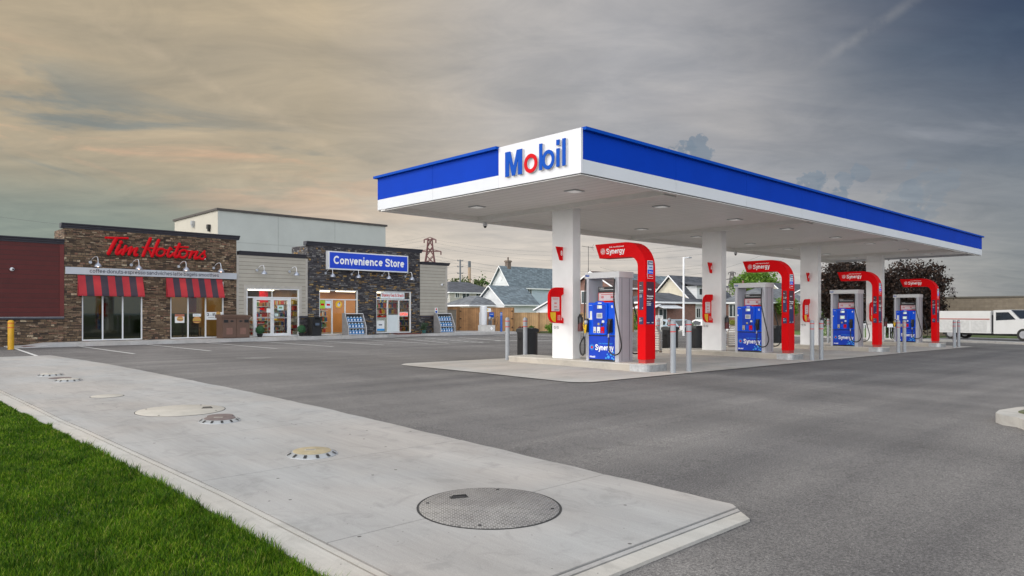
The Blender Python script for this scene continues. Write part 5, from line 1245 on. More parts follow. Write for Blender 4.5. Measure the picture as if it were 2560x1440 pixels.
SCRIPT = [(0.048, [(9.06, 4.96), (9.51, 4.98), (9.96, 5.0)]), (0.08, [(9.49, 4.95), (9.32, 4.59), (9.17, 4.26)]), (0.069, [(9.62, 4.65), (9.52, 4.43), (9.49, 4.34), (9.51, 4.27), (9.59, 4.29), (9.72, 4.44)]), (0.082, [(9.68, 4.8), (9.683, 4.79)]), (0.069, [(9.88, 4.62), (9.75, 4.26)]), (0.052, [(9.78, 4.32), (9.98, 4.52), (10.12, 4.58)]), (0.069, [(10.11, 4.58), (10.01, 4.27)]), (0.052, [(10.03, 4.3), (10.19, 4.5), (10.35, 4.56)]), (0.065, [(10.35, 4.55), (10.26, 4.35), (10.28, 4.24), (10.35, 4.26)]), (0.071, [(10.93, 5.05), (10.77, 4.66), (10.61, 4.24)]), (0.071, [(11.29, 5.0), (11.14, 4.62), (11.0, 4.24)]), (0.039, [(10.59, 4.62), (11.0, 4.61), (11.5, 4.61)]), (0.048, [(10.81, 4.57), (10.9, 4.47), (10.97, 4.28)]), (0.052, [(11.56, 4.44), (11.54, 4.38), (11.49, 4.32), (11.43, 4.28), (11.36, 4.26), (11.29, 4.27), (11.23, 4.3), (11.2, 4.36), (11.2, 4.42), (11.22, 4.49), (11.27, 4.55), (11.33, 4.59), (11.41, 4.61), (11.47, 4.6), (11.53, 4.56), (11.56, 4.51), (11.56, 4.44)]), (0.037, [(11.52, 4.58), (11.68, 4.55), (11.82, 4.67)]), (0.06, [(11.81, 4.67), (11.7, 4.41), (11.71, 4.27), (11.81, 4.28), (11.96, 4.42)]), (0.048, [(11.82, 4.66), (11.88, 4.61)]), (0.067, [(12.23, 4.88), (12.13, 4.63), (12.02, 4.36), (12.05, 4.26), (12.15, 4.29), (12.24, 4.39)]), (0.041, [(12.02, 4.73), (12.33, 4.75), (12.63, 4.76)]), (0.054, [(12.59, 4.44), (12.56, 4.37), (12.51, 4.31), (12.45, 4.26), (12.37, 4.25), (12.31, 4.26), (12.25, 4.29), (12.22, 4.35), (12.22, 4.42), (12.24, 4.49), (12.29, 4.55), (12.35, 4.59), (12.43, 4.61), (12.5, 4.6), (12.55, 4.57), (12.58, 4.51), (12.59, 4.44)]), (0.037, [(12.54, 4.59), (12.67, 4.57), (12.81, 4.56)]), (0.065, [(12.82, 4.55), (12.7, 4.26)]), (0.048, [(12.73, 4.32), (12.89, 4.52), (13.06, 4.57)]), (0.065, [(13.06, 4.55), (12.94, 4.28), (12.99, 4.24), (13.09, 4.27)]), (0.041, [(13.09, 4.27), (13.26, 4.45), (13.41, 4.61)]), (0.052, [(13.41, 4.61), (13.39, 4.48), (13.44, 4.36), (13.36, 4.24), (13.24, 4.23), (13.19, 4.29)])]
t = thing('script_sign', (9.0, YW, 4.2), 'large raised red script lettering on the brown stone wall', 'sign')
mb = MB()
for r_, p_ in SCRIPT:
    q = [(x-9.0, 0, z-4.2) for x, z in p_]
    if len(q) > 2: q = smooth_path(q, 5)
    mb.tube(q, r_*1.08, 10)
    for e in (q[0], q[-1]): mb.sph(tuple(e), r_*1.08, 10)
mb.xf(Matrix.Translation((0, -.11, 0)) @ Matrix.Diagonal((1, .45, 1, 1)))
mb.build('letters', mat('script_red', (.55, .002, .008), .45, nscale=2, namt=.05, espec=.15), t, smooth=True)
MB().sph((4.43, -.12, .03), .03, 8, (1, .3, 1)).build('dot', M_TXTW, t)
mb = MB()
for x_ in (.3, 1.4, 2.2, 3.4, 4.2): mb.box(x_-.01, x_+.01, -.08, 0, .15, .17)
mb.build('stand_off', M_BLK, t)
t = thing('store_sign', (20.06, YW, 4.53), 'long blue box sign with white lettering on the dark stone wall', 'sign')
m_ = MB(); m_.box(0, 5.36, -.32, -.02, -.53, .49); m_.bevel(.012, 1); m_.build('sign_case', M_ALU, t)
MB().box(.07, 5.29, -.328, -.3215, -.46, .42).build('blue_face', mat('sign_blue', (.003, .045, .48), .35, nscale=.8, namt=.06, emit=(0, .03, .5, .12)), t)
stroke_text('Convenience Store', 'lettering', M_TXTW, t, '-y', .31, 5.05, -.225, .235, -.336, .007, .145)
def gooseneck(x, z, label, glow=0.0):
    t = thing('gooseneck_lamp', (x, YW, z), label, 'wall lamp', 'gooseneck lamps on the store front'); t.scale = (.88, .88, .88)
    MB().tube([(-.22, .0, .15), (-.22, -.05, .15)], [.085, .07], 12).build('wall_plate', M_METAL, t, smooth=True)
    MB().tube(smooth_path([(-.22, -.04, .15), (-.18, -.16, .30), (-.08, -.30, .42), (.0, -.42, .40), (.02, -.46, .24), (.02, -.46, .10)], 5), .017, 8).build('arm', M_METAL, t, smooth=True)
    sh_ = MB().lathe([(.035, .14), (.05, .10), (.11, .06), (.165, -.02), (.175, -.09), (.165, -.09), (.03, .06)], .02, -.46, 20).build('shade', mat('lamp_shade_grey', (.42, .44, .50), .3, .7), t, smooth=True)
    MB().sph((.02, -.46, -.045), .05, 10).build('bulb', M_BULB if glow else M_TXTW, sh_)
    if glow:
        l = bpy.data.lights.new('lamp_light', 'SPOT'); l.energy = glow; l.color = (1, .58, .38); l.spot_size = R(120); l.spot_blend = .6; l.shadow_soft_size = .05
        o = bpy.data.objects.new('lamp_light', l); COL.objects.link(o); o.parent = t; o.location = (.02, -.42, -.12); o.rotation_euler = (R(-28), 0, 0)
    return t
for i, (x, z) in enumerate(((8.66, 3.70), (10.33, 3.66), (12.42, 3.68), (14.08, 3.68))): gooseneck(x, z, f'{("first", "second", "third", "fourth")[i]} gooseneck lamp from the left, over the lettered band', 14)
for i, x in enumerate((16.30, 18.1)): gooseneck(x, 3.66, f'{("left", "right")[i]} gooseneck lamp on the beige siding above the entrance')
for i, x in enumerate((20.25, 21.9, 23.95, 25.62)): gooseneck(x, 3.66, f'{("first", "second", "third", "fourth")[i]} gooseneck lamp from the left below the blue sign')
dome_cam(5.58, YW+.03, 3.40, 'white dome camera on the red siding', False, (0, -1)); dome_cam(28.25, YW+.02, 3.36, 'white dome camera on the beige siding at the right end of the store', False, (0, -1))

# ---------------------------------------------------------------- things on the walk
t = thing('double_bin', (14.60, 35.30, .345), 'brown double recycling bin with black slots left of the entrance', 'recycling bin')
M_BRN = mat('bin_brown', (.125, .072, .052), .6, nscale=3, namt=.08)
MB().box(-.70, .66, -.42, .30, .0, .98).build('cabinet', M_BRN, t); m_ = MB(); m_.prism([(-.46, .985), (-.48, 1.11), (.36, 1.15), (.36, .985)], 0, -.74, .70); m_.bevel(.012, 1); m_.build('top', M_BRN, t)
for s_ in (-1, 1):
    cx_ = -.02+s_*.34
    MB().box(cx_-.32, cx_+.32, -.445, -.423, .04, .95).build('door', M_BRN, t); MB().box(cx_-.15, cx_+.15, -.455, -.448, .18, .50).build('door_panel', mat('bin_brown_light', (.21, .11, .085), .6), t)
    MB().box(cx_+s_*.17-.11, cx_+s_*.17+.11, -.452, -.4455, .76, .90).build('slot', M_BLK, t)
    MB().prism([(cx_-s_*.12-.11, .83), (cx_-s_*.12, .88), (cx_-s_*.12+.11, .83), (cx_-s_*.12, .78)], 1, -.452, -.4455).build('slot', M_BLK, t)
def ball(x, y, label):
    t = thing('boxwood_ball', (x, y, .345), label, 'potted shrub', 'clipped shrubs at the entrance')
    MB().lathe([(.10, 0), (.15, .12), (.16, .17), (.14, .17)], n=16).build('pot', M_BLK, t, smooth=True)
    rr = random.Random(int(x*10)); mb = MB(); mb.sph((0, 0, .36), .20, 14); 
    for _ in range(900):
        d = Vector((rr.gauss(0, 1), rr.gauss(0, 1), rr.gauss(0, 1))).normalized(); c_ = Vector((0, 0, .36))+d*rr.uniform(.19, .235)
        a = d.orthogonal().normalized(); a.rotate(Matrix.Rotation(rr.uniform(0, 6.28), 3, d)); bb_ = (d+a.cross(d)*rr.uniform(-.6, .6)).normalized(); mb.quad(c_-a*.012, c_+bb_*.014, c_+a*.012, c_-bb_*.014)
    mb.build('foliage', mat('boxwood_green', (.025, .10, .035), .7, nscale=9, namt=.4), t, recalc=False)
ball(16.05, 35.45, 'clipped round shrub in a black pot left of the doors'); ball(18.35, 35.45, 'clipped round shrub in a black pot right of the doors')
t = thing('ash_bin', (19.10, 35.40, .345), 'black square waste bin with a folded front between the entrance and the stone wall', 'waste bin')
m_ = MB(); m_.box(-.27, .27, -.25, .25, 0, .86); m_.bevel(.02, 2); m_.build('body', M_BLK, t, smooth=True); m_ = MB(); m_.box(-.29, .29, -.28, .27, .86, 1.02); m_.bevel(.03, 2); m_.build('hood', M_BLK, t, smooth=True)
MB().box(-.14, .14, -.295, -.283, .88, .99).build('opening', mat('void_black', (.002, .002, .002), .9), t); MB().prism([(-.22, .72), (.22, .72), (.08, .48), (-.08, .48)], 1, -.30, -.252).build('tray', M_BLK, t)
MB().box(-.12, .12, -.308, -.301, .56, .69).build('decal', mat('decal_blue_grey', (.08, .11, .16), .5), t)
t = thing('potted_plant', (26.55, 35.55, .345), 'small dark potted plant between the right window and the right rack', 'potted plant')
MB().lathe([(.10, 0), (.14, .18), (.13, .18)], n=14).build('pot', mat('pot_teal', (.03, .12, .11), .4), t, smooth=True)
mb = MB(); rr = random.Random(2)
for _ in range(260):
    c_ = Vector((rr.gauss(0, .12), rr.gauss(0, .12), rr.uniform(.18, .62))); d = Vector((rr.gauss(0, 1), rr.gauss(0, 1), rr.gauss(.6, .5))).normalized(); a = d.orthogonal().normalized(); mb.quad(c_-a*.02, c_+d*.06, c_+a*.02, c_-d*.06)
mb.build('leaves', mat('plant_dark', (.02, .05, .015), .7, nscale=9, namt=.4), t, recalc=False)
# washer fluid racks with their jugs
def jug():
    t = thing('fluid_jug', (0, 0, 0))
    m_ = MB(); m_.box(-.075, .075, -.06, .06, 0, .20); m_.bevel(.02, 2); m_.build('jug_body', mat('jug_blue', (.045, .22, .52), .3, nscale=8, namt=.15), t, smooth=True)
    m_ = MB(); m_.lathe([(.07, .20), (.03, .25), (.022, .25), (.022, .28)], n=10); m_.build('neck', mat('jug_pale', (.45, .60, .74), .35), t, smooth=True)
    MB().box(-.045, .045, -.064, -.0605, .05, .14).build('label', M_PAPW, t)
    return t
jg = jug(); jfirst = True
def fluid_rack(x, y, label, where):
    global jfirst
    t = thing('display_rack', (x, y, .345), label, 'display rack', 'washer fluid racks on the walk')
    for s_ in (-.57, .57): MB().prism([(-.38, 0), (.30, 0), (.30, 1.22), (.02, 1.22), (-.38, .42)], 0, s_-.02, s_+.02).build('side_panel', mat('rack_grey', (.26, .25, .25), .5), t)
    f_ = MB(); f_.box(-.55, .55, -.02, .29, 1.17, 1.215); f_.build('top_shelf', M_LGREY, t)
    MB().box(-.55, .55, .27, .295, .02, 1.16).build('back_panel', mat('rack_dark', (.10, .10, .11), .6), t)
    for k_, (yf, z) in enumerate(((-.30, .05), (-.24, .40), (-.10, .75))): MB().box(-.55, .55, yf-.04, .265, z-.03, z).build('shelf', M_LGREY, t)
    for s_ in (-.57, .57): MB().tube([(s_, -.385, .0), (s_, -.385, .42), (s_, .015, 1.22)], .014, 6).build('edge_rail', M_LGREY, t)
    for k_, (yf, z) in enumerate(((-.22, .05), (-.16, .40), (-.02, .75))):
        for q in range(5):
            j = jg if jfirst else dup(jg); jfirst = False
            j.location = (x-.40+.20*q, y+yf, .345+z)
            tag(j, f'blue fluid jug, {("first", "second", "third", "fourth", "fifth")[q]} from the left on the {("bottom", "middle", "top")[k_]} tier of the {where} rack', 'jug', 'blue fluid jugs on the racks')
fluid_rack(21.45, 35.25, 'grey sloping rack of blue jugs in front of the first store window', 'left'); fluid_rack(28.0, 35.40, 'grey sloping rack of blue jugs at the right end of the store', 'right')

# ================================================================== GRASS IN THE FOREGROUND
sheet('lawn_soil', [(-14, 0.5), (2.12, 0.5), (2.12, 6), (1.99, 11), (1.99, 20.95), (-14, 20.95)], .005, mat('soil_green', (.030, .045, .014), .95, nscale=4, namt=.4), .1)
def blades():
    rs = np.random.RandomState(4); P = []
    def region(x0, x1, y0, y1, n, hs=1.0, edge=False):
        x = rs.uniform(x0, x1, n) if not edge else x1-np.abs(rs.normal(0, .035, n)); y = rs.uniform(y0, y1, n)
        P.append(np.stack([x, y, rs.uniform(.028, .058, n)*hs], 1))
    def wedge(y0, y1, dens):
        xl = .145*y0-.25; n = int((2.0-xl)*(y1-y0)*dens); region(xl, 2.0, y0, y1, n)
    for y0, y1, d in ((2.2, 4, 21000), (4, 6, 17000), (6, 8.5, 12000), (8.5, 11.5, 8000), (11.5, 16, 4500)): wedge(y0, y1, d)
    region(-3.5, .6, .6, 16, 42000, 1.1); region(.2, 2.0, .6, 2.2, 14000); region(.5, 2, 16, 20.5, 6000)
    region(0, 2.0, 2.2, 12, 9000, 1.0, True); region(0, 2.02, 2.2, 9, 1600, 1.7, True)
    p = np.concatenate(P)
    near = np.interp(p[:, 1], [6, 11], [1, 0])[:]; p[:, 0] += (.13*near-.01)*np.clip((p[:, 0]-1.0), 0, 1)
    # patchy height, longer tufts here and there
    h = p[:, 2]*(1+.35*np.sin(p[:, 0]*5.1+1.3*np.sin(p[:, 1]*2.3))*np.sin(p[:, 1]*3.7+.8*np.cos(p[:, 0]*4)))
    tuft = np.zeros(len(p))
    for _ in range(26):
        cx, cy = rs.uniform(1.80, 2.08), rs.uniform(2.6, 11); d2 = (p[:, 0]-cx)**2+(p[:, 1]-cy)**2; tuft += np.exp(-d2/.004)
    h = h*(1+.9*np.clip(tuft, 0, 1))
    n = len(p); a = rs.uniform(0, 2*np.pi, n); w = rs.uniform(.0016, .0030, n)
    far = np.clip((p[:, 1]-6)/8, 0, 1); w = w*(1+1.2*far)
    lean = rs.uniform(.15, .75, n)*h; la = a+np.pi/2+rs.normal(0, .5, n)+.0
    z0 = np.array([g(0, yy) for yy in np.linspace(0, 21, 211)]); zz = np.interp(p[:, 1], np.linspace(0, 21, 211), z0)+.004
    ca, sa = np.cos(a)*w, np.sin(a)*w; lx, ly = np.cos(la)*lean, np.sin(la)*lean
    V = np.empty((n, 5, 3))
    V[:, 0] = np.stack([p[:, 0]-ca, p[:, 1]-sa, zz], 1); V[:, 1] = np.stack([p[:, 0]+ca, p[:, 1]+sa, zz], 1)
    V[:, 2] = np.stack([p[:, 0]-ca*.8+lx*.35, p[:, 1]-sa*.8+ly*.35, zz+h*.6], 1); V[:, 3] = np.stack([p[:, 0]+ca*.8+lx*.35, p[:, 1]+sa*.8+ly*.35, zz+h*.6], 1)
    V[:, 4] = np.stack([p[:, 0]+lx, p[:, 1]+ly, zz+h*.95], 1)
    base = (np.arange(n)*5)[:, None]
    loops = np.concatenate([base+np.array([0, 1, 3, 2]), base+np.array([2, 3, 4])], 1).ravel()
    me = bpy.data.meshes.new('grass'); me.vertices.add(n*5); me.vertices.foreach_set('co', V.ravel())
    me.loops.add(len(loops)); me.loops.foreach_set('vertex_index', loops.astype(np.int32))
    me.polygons.add(2*n); st_ = np.stack([np.arange(n)*7, np.arange(n)*7+4], 1).ravel().astype(np.int32)
    me.polygons.foreach_set('loop_start', st_); me.update(calc_edges=True); me.validate()
    m = bpy.data.materials.new('grass_blades'); m.use_nodes = True; k = NB(m.node_tree); pb = m.node_tree.nodes['Principled BSDF']
    gi = k.n('ShaderNodeNewGeometry'); pos = gi.outputs['Position']
    c = k.ramp(gi.outputs['Random Per Island'], [(0, (.010, .036, .002, 1)), (.35, (.042, .120, .004, 1)), (.75, (.115, .235, .008, 1)), (.95, (.22, .30, .03, 1)), (1, (.32, .29, .11, 1))])
    c = k.mix(1.0, c, k.ramp(k.noise(pos, 3.2, 6, .7), [(.34, (.40, .50, .4, 1)), (.5, (1, 1, 1, 1)), (.66, (1.5, 1.35, 1.2, 1))]), 'MULTIPLY')
    k.l(c, pb.inputs['Base Color']); pb.inputs['Roughness'].default_value = .6; pb.inputs['Specular IOR Level'].default_value = .12
    tl = k.n('ShaderNodeBsdfTranslucent'); k.l(c, tl.inputs[0]); mx = k.n('ShaderNodeMixShader'); mx.inputs[0].default_value = .25
    k.l(pb.outputs[0], mx.inputs[1]); k.l(tl.outputs[0], mx.inputs[2]); k.l(mx.outputs[0], m.node_tree.nodes['Material Output'].inputs[0])
    me.materials.append(m); o = bpy.data.objects.new('grass', me); COL.objects.link(o)
    tag(o, 'short green lawn grass beside the concrete kerb', 'grass', kind='stuff')
blades()

# ================================================================== BACKGROUND: FENCE, TANK, YARD
M_FEN = lap_mat('fence_cedar', (.40, .21, .09), .21, axis=4, dark=.75, wid=.12, rough=.75, namt=.22)
M_FENL = lap_mat('fence_pale', (.50, .31, .15), .21, axis=4, dark=.75, wid=.12, rough=.75, namt=.18)
M_POST = mat('fence_post', (.30, .17, .08), .8, nscale=6, namt=.2)
def fence(pts, h, m, label, name='wooden_fence', gates=False, hinge=True, cat='fence'):
    t = thing(name, (pts[0][0], pts[0][1], g(*pts[0])), label, cat)
    for (a, c) in zip(pts, pts[1:]):
        d = Vector((c[0]-a[0], c[1]-a[1], 0)); L = d.length; d.normalize(); n_ = max(1, round(L/2.3)); q = Vector((-d.y, d.x, 0))
        for i in range(n_):
            s0, s1 = L*i/n_+.06, L*(i+1)/n_-.06
            p0 = Vector((a[0]-pts[0][0], a[1]-pts[0][1], 0))+d*s0; p1 = Vector((a[0]-pts[0][0], a[1]-pts[0][1], 0))+d*s1
            mb = MB(); mb.prism([tuple((p0-q*.02)[:2]), tuple((p1-q*.02)[:2]), tuple((p1+q*.02)[:2]), tuple((p0+q*.02)[:2])], 2, .08, h-.03); mb.build('gate_leaf' if gates else 'fence_boards', m, t)
            mb = MB(); mb.prism([tuple((p0-q*.045)[:2]), tuple((p1-q*.045)[:2]), tuple((p1+q*.045)[:2]), tuple((p0+q*.045)[:2])], 2, h-.03, h+.01); mb.build('cap_rail', M_POST if m is M_FEN else M_FENL, t)
            if gates and hinge:
                for z in (.35, h*.55, h-.25):
                    pp = p1 if i % 2 else p0; mb = MB(); mb.box(-.05, .05, -.05, .05, -.03, .03); mb.build('hinge', M_BLK, t, loc=(pp.x-q.x*.05*(1 if q.dot(FWD) > 0 else -1), pp.y-q.y*.05*(1 if q.dot(FWD) > 0 else -1), z))
        for i in range(n_+1):
            p0 = Vector((a[0]-pts[0][0], a[1]-pts[0][1], 0))+d*(L*i/n_); mb = MB(); mb.box(-.055, .055, -.055, .055, 0, h+.02); mb.build('post', M_POST, t, loc=tuple(p0))
# screen directions follow the reading of the photograph: the enclosure faces the lot
fence([(31.9, 38.6), (34.64, 36.05)], 1.72, M_FEN, 'pair of brown cedar gates of the waste enclosure behind the white gas cylinder', 'enclosure_gate', gates=True, cat='gate')
fence([(30.1, 40.3), (31.85, 38.65)], 1.74, M_FEN, 'brown cedar fence panel between the tan box and the gates')
fence([(34.9, 36.9), (41.5, 30.9)], 1.38, M_FENL, 'pale new cedar fence running behind the nearest column')
# tan storage box beside the store
t = thing('storage_box', (30.35, 37.9, .33), 'weathered tan slatted box between the store corner and the fence', 'storage box')
MB().box(-.38, .38, -.38, .38, 0, 1.42).build('slatted_sides', lap_mat('tan_slats', (.22, .19, .15), .10, dark=.5), t); MB().box(-.42, .42, -.42, .42, 1.425, 1.47).build('lid', mat('tan_lid', (.18, .15, .12), .7), t)
# white cylinder on its steel skid, with signs and hoses
t = thing('gas_cylinder_unit', (31.9, 35.75, .30), 'tall white cylinder on a steel cabinet with a blue sign and hoses', 'gas cylinder', rz=R(-44))
m_ = MB(); m_.box(-.56, .56, -.28, .28, 0, .46); m_.bevel(.01, 1); m_.build('cabinet', mat('cabinet_steel', (.50, .49, .47), .45, .2), t)
MB().lathe([(.01, .47), (.25, .475), (.25, 1.62), (.235, 1.69), (.15, 1.735), (.01, 1.745)], -.22, 0, 20).build('cylinder', M_ALU, t, smooth=True)
MB().cyl(-.48, 0, .46, 1.30, .03).build('pipe', M_ALU, t)
MB().box(.10, .32, -.18, -.02, .47, .78).build('meter', mat('meter_dark', (.08, .08, .09), .5), t); MB().sph((.20, -.1, .92), .10, 10, (1, 1, 1.3)).build('gauge', M_GALV, t, smooth=True)
MB().tube([(.34, 0, .46), (.34, 0, 1.45)], .02, 6).build('sign_pole', M_GALV, t)
MB().box(.17, .48, -.05, -.03, .98, 1.31).build('blue_sign', M_TXTB, t); MB().box(.17, .48, -.048, -.031, .90, .975).build('white_strip', M_PAPW, t); text('PROPANE', 'lettering', M_TXTW, t, '-y', .20, .45, 1.16, 1.21, -.053, .002, .01)
MB().box(.0, .28, -.06, -.04, 1.34, 1.58).build('notice', M_PAPW, t); MB().box(.03, .10, -.064, -.0605, 1.40, 1.52).build('hazard_mark', M_YEL, t)
MB().prism([(.33, .12), (.43, .24), (.33, .36), (.23, .24)], 1, -.288, -.281).build('hazard_diamond', M_TXTW, t)
MB().tube(smooth_path([(.30, -.1, .9), (.45, -.14, 1.0), (.52, -.12, .7), (.50, -.1, .47)], 5)+[(.5, -.1, .44)], .018, 6).build('hose', M_RUB, t)
MB().tube(smooth_path([(.50, -.1, .5), (.62, -.05, .95), (.76, -.05, 1.02), (.74, -.05, .7), (.60, -.1, .3)], 5), .010, 6).build('hose', M_RUB, t)
for x_ in (-.40, -.18): MB().cyl(x_, -.1, -.05, .0, .05, 8).build('foot', M_BLK, t)

# ---------------------------------------------------------------- plants
def leaf_mat(name, a, c, d):
    m = bpy.data.materials.new(name); m.use_nodes = True; k = NB(m.node_tree); pb = m.node_tree.nodes['Principled BSDF']
    gi = k.n('ShaderNodeNewGeometry')
    col = k.ramp(gi.outputs['Random Per Island'], [(0, a+(1,)), (.55, c+(1,)), (1, d+(1,))])
    col = k.mix(1.0, col, k.ramp(k.noise(gi.outputs['Position'], .9, 4, .6), [(.3, (.6, .62, .6, 1)), (.7, (1.3, 1.25, 1.2, 1))]), 'MULTIPLY')
    k.l(col, pb.inputs['Base Color']); pb.inputs['Roughness'].default_value = .55; pb.inputs['Specular IOR Level'].default_value = .25
    tl = k.n('ShaderNodeBsdfTranslucent'); k.l(col, tl.inputs[0]); mx = k.n('ShaderNodeMixShader'); mx.inputs[0].default_value = .2
    k.l(pb.outputs[0], mx.inputs[1]); k.l(tl.outputs[0], mx.inputs[2]); k.l(mx.outputs[0], m.node_tree.nodes['Material Output'].inputs[0])
    return m
L_GRN = leaf_mat('leaf_bright_green', (.07, .16, .02), (.13, .26, .03), (.22, .36, .06))
L_DGR = leaf_mat('leaf_mid_green', (.03, .08, .015), (.06, .14, .025), (.11, .20, .04))
L_PUR = leaf_mat('leaf_purple', (.010, .008, .008), (.028, .017, .014), (.080, .048, .034))
L_OLV = leaf_mat('leaf_olive', (.06, .09, .03), (.10, .14, .05), (.15, .18, .08))
M_BARK = mat('bark', (.08, .06, .045), .9, nscale=8, namt=.3)
def foliage(name, blobs, n, size, lm, seed, parent, hollow=.55):
    """many small leaves gathered in clumps through a crown made of ellipsoids"""
    rs = np.random.RandomState(seed); C = []
    vol = np.array([bx[3]*bx[4]*bx[5] for bx in blobs]); vol = vol/vol.sum()
    for bx, v in zip(blobs, vol):
        m = max(6, int(n*v)); nc = max(5, m//45)
        d = rs.normal(size=(nc, 3)); d /= np.linalg.norm(d, axis=1)[:, None]
        r = rs.uniform(hollow, 1.04, nc)**.6; cc = d*r[:, None]*np.array(bx[3:6])+np.array(bx[:3])
        idx = rs.randint(0, nc, m); sp_ = min(bx[3:6])*.20+size
        C.append(cc[idx]+rs.normal(size=(m, 3))*sp_*.62)
    c = np.concatenate(C); m = len(c)
    u = rs.normal(size=(m, 3)); u /= np.linalg.norm(u, axis=1)[:, None]; w = rs.normal(size=(m, 3)); w = np.cross(u, w); w /= np.linalg.norm(w, axis=1)[:, None]
    s1 = (rs.uniform(.6, 1.25, m)*size)[:, None]; s2 = s1*rs.uniform(.45, .8, m)[:, None]
    V = np.stack([c-u*s1, c+w*s2, c+u*s1, c-w*s2], 1)
    me = bpy.data.meshes.new(name); me.vertices.add(m*4); me.vertices.foreach_set('co', V.ravel()); me.loops.add(m*4); me.loops.foreach_set('vertex_index', np.arange(m*4, dtype=np.int32))
    me.polygons.add(m); me.polygons.foreach_set('loop_start', (np.arange(m)*4).astype(np.int32)); me.update(calc_edges=True); me.materials.append(lm)
    o = bpy.data.objects.new(name, me); COL.objects.link(o); o.parent = parent; return o
def tree(x, y, zb, h, rad, lm, n, size, label, seed=1, cz=.62, group=None, blobs=None, trunk=.25, cat='tree', name='leafy_tree', limbs=6):
    t = thing(name, (x, y, zb), label, cat, group); rr = random.Random(seed)
    tk = MB(); tk.tube(smooth_path([(0, 0, -.1), (rr.uniform(-.1, .1), rr.uniform(-.1, .1), h*.25), (rr.uniform(-.2, .2), rr.uniform(-.2, .2), h*.55), (0, 0, h*.82)], 3), [trunk*(1-.8*i/9) for i in range(10)], 8)
    for i in range(limbs):
        a = rr.uniform(0, 6.28); z0 = h*rr.uniform(.25, .5); tk.tube([(0, 0, z0), (math.cos(a)*rad*.4, math.sin(a)*rad*.4, z0+h*.16), (math.cos(a)*rad*.8, math.sin(a)*rad*.8, z0+h*.27)], [trunk*.45, trunk*.28, trunk*.08], 6)
    tk.build('trunk', M_BARK, t)
    if blobs is None:
        blobs = [(0, 0, h*cz, rad*.8, rad*.8, h*(1-cz)*.9)]
        for i in range(9):
            a = rr.uniform(0, 6.28); r = rad*rr.uniform(.35, .7); blobs.append((math.cos(a)*r, math.sin(a)*r, h*cz+rr.uniform(-.28, .24)*h, rad*rr.uniform(.3, .48), rad*rr.uniform(.3, .48), h*rr.uniform(.12, .2)))
    foliage('crown', blobs, n, size, lm, seed, t); return t
def at(px_, d, z=None):
    """ground point at viewing depth d metres along the direction of a bearing, in the photograph's columns"""
    l = (px_-1280)/1789.5*d; return (d*FWD.x+l*RGT.x, d*FWD.y+l*RGT.y)
def bush(x, y, r, h, lm, n, label, name='shrub', size=.05, zb=None, seed=1, cat='shrub', group=None):
    t = thing(name, (x, y, g(x, y)+.04 if zb is None else zb), label, cat, group); MB().tube([(0, 0, 0), (0, 0, h*.5)], .03, 6).build('stem', M_BARK, t)
    foliage('foliage', [(0, 0, h*.5, r, r, h*.5), (r*.4, r*.2, h*.45, r*.6, r*.6, h*.4), (-r*.4, -r*.1, h*.4, r*.6, r*.6, h*.42)], n, size, lm, seed, t, .3); return t

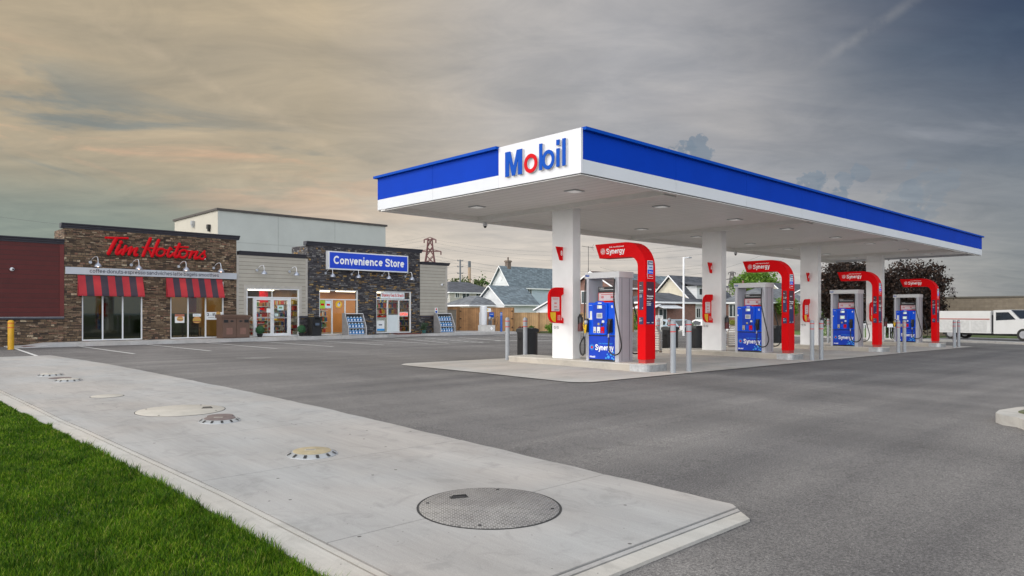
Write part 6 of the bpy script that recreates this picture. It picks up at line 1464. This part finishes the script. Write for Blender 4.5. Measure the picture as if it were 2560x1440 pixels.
# ---------------------------------------------------------------- houses
def house(name, x0, x1, y0, y1, z0, ze, zr, ridge, wm, rm, label, wins=(), hip=0.0, over=.35, chim=None, cat='house', brick_base=None, doors=()):
    """walls x0..x1, y0..y1 from z0 to the eaves ze; ridge along 'x' or 'y' at zr; hip = how far the ridge ends step in"""
    t = thing(name, (x0, y0, z0), label, cat)
    B_ = lambda mb, nm, m, par=t: mb.build(nm, m, par, world=True)
    w = MB(); w.box(x0, x1, y0, y1, z0-1.0, ze)
    if hip == 0:
        if ridge == 'x':
            for xx in (x0, x1-.12): w.prism([(y0, ze), (y1, ze), ((y0+y1)/2, zr-.12)], 0, xx, xx+.12)
        else:
            for yy in (y0, y1-.12): w.prism([(x0, ze), (x1, ze), ((x0+x1)/2, zr-.12)], 1, yy, yy+.12)
    B_(w, 'wall', wm)
    if ridge == 'x': sl = (zr-ze)/((y1-y0)/2)
    else: sl = (zr-ze)/((x1-x0)/2)
    zo = ze-over*sl; r = MB(); th = .14
    X0, X1, Y0, Y1 = x0-over, x1+over, y0-over, y1+over
    if ridge == 'x':
        xa, xb_, ym = X0+hip+(over if hip else 0), X1-hip-(over if hip else 0), (y0+y1)/2
        top = [(X0, Y0, zo), (X1, Y0, zo), (X1, Y1, zo), (X0, Y1, zo), (xa, ym, zr), (xb_, ym, zr)]
        fcs = [(0, 1, 5, 4), (2, 3, 4, 5), (3, 0, 4), (1, 2, 5)]
    else:
        ya, yb_, xm = Y0+hip+(over if hip else 0), Y1-hip-(over if hip else 0), (x0+x1)/2
        top = [(X0, Y0, zo), (X1, Y0, zo), (X1, Y1, zo), (X0, Y1, zo), (xm, ya, zr), (xm, yb_, zr)]
        fcs = [(0, 4, 5, 3), (1, 2, 5, 4), (0, 1, 4), (2, 3, 5)]
    va = [r.bm.verts.new((a, c, d+th)) for a, c, d in top]; vb = [r.bm.verts.new((a, c, d)) for a, c, d in top]
    if hip == 0:
        for f in fcs[:2]: r.bm.faces.new([va[i] for i in f]); r.bm.faces.new([vb[i] for i in f[::-1]])
        edges = [(0, 1), (2, 3), (3, 4), (4, 0), (1, 5), (5, 2)] if ridge == 'x' else [(0, 3), (1, 2), (0, 4), (4, 1), (3, 5), (5, 2)]
        for a, c in edges: r.bm.faces.new([va[a], va[c], vb[c], vb[a]])
    else:
        for f in fcs: r.bm.faces.new([va[i] for i in f]); r.bm.faces.new([vb[i] for i in f[::-1]])
        for a, c in ((0, 1), (1, 2), (2, 3), (3, 0)): r.bm.faces.new([va[a], va[c], vb[c], vb[a]])
    ro = B_(r, 'roof', rm)
    e = MB(); e.box(X0-.02, X1+.02, Y0-.06, Y0, zo-.06, zo+.10)
    e.box(X0-.06, X0-.001, Y0, Y1, zo-.06, zo+.10) if (hip or ridge == 'y') else None
    if hip == 0 and ridge == 'x':
        ym = (Y0+Y1)/2
        e.prism([(Y0, zo-.02), (Y0, zo+.13), (ym, zr+.13), (Y1, zo+.13), (Y1, zo-.02), (ym, zr-.02)], 0, X0-.05, X0-.002)
    if hip == 0 and ridge == 'y':
        xm = (X0+X1)/2
        e.prism([(X0, zo-.08), (X0, zo+.16), (xm, zr+.17), (X1, zo+.16), (X1, zo-.08), (xm, zr-.07)], 1, Y0-.05, Y0-.061+.055)
    B_(e, 'fascia_board', M_TXTW)
    if brick_base: w = MB(); w.box(x0-.03, x1+.03, y0-.03, y1+.03, z0-1, brick_base[0]); B_(w, 'base_wall', brick_base[1])
    for (f, a, c, za, zb2) in wins:       # f: '-x' (a..c along y) or '-y' (a..c along x)
        fr_ = MB(); pn = MB()
        if f == '-x':
            fr_.box(x0-.06, x0-.002, a-.08, c+.08, za-.08, zb2+.08); pn.box(x0-.075, x0-.062, a, c, za, zb2); mx_ = MB(); mx_.box(x0-.085, x0-.076, (a+c)/2-.03, (a+c)/2+.03, za, zb2)
        else:
            fr_.box(a-.08, c+.08, y0-.06, y0-.002, za-.08, zb2+.08); pn.box(a, c, y0-.075, y0-.062, za, zb2); mx_ = MB(); mx_.box((a+c)/2-.03, (a+c)/2+.03, y0-.085, y0-.076, za, zb2)
        fo = B_(fr_, 'window', M_TXTW); pn.build('pane', G_HOUSE, fo, ); fo.children[0].location = (0, 0, 0); mo = mx_.build('glazing_bar', M_TXTW, fo)
    for (f, a, c, za, zb2, dm) in doors:
        d_ = MB()
        d_.box(x0-.05, x0-.002, a, c, za, zb2) if f == '-x' else d_.box(a, c, y0-.05, y0-.002, za, zb2)
        B_(d_, 'door', dm)
    if chim:
        cx, cy, cw, zc, cm = chim; c_ = MB(); c_.box(cx-cw, cx+cw, cy-cw, cy+cw, zr-1.4, zc); co_ = c_.build('chimney', cm, ro); c_ = MB(); c_.box(cx-cw*1.3, cx+cw*1.3, cy-cw*1.3, cy+cw*1.3, zc-.25, zc-.05); c_.cyl(cx, cy, zc, zc+.45, cw*.4, 10); c_.build('chimney_cap', cm, ro)
    return t
SH_BLU = shingle_mat('shingle_blue_grey', (.17, .21, .235)); SH_DRK = shingle_mat('shingle_dark', (.085, .09, .105)); SH_BRN = shingle_mat('shingle_brown', (.09, .055, .05)); SH_GRY = shingle_mat('shingle_grey', (.15, .16, .175)); SH_RED = shingle_mat('shingle_terracotta', (.30, .14, .08))
SD_WHT = lap_mat('siding_white', (.68, .70, .71), .22, dark=.22); SD_BLU = lap_mat('siding_pale_blue', (.50, .58, .66), .22, dark=.25); SD_CRM = lap_mat('siding_cream', (.70, .65, .52), .22, dark=.2); SD_GRY = lap_mat('siding_grey', (.40, .41, .43), .22, dark=.25)
BR_RED = brick_mat('red_brick', (.28, .11, .07), (.20, .075, .05), (.25, .22, .20)); BR_WHT = brick_mat('white_brick', (.55, .53, .48), (.48, .46, .42), (.42, .40, .37)); BR_CHIM = brick_mat('chimney_brick', (.20, .14, .10), (.10, .07, .06), (.2, .18, .16))
GZ = .6
house('gabled_house', 67.6, 82, 71.0, 74.3+.4, GZ, 5.4, 7.95, 'x', SD_WHT, SH_BLU, 'tall pale blue house with a steep grey roof and a brick chimney', [('-y', 71.05, 71.75, 3.85, 5.05), ('-y', 70.9, 72.9, 1.3, 2.3)], chim=(69.0, 72.85, .30, 8.9, BR_CHIM))
w_ = MB(); w_.box(67.62, 82, 70.985, 70.998, GZ, 5.35); o_ = w_.build('wall', SD_BLU, bpy.data.objects['gabled_house'], world=True)
w_ = MB(); w_.lathe([(.28, -.02), (.28, .02), (.01, .025)], n=16); w_.xf(Matrix.Translation((67.56, 72.85, 6.3)) @ Matrix.Rotation(R(-90), 4, 'Y')); w_.build('gable_vent', M_TXTW, bpy.data.objects['gabled_house'], world=True)
house('cottage', 59.6, 65.2, 63.6, 68.6, GZ, 2.75, 4.85, 'x', SD_WHT, SH_BLU, 'small white gabled cottage in front of the tall pale blue house', [('-x', 65.6, 66.6, 1.2, 2.2)])
house('low_shed', 55.6, 60.8, 65.4, 70.0, GZ, 2.55, 3.55, 'y', SD_CRM, SH_GRY, 'low hip roofed shed left of the small white cottage', hip=1.6)
house('white_garage', 57.2, 63, 50.6, 55.8, GZ, 1.9, 3.0, 'x', SD_WHT, SH_GRY, 'small white gabled garage partly behind the red service board', over=.25)
house('brick_bungalow', 64.0, 74, 79.6, 88, GZ, 4.55, 6.1, 'x', BR_WHT, SH_DRK, 'pale brick house with a dark hip roof right of the store', [('-y', 65.0, 65.6, 3.75, 4.4), ('-y', 66.3, 67.6, 3.55, 4.45), ('-y', 68.9, 69.9, 3.6, 4.4), ('-x', 81.3, 82.0, 3.75, 4.4), ('-x', 80.0, 80.9, 3.6, 4.45)], hip=3.2)
house('brown_roof_house', 57.4, 66, 45.2, 50.6, GZ, 4.25, 5.75, 'x', BR_RED, SH_BRN, 'brick house with a brown roof seen behind pump 8', [('-x', 48.3, 49.3, 2.6, 3.8)])
house('tan_house', 62.8, 72, 44.9, 49.0, GZ, 2.9, 5.6, 'x', mat('house_tan', (.36, .31, .24), .8), SH_BLU, 'tan house with a pale grey roof between pump 8 and its red arch', [('-x', 45.4, 46.4, 1.6, 2.6)])
# house with the dormer
hd = house('dormer_house', 63.6, 72, 40.0, 45.0, GZ, 2.85, 5.35, 'x', SD_WHT, SH_DRK, 'cream and grey house with a long dormer and small door canopy', [('-y', 64.5, 65.1, 1.1, 2.0)], doors=[('-y', 66.6, 67.4, .6, 2.0, mat('door_grey', (.16, .18, .20), .5))])
w_ = MB(); w_.box(63.55, 63.598, 40.05, 44.95, 1.0, 2.84); w_.prism([(40.05, 2.85), (44.95, 2.85), (42.5, 5.2)], 0, 63.55, 63.598); w_.build('wall', SD_CRM, hd, world=True)
w_ = MB(); w_.box(64.6, 69.8, 39.98, 42.6, 3.0, 4.35); w_.build('dormer', SD_WHT, hd, world=True)
w_ = MB(); w_.prism([(39.6, 4.30), (39.6, 4.42), (42.6, 4.95), (42.6, 4.80)], 0, 64.2, 70.2); w_.build('dormer_roof', SH_DRK, hd, world=True)
for x_ in (65.1, 67.0): w_ = MB(); w_.box(x_, x_+.45, 39.93, 39.978, 3.45, 4.05); w_.build('dormer_window', G_HOUSE, hd, world=True)
w_ = MB(); w_.prism([(66.2, 2.3), (67.8, 2.3), (67.0, 2.8)], 1, 39.2, 39.99); w_.build('door_canopy', SH_DRK, hd, world=True)
hp = house('porch_house', 53.9, 60.5, 37.6, 41.5, GZ, 2.62, 3.35, 'x', BR_RED, SH_DRK, 'low red brick house with a white awning over its window behind the red arch', [('-y', 54.4, 55.5, 1.0, 1.9), ('-x', 38.0, 38.9, 1.0, 1.9)], hip=1.5)
w_ = MB(); w_.prism([(37.58, 2.35), (36.5, 2.02), (36.5, 1.96), (37.58, 2.28)], 0, 53.6, 56.9); w_.build('white_awning', M_ALU, hp, world=True)
w_ = MB(); w_.prism([(53.88, 2.35), (52.9, 2.02), (52.9, 1.96), (53.88, 2.28)], 1, 37.0, 39.4); w_.build('white_awning', M_ALU, hp, world=True)
house('brick_ranch', 67.5, 78.5, 33.9, 38.8, GZ-.3, 2.75, 4.05, 'x', BR_RED, SH_GRY, 'low red brick house with a grey hip roof behind pump 6', [('-x', 37.1, 37.9, 1.2, 2.4), ('-x', 34.6, 35.3, 1.5, 2.4)], hip=2.6, chim=(69.3, 37.4, .25, 4.5, BR_RED))
house('cream_house', 81.0, 90, 38.2, 41.4, GZ, 3.55, 5.0, 'x', SD_CRM, SH_DRK, 'cream gabled house behind the second red arch', [('-x', 40.0, 40.7, 2.4, 3.3)])
house('grey_house', 82.8, 92, 33.0, 37.9, GZ, 3.9, 5.1, 'x', SD_GRY, SH_DRK, 'grey sided house between the second arch and the third column', [('-y', 83.5, 84.6, 2.3, 3.3)], over=.2)
house('terracotta_house', 90.0, 104, 35.0, 39.8, GZ, 5.6, 6.5, 'y', SD_WHT, SH_RED, 'two storey white house with a terracotta roof left of the purple trees', [('-x', 37.3, 37.9, 4.9, 5.5), ('-x', 37.2, 38.6, 2.6, 3.8)], hip=1.4)
# long brown block building at the right
lb = thing('brown_block_building', (67, -20, -.5), 'long low brown block building behind the white truck', 'building')
MB().box(0, 12, 0, 40.2, -.3, 3.28).build('wall', brick_mat('brown_block', (.20, .165, .125), (.165, .135, .10), (.15, .125, .10), .4, .2, .012), lb); MB().box(-.08, 12, -.05, 40.3, 3.285, 3.40).build('roof_edge', mat('roof_edge_brown', (.10, .09, .075), .7), lb)

# ---------------------------------------------------------------- trees and shrubs
x, y = at(2128, 57); tree(x, y, -.4, 6.25, 3.0, L_PUR, 24000, .10, 'dark purple tree behind the third and fourth pumps, left one', 11, .55, 'purple trees', limbs=9)
x, y = at(2272, 56); tree(x, y, -.4, 6.0, 2.85, L_PUR, 24000, .10, 'dark purple tree right of the fourth column, right one', 12, .54, 'purple trees', limbs=9)
x, y = at(1885, 96); tree(x, y, .6, 6.6, 3.4, L_GRN, 9000, .15, 'bright green tree above the roof of pump 6', 13, .62)
x, y = at(1965, 72); tree(x, y, .3, 2.9, 1.35, L_GRN, 2600, .10, 'small round bright green tree right of pump 6', 14, .62, trunk=.12)
x, y = at(1150, 150); tree(x, y, .8, 8.2, 5.0, L_OLV, 3400, .28, 'wide olive green tree beside the utility pole', 15, .6)
x, y = at(1178, 150); tree(x, y, .8, 6.6, 3.0, L_OLV, 1500, .28, 'smaller olive tree at the foot of the tall chimney', 17, .6)
x, y = at(1207, 150); t = tree(x, y, .8, 8.9, 1.3, L_DGR, 500, .22, 'thin spiky conifer above the dark hip roof', 16, .6, blobs=[(0, 0, 5.6, 1.6, 1.6, .8), (0, 0, 6.8, 1.0, 1.0, .8), (0, 0, 8.2, .45, .45, .9)], name='conifer')
x, y = at(2078, 60); tree(x, y, 0, 4.2, 1.2, L_DGR, 1800, .10, 'dark green narrow tree left of the purple trees', 18, .5, trunk=.1)
for i, (px2, d, r, h, lm, lb_) in enumerate(((1376, 48.2, .45, .62, L_GRN, 'bright green shrub against the fence left of the nearest column'), (1328, 49.5, .35, .35, L_DGR, 'low green plant right of the blue bollard'), (1306, 49.8, .28, .42, leaf_mat('leaf_rose', (.12, .03, .04), (.20, .05, .06), (.26, .10, .09)), 'reddish plant at the foot of the fence'), (1588, 58, .9, 1.6, L_GRN, 'rounded green shrub between pump 8 and its arch'), (1732, 48, .5, .75, L_GRN, 'green plant in front of the white car'), (1722, 48, .3, .9, leaf_mat('leaf_flower', (.20, .04, .06), (.12, .07, .20), (.10, .20, .04)), 'flowering plant in front of the white car'), (1832, 68, .8, 1.1, leaf_mat('leaf_yellow', (.22, .26, .03), (.30, .34, .05), (.36, .38, .10)), 'yellow green shrub in front of the brick house'), (1948, 66, .4, .5, bpy.data.materials['leaf_yellow'], 'small yellow shrub under the round green tree'), (2098, 56, 1.2, .8, leaf_mat('leaf_hydrangea', (.10, .22, .03), (.16, .30, .05), (.62, .66, .50)), 'white flowered hedge left of pump 4'), (2076, 57, .9, .8, bpy.data.materials['leaf_hydrangea'], 'white flowered hedge behind the third column'))):
    x, y = at(px2, d); bush(x, y, r, h, lm, int(700*max(1, r*1.6)), lb_, size=.055 if d < 55 else .07, seed=20+i)
x, y = at(2230, 60); bush(x, y, 1.8, 1.0, L_OLV, 1500, 'low olive hedge under the right purple tree', size=.08, seed=40)

# ---------------------------------------------------------------- poles, pylons, stack, wires
def pylon(px2, d, ztop, w, label, lv=5, m=None, zb=0):
    x, y = at(px2, d); t = thing('power_pylon', (x, y, zb), label, 'pylon', 'power pylons'); h = ztop-zb; mb = MB(); r = w*.020
    lat = RGT; f_ = FWD
    def P(a, c, z): return tuple(lat*a+f_*c+Vector((0, 0, z)))
    hw = lambda z: w*(.62*max(0.0, 1-z/h)**1.3+.10)
    N = 9
    for i in range(N):
        z0, z1 = h*i/N, h*(i+1)/N; a, c = hw(z0), hw(z1)
        for s1, s2 in ((1, 1), (1, -1), (-1, 1), (-1, -1)): mb.tube([P(a*s1, a*s2, z0), P(c*s1, c*s2, z1)], r*1.3, 4)
        for s2 in (1, -1):
            mb.tube([P(-a, a*s2, z0), P(c, c*s2, z1)], r, 4); mb.tube([P(a, a*s2, z0), P(-c, c*s2, z1)], r, 4); mb.tube([P(a*s2, -a, z0), P(c*s2, c, z1)], r, 4)
    mb.build('lattice', m, t); ar = MB()
    for k_ in range(lv):
        z = h*(1-.155*k_)*.985; L = w*(.30+.20*(k_ % 2)+.06*k_)
        ar.tube([P(-L, 0, z), P(L, 0, z)], r*1.5, 4); ar.tube([P(-L, 0, z), P(0, 0, z+h*.03)], r, 4); ar.tube([P(L, 0, z), P(0, 0, z+h*.03)], r, 4)
        for s_ in (-1, 1): ar.tube([P(L*s_, 0, z), P(L*s_, 0, z-h*.045)], r*1.6, 4)
    ar.build('cross_arms', m, t)
M_PYR = mat('pylon_rust', (.16, .07, .07), .7); M_PYG = mat('pylon_grey', (.13, .12, .12), .7)
pylon(1075, 330, 35.8, 9, 'rusty red lattice pylon above the right end of the store', 3, M_PYR); pylon(1830, 250, 15.8, 4.2, 'pale lattice pylon between column six and pump 6', 3, M_PYG); pylon(2381, 350, 13.9, 4.6, 'distant lattice pylon above the brown block building', 4, M_PYG)
x, y = at(1150.5, 130); t = thing('utility_pole', (x, y, .8), 'tall utility pole with three cross arms left of the tall chimney', 'utility pole')
MB().cyl(0, 0, 0, 10.4, .20, 8, .15).build('pole', mat('pole_grey', (.16, .17, .19), .8), t)
for z in (10.2, 9.1, 7.9):
    mb = MB(); mb.tube([tuple(RGT*-.55+Vector((0, 0, z))), tuple(RGT*.55+Vector((0, 0, z)))], .07, 6)
    for s_ in (-.5, .5): mb.cyl((RGT*s_).x, (RGT*s_).y, z, z+.22, .05, 6)
    mb.build('cross_arm', MATS['pole_grey'], t)
MB().cyl((RGT*-.45).x, (RGT*-.45).y, 4.6, 5.6, .32, 10).build('transformer', mat('transformer_grey', (.45, .50, .52), .5), t)
x, y = at(1173.5, 400); t = thing('tall_chimney', (x, y, 0), 'tall tan industrial chimney with a dark top in the far distance', 'chimney')
MB().cyl(0, 0, 0, 26.9, .95, 16, .82).build('shaft', mat('chimney_tan', (.40, .29, .20), .8), t); MB().cyl(0, 0, 26.9, 30.3, .84, 16, .80).build('dark_top', mat('chimney_dark', (.10, .12, .14), .8), t)
def wire(a, c, za, zc, sag, label, r=.02, name='power_line'):
    (x0, y0), (x1, y1) = a, c; mb = MB(); pts = []
    for i in range(25):
        t_ = i/24; pts.append((x0+(x1-x0)*t_-x0, y0+(y1-y0)*t_-y0, za+(zc-za)*t_-4*sag*t_*(1-t_)))
    mb.tube(pts, r, 4, cap=False); return tag(mb.build(name, mat('wire_grey', (.16, .16, .16), .6), loc=(x0, y0, 0)), label, 'power line', 'power lines')
WL = 'thin overhead power line in the sky right of the store'
for (z0, z1) in ((35, 26), (33.5, 24.5), (31.8, 22.3), (27.5, 18.5), (26, 17.5)): wire(at(1085, 328), at(1780, 250), z0, z1, 4.5, WL, .045)
for z in (11.2, 10.1, 8.9): wire(at(1150.5, 130), at(1420, 110), z, z-3.2, .5, WL, .022); wire(at(1150.5, 130), at(960, 140), z, z+.2, .5, WL, .022)
for i, z in enumerate((36.3, 34.8, 32.2)): wire(at(1062, 330), at(700, 420), z, z+4, 3.0, WL, .045)
WL2 = 'thin overhead power line in the sky above the red siding'
for z0, z1 in ((29.2, 24.6), (22.2, 18.8), (20.2, 17.4)): wire(at(-260, 180), at(640, 230), z0, z1, 1.2, WL2, .040)
for z0, z1 in ((9.2, 12.0), (8.3, 9.8)): wire(at(1500, 120), at(1960, 110), z0, z1, 3.0, 'thin overhead power line behind the second column', .022)
# roof aerial
x, y = at(1471, 80); t = thing('roof_aerial', (x, y, 1.0), 'tall lattice roof aerial behind pump 8', 'aerial')
mb = MB(); mb.tube([(0, 0, 0), (0, 0, 8.0)], .03, 6); mb.tube([tuple(RGT*.30), tuple(RGT*.18+Vector((0, 0, 5.4)))], .018, 4); mb.tube([tuple(RGT*-.30), tuple(RGT*-.02+Vector((0, 0, 5.6)))], .018, 4); mb.build('mast', M_BLK, t)
mb = MB(); mb.tube([tuple(RGT*-.75+Vector((0, 0, 8.02))), tuple(RGT*.6+Vector((0, 0, 7.82)))], .022, 4)
for i in range(9):
    a = -.65+.15*i; c_ = RGT*a+Vector((0, 0, 8.0-.10*(a+.75))); mb.tube([tuple(c_+FWD*.35+RGT*.1), tuple(c_-FWD*.35-RGT*.1)], .010, 4)
for s_ in (-.35, .35): mb.tube([tuple(RGT*.35+Vector((0, 0, 7.86))), tuple(RGT*.62+Vector((0, 0, 7.86+s_)))], .012, 4)
mb.build('antenna', M_BLK, t)
# lamp post of the lot
x, y = at(1709, 46); t = thing('street_lamp', (x, y, g(x, y)), 'slim white lamp post with a flat head right of the red arch', 'street lamp')
MB().cyl(0, 0, 0, 5.05, .075, 12, .06).build('post', M_TXTW, t); mb = MB(); mb.tube([(0, 0, 5.0), tuple(RGT*.35+Vector((0, 0, 5.03)))], .03, 6); mb.build('arm', M_TXTW, t)
mb = MB(); c_ = RGT*.30; mb.prism([(c_.x-.16, c_.y-.16), (c_.x+.16, c_.y-.16), (c_.x+.16, c_.y+.16), (c_.x-.16, c_.y+.16)], 2, 4.99, 5.06); mb.build('lamp_head', M_GALV, t)
# railing right of the arch, and the pale mesh fence by the far column
def railing(a, c, h, label, n=14, m=M_TXTW, zb=None, name='railing'):
    t = thing(name, (a[0], a[1], g(*a) if zb is None else zb), label, 'railing'); d = Vector((c[0]-a[0], c[1]-a[1], 0))
    mb = MB()
    for i in range(n+1): p = d*(i/n); mb.tube([(p.x, p.y, 0), (p.x, p.y, h)], .022 if i % 4 else .035, 4)
    mb.build('balusters', m, t); mb = MB(); mb.tube([(0, 0, h), (d.x, d.y, h)], .035, 6); mb.tube([(0, 0, .12), (d.x, d.y, .12)], .025, 6); mb.build('rails', m, t)
railing(at(1640, 55), at(1656, 55.5), 1.15, 'white baluster railing right of the first red arch', 8)
railing(at(2150, 54), at(2245, 52), 1.15, 'white post and rail fence under the purple trees', 9)

# ---------------------------------------------------------------- vehicles
def wheel(t, x, y, r, w=.2):
    mb = MB(); mb.tube([(x, y-w/2, r), (x, y+w/2, r)], r, 20); o = mb.build('wheel', M_RUB, t); mb = MB(); mb.tube([(x, y-w/2-.008, r), (x, y+w/2+.008, r)], r*.62, 14); mb.build('rim', M_METAL, o)
def car(loc, rz, paint, label, kind='sedan', L=4.5, Wd=1.75):
    t = thing('parked_car', loc, label, 'car', rz=rz); hw = Wd/2
    if kind == 'sedan':
        low = [(-L/2, .32), (-L/2-.02, .62), (-L/2+.12, .90), (-1.35, .97), (1.05, .93), (1.95, .80), (L/2-.05, .62), (L/2, .34), (L/2-.15, .22), (-L/2+.15, .22)]
        cab = [(-1.75, .94), (-1.05, 1.40), (.25, 1.43), (1.15, .92)]
    else:
        low = [(-L/2, .40), (-L/2-.02, .75), (-L/2+.03, 1.05), (1.05, 1.05), (1.95, .96), (L/2-.03, .80), (L/2, .42), (L/2-.12, .30), (-L/2+.12, .30)]
        cab = [(-L/2+.05, 1.04), (-L/2+.28, 1.68), (.35, 1.70), (1.15, 1.04)]
    mb = MB(); mb.prism(low, 1, -hw, hw); mb.bevel(.05, 3, 25); mb.build('body', paint, t, smooth=True)
    mb = MB(); n = len(cab); A = [mb.bm.verts.new((a, -hw+(.03 if c < 1.1 else .17), c)) for a, c in cab]; B = [mb.bm.verts.new((a, hw-(.03 if c < 1.1 else .17), c)) for a, c in cab]
    mb.bm.faces.new(A); mb.bm.faces.new(B[::-1])
    for i in range(n): mb.bm.faces.new([A[i], B[i], B[(i+1) % n], A[(i+1) % n]])
    mb.bevel(.04, 2, 25); mb.build('cabin', paint, t, smooth=True)
    # windows a hair outside the cabin
    def inset(p, q, r_, s_, sgn):
        gq = MB(); k1 = [Vector(v) for v in (p, q, r_, s_)]; c_ = sum(k1, Vector())/4; gq.quad(*[tuple(c_+(v-c_)*.84+Vector((0, sgn*.012, 0))) for v in k1]); gq.build('window', G_CAR, t, recalc=False)
    for sgn in (-1, 1):
        yb, yt = sgn*(hw-.03), sgn*(hw-.17); c0, c1, c2, c3 = cab; xm = (c1[0]+c2[0])/2
        inset((c0[0]+.25, yb, c0[1]+.02), (xm-.04, yb, c0[1]+.02), (xm-.04, yt, c1[1]-.04), (c1[0]+.06, yt, c1[1]-.04), sgn); inset((xm+.04, yb, c0[1]+.02), (c3[0]-.15, yb, c3[1]+.02), (c2[0]-.03, yt, c2[1]-.04), (xm+.04, yt, c2[1]-.04), sgn)
    for (p, q, dx) in ((cab[0], cab[1], -1), (cab[3], cab[2], 1)):
        gq = MB(); ks = [Vector((p[0], -hw+.14, p[1]+.03)), Vector((p[0], hw-.14, p[1]+.03)), Vector((q[0], hw-.24, q[1]-.03)), Vector((q[0], -hw+.24, q[1]-.03))]; nrm = (ks[1]-ks[0]).cross(ks[3]-ks[0]).normalized(); nrm *= (1 if nrm.x*dx > 0 else -1)
        gq.quad(*[tuple(v+nrm*.02) for v in ks]); gq.build('windscreen' if dx > 0 else 'rear_window', G_CAR, t, recalc=False)
    for sgn in (-1, 1):
        MB().box(L/2-.10, L/2+.012, sgn*(hw-.30)-.16, sgn*(hw-.30)+.16, .62 if kind == 'sedan' else .76, .74 if kind == 'sedan' else .88).build('headlight', mat('headlamp', (.75, .78, .8), .1), t); MB().box(-L/2-.03, -L/2+.10, sgn*(hw-.18)-.13, sgn*(hw-.18)+.13, .68, .86).build('tail_light', M_TXTR, t)
    MB().box(L/2-.05, L/2+.018, -.42, .42, .36, .56).build('grille', M_BLK, t); MB().box(L/2-.04, L/2+.014, -hw+.1, hw-.1, .24, .33).build('bumper', M_BLK, t)
    for xx in (-L/2+.85, L/2-.88):
        for sgn in (-1, 1): wheel(t, xx, sgn*(hw-.09), .32)
    for sgn in (-1, 1): mb = MB(); mb.sph((.95, sgn*(hw+.08), 1.0), .10, 8, (.6, 1, .7)); mb.build('mirror', paint, t)
    return t
P_WHT = mat('car_white', (.74, .74, .73), .25, namt=.02, coat=.6); P_SLV = mat('car_silver', (.42, .43, .45), .25, .5, namt=.03, coat=.4); P_LBL = mat('car_pale_blue', (.42, .52, .60), .3, namt=.03, coat=.4)
x, y = at(1779, 54); car((x, y, -.33), R(-84), P_WHT, 'white saloon car behind the second column, nose to the right')
x, y = at(1717, 78); car((x, y, .50), R(-215), P_WHT, 'white off-roader parked in front of the dormer house', 'suv', 4.3)
x, y = at(1744, 76); car((x, y, .50), R(-215), P_SLV, 'silver off-roader just right of the white one, partly behind the red service board', 'suv', 4.4)
x, y = at(1694, 57); car((x, y, -.38), R(-110), P_LBL, 'pale blue car partly hidden behind the bollards right of the first arch', 'sedan', 4.0)
# white service truck on the road
t = thing('service_truck', (54.6, 11.75, g(55, 12.4)), 'white service truck with a long box body on the road at the right', 'truck', rz=R(-106)); MB_ = mat('truck_white', (.58, .58, .57), .4, nscale=1, namt=.05)
m_ = MB(); m_.box(-3.3, .15, -.95, .95, .42, 1.86); m_.bevel(.04, 2); m_.build('cargo_body', MB_, t, smooth=True)
MB().box(-3.3, .10, -.975, -.952, 1.30, 1.36).build('red_stripe', mat('stripe_faded', (.35, .10, .08), .5), t)
for x_ in (-2.72, -1.65, -.58): MB().box(x_-.48, x_+.48, -.968, -.952, .52, 1.22).build('side_hatch', mat('truck_panel', (.50, .50, .49), .4), t)
m_ = MB(); m_.prism([(.30, .40), (.30, 1.90), (1.25, 1.93), (1.78, 1.36), (2.70, 1.22), (2.82, .80), (2.85, .45)], 1, -.90, .90); m_.bevel(.06, 3, 25); m_.build('cab', MB_, t, smooth=True)
for s_ in (-1, 1): MB().prism([(.45, 1.25), (.45, 1.76), (1.18, 1.78), (1.60, 1.32)], 1, s_*.905-.004, s_*.905+.004).build('side_window', G_CAR, t)
m_ = MB(); m_.quad((1.30, -.78, 1.91), (1.30, .78, 1.91), (1.80, .80, 1.38), (1.80, -.80, 1.38)); m_.build('windscreen', G_CAR, t, recalc=False)
MB().box(2.80, 2.88, -.60, .60, .62, .98).build('grille', M_BLK, t); MB().box(2.70, 2.96, -.92, .92, .38, .56).build('bumper', M_RUB, t)
for s_ in (-.76, .76): MB().box(2.80, 2.89, s_-.12, s_+.12, .72, .95).build('headlight', MATS['headlamp'], t)
MB().box(.16, .29, -.80, .80, .5, 1.6).build('gap_frame', M_BLK, t); MB().box(-3.2, 2.7, -.45, .45, .28, .41).build('chassis', M_BLK, t)
for x_ in (-2.4, 2.05):
    for s_ in (-.80, .80): wheel(t, x_, s_, .38, .24)
# boulder-like stones and a white notice near the far fence
x, y = at(2228, 51); t = thing('yard_sign', (x, y, g(x, y)), 'small white yard sign behind the near bollards of the third island', 'sign'); MB().cyl(0, 0, 0, .9, .02).build('stake', M_GALV, t); mb = MB(); mb.box(-.28, .28, -.01, .01, .85, 1.10); o_ = mb.build('sign_board', M_PAPW, t); o_.rotation_euler = (0, 0, YAW-R(90))
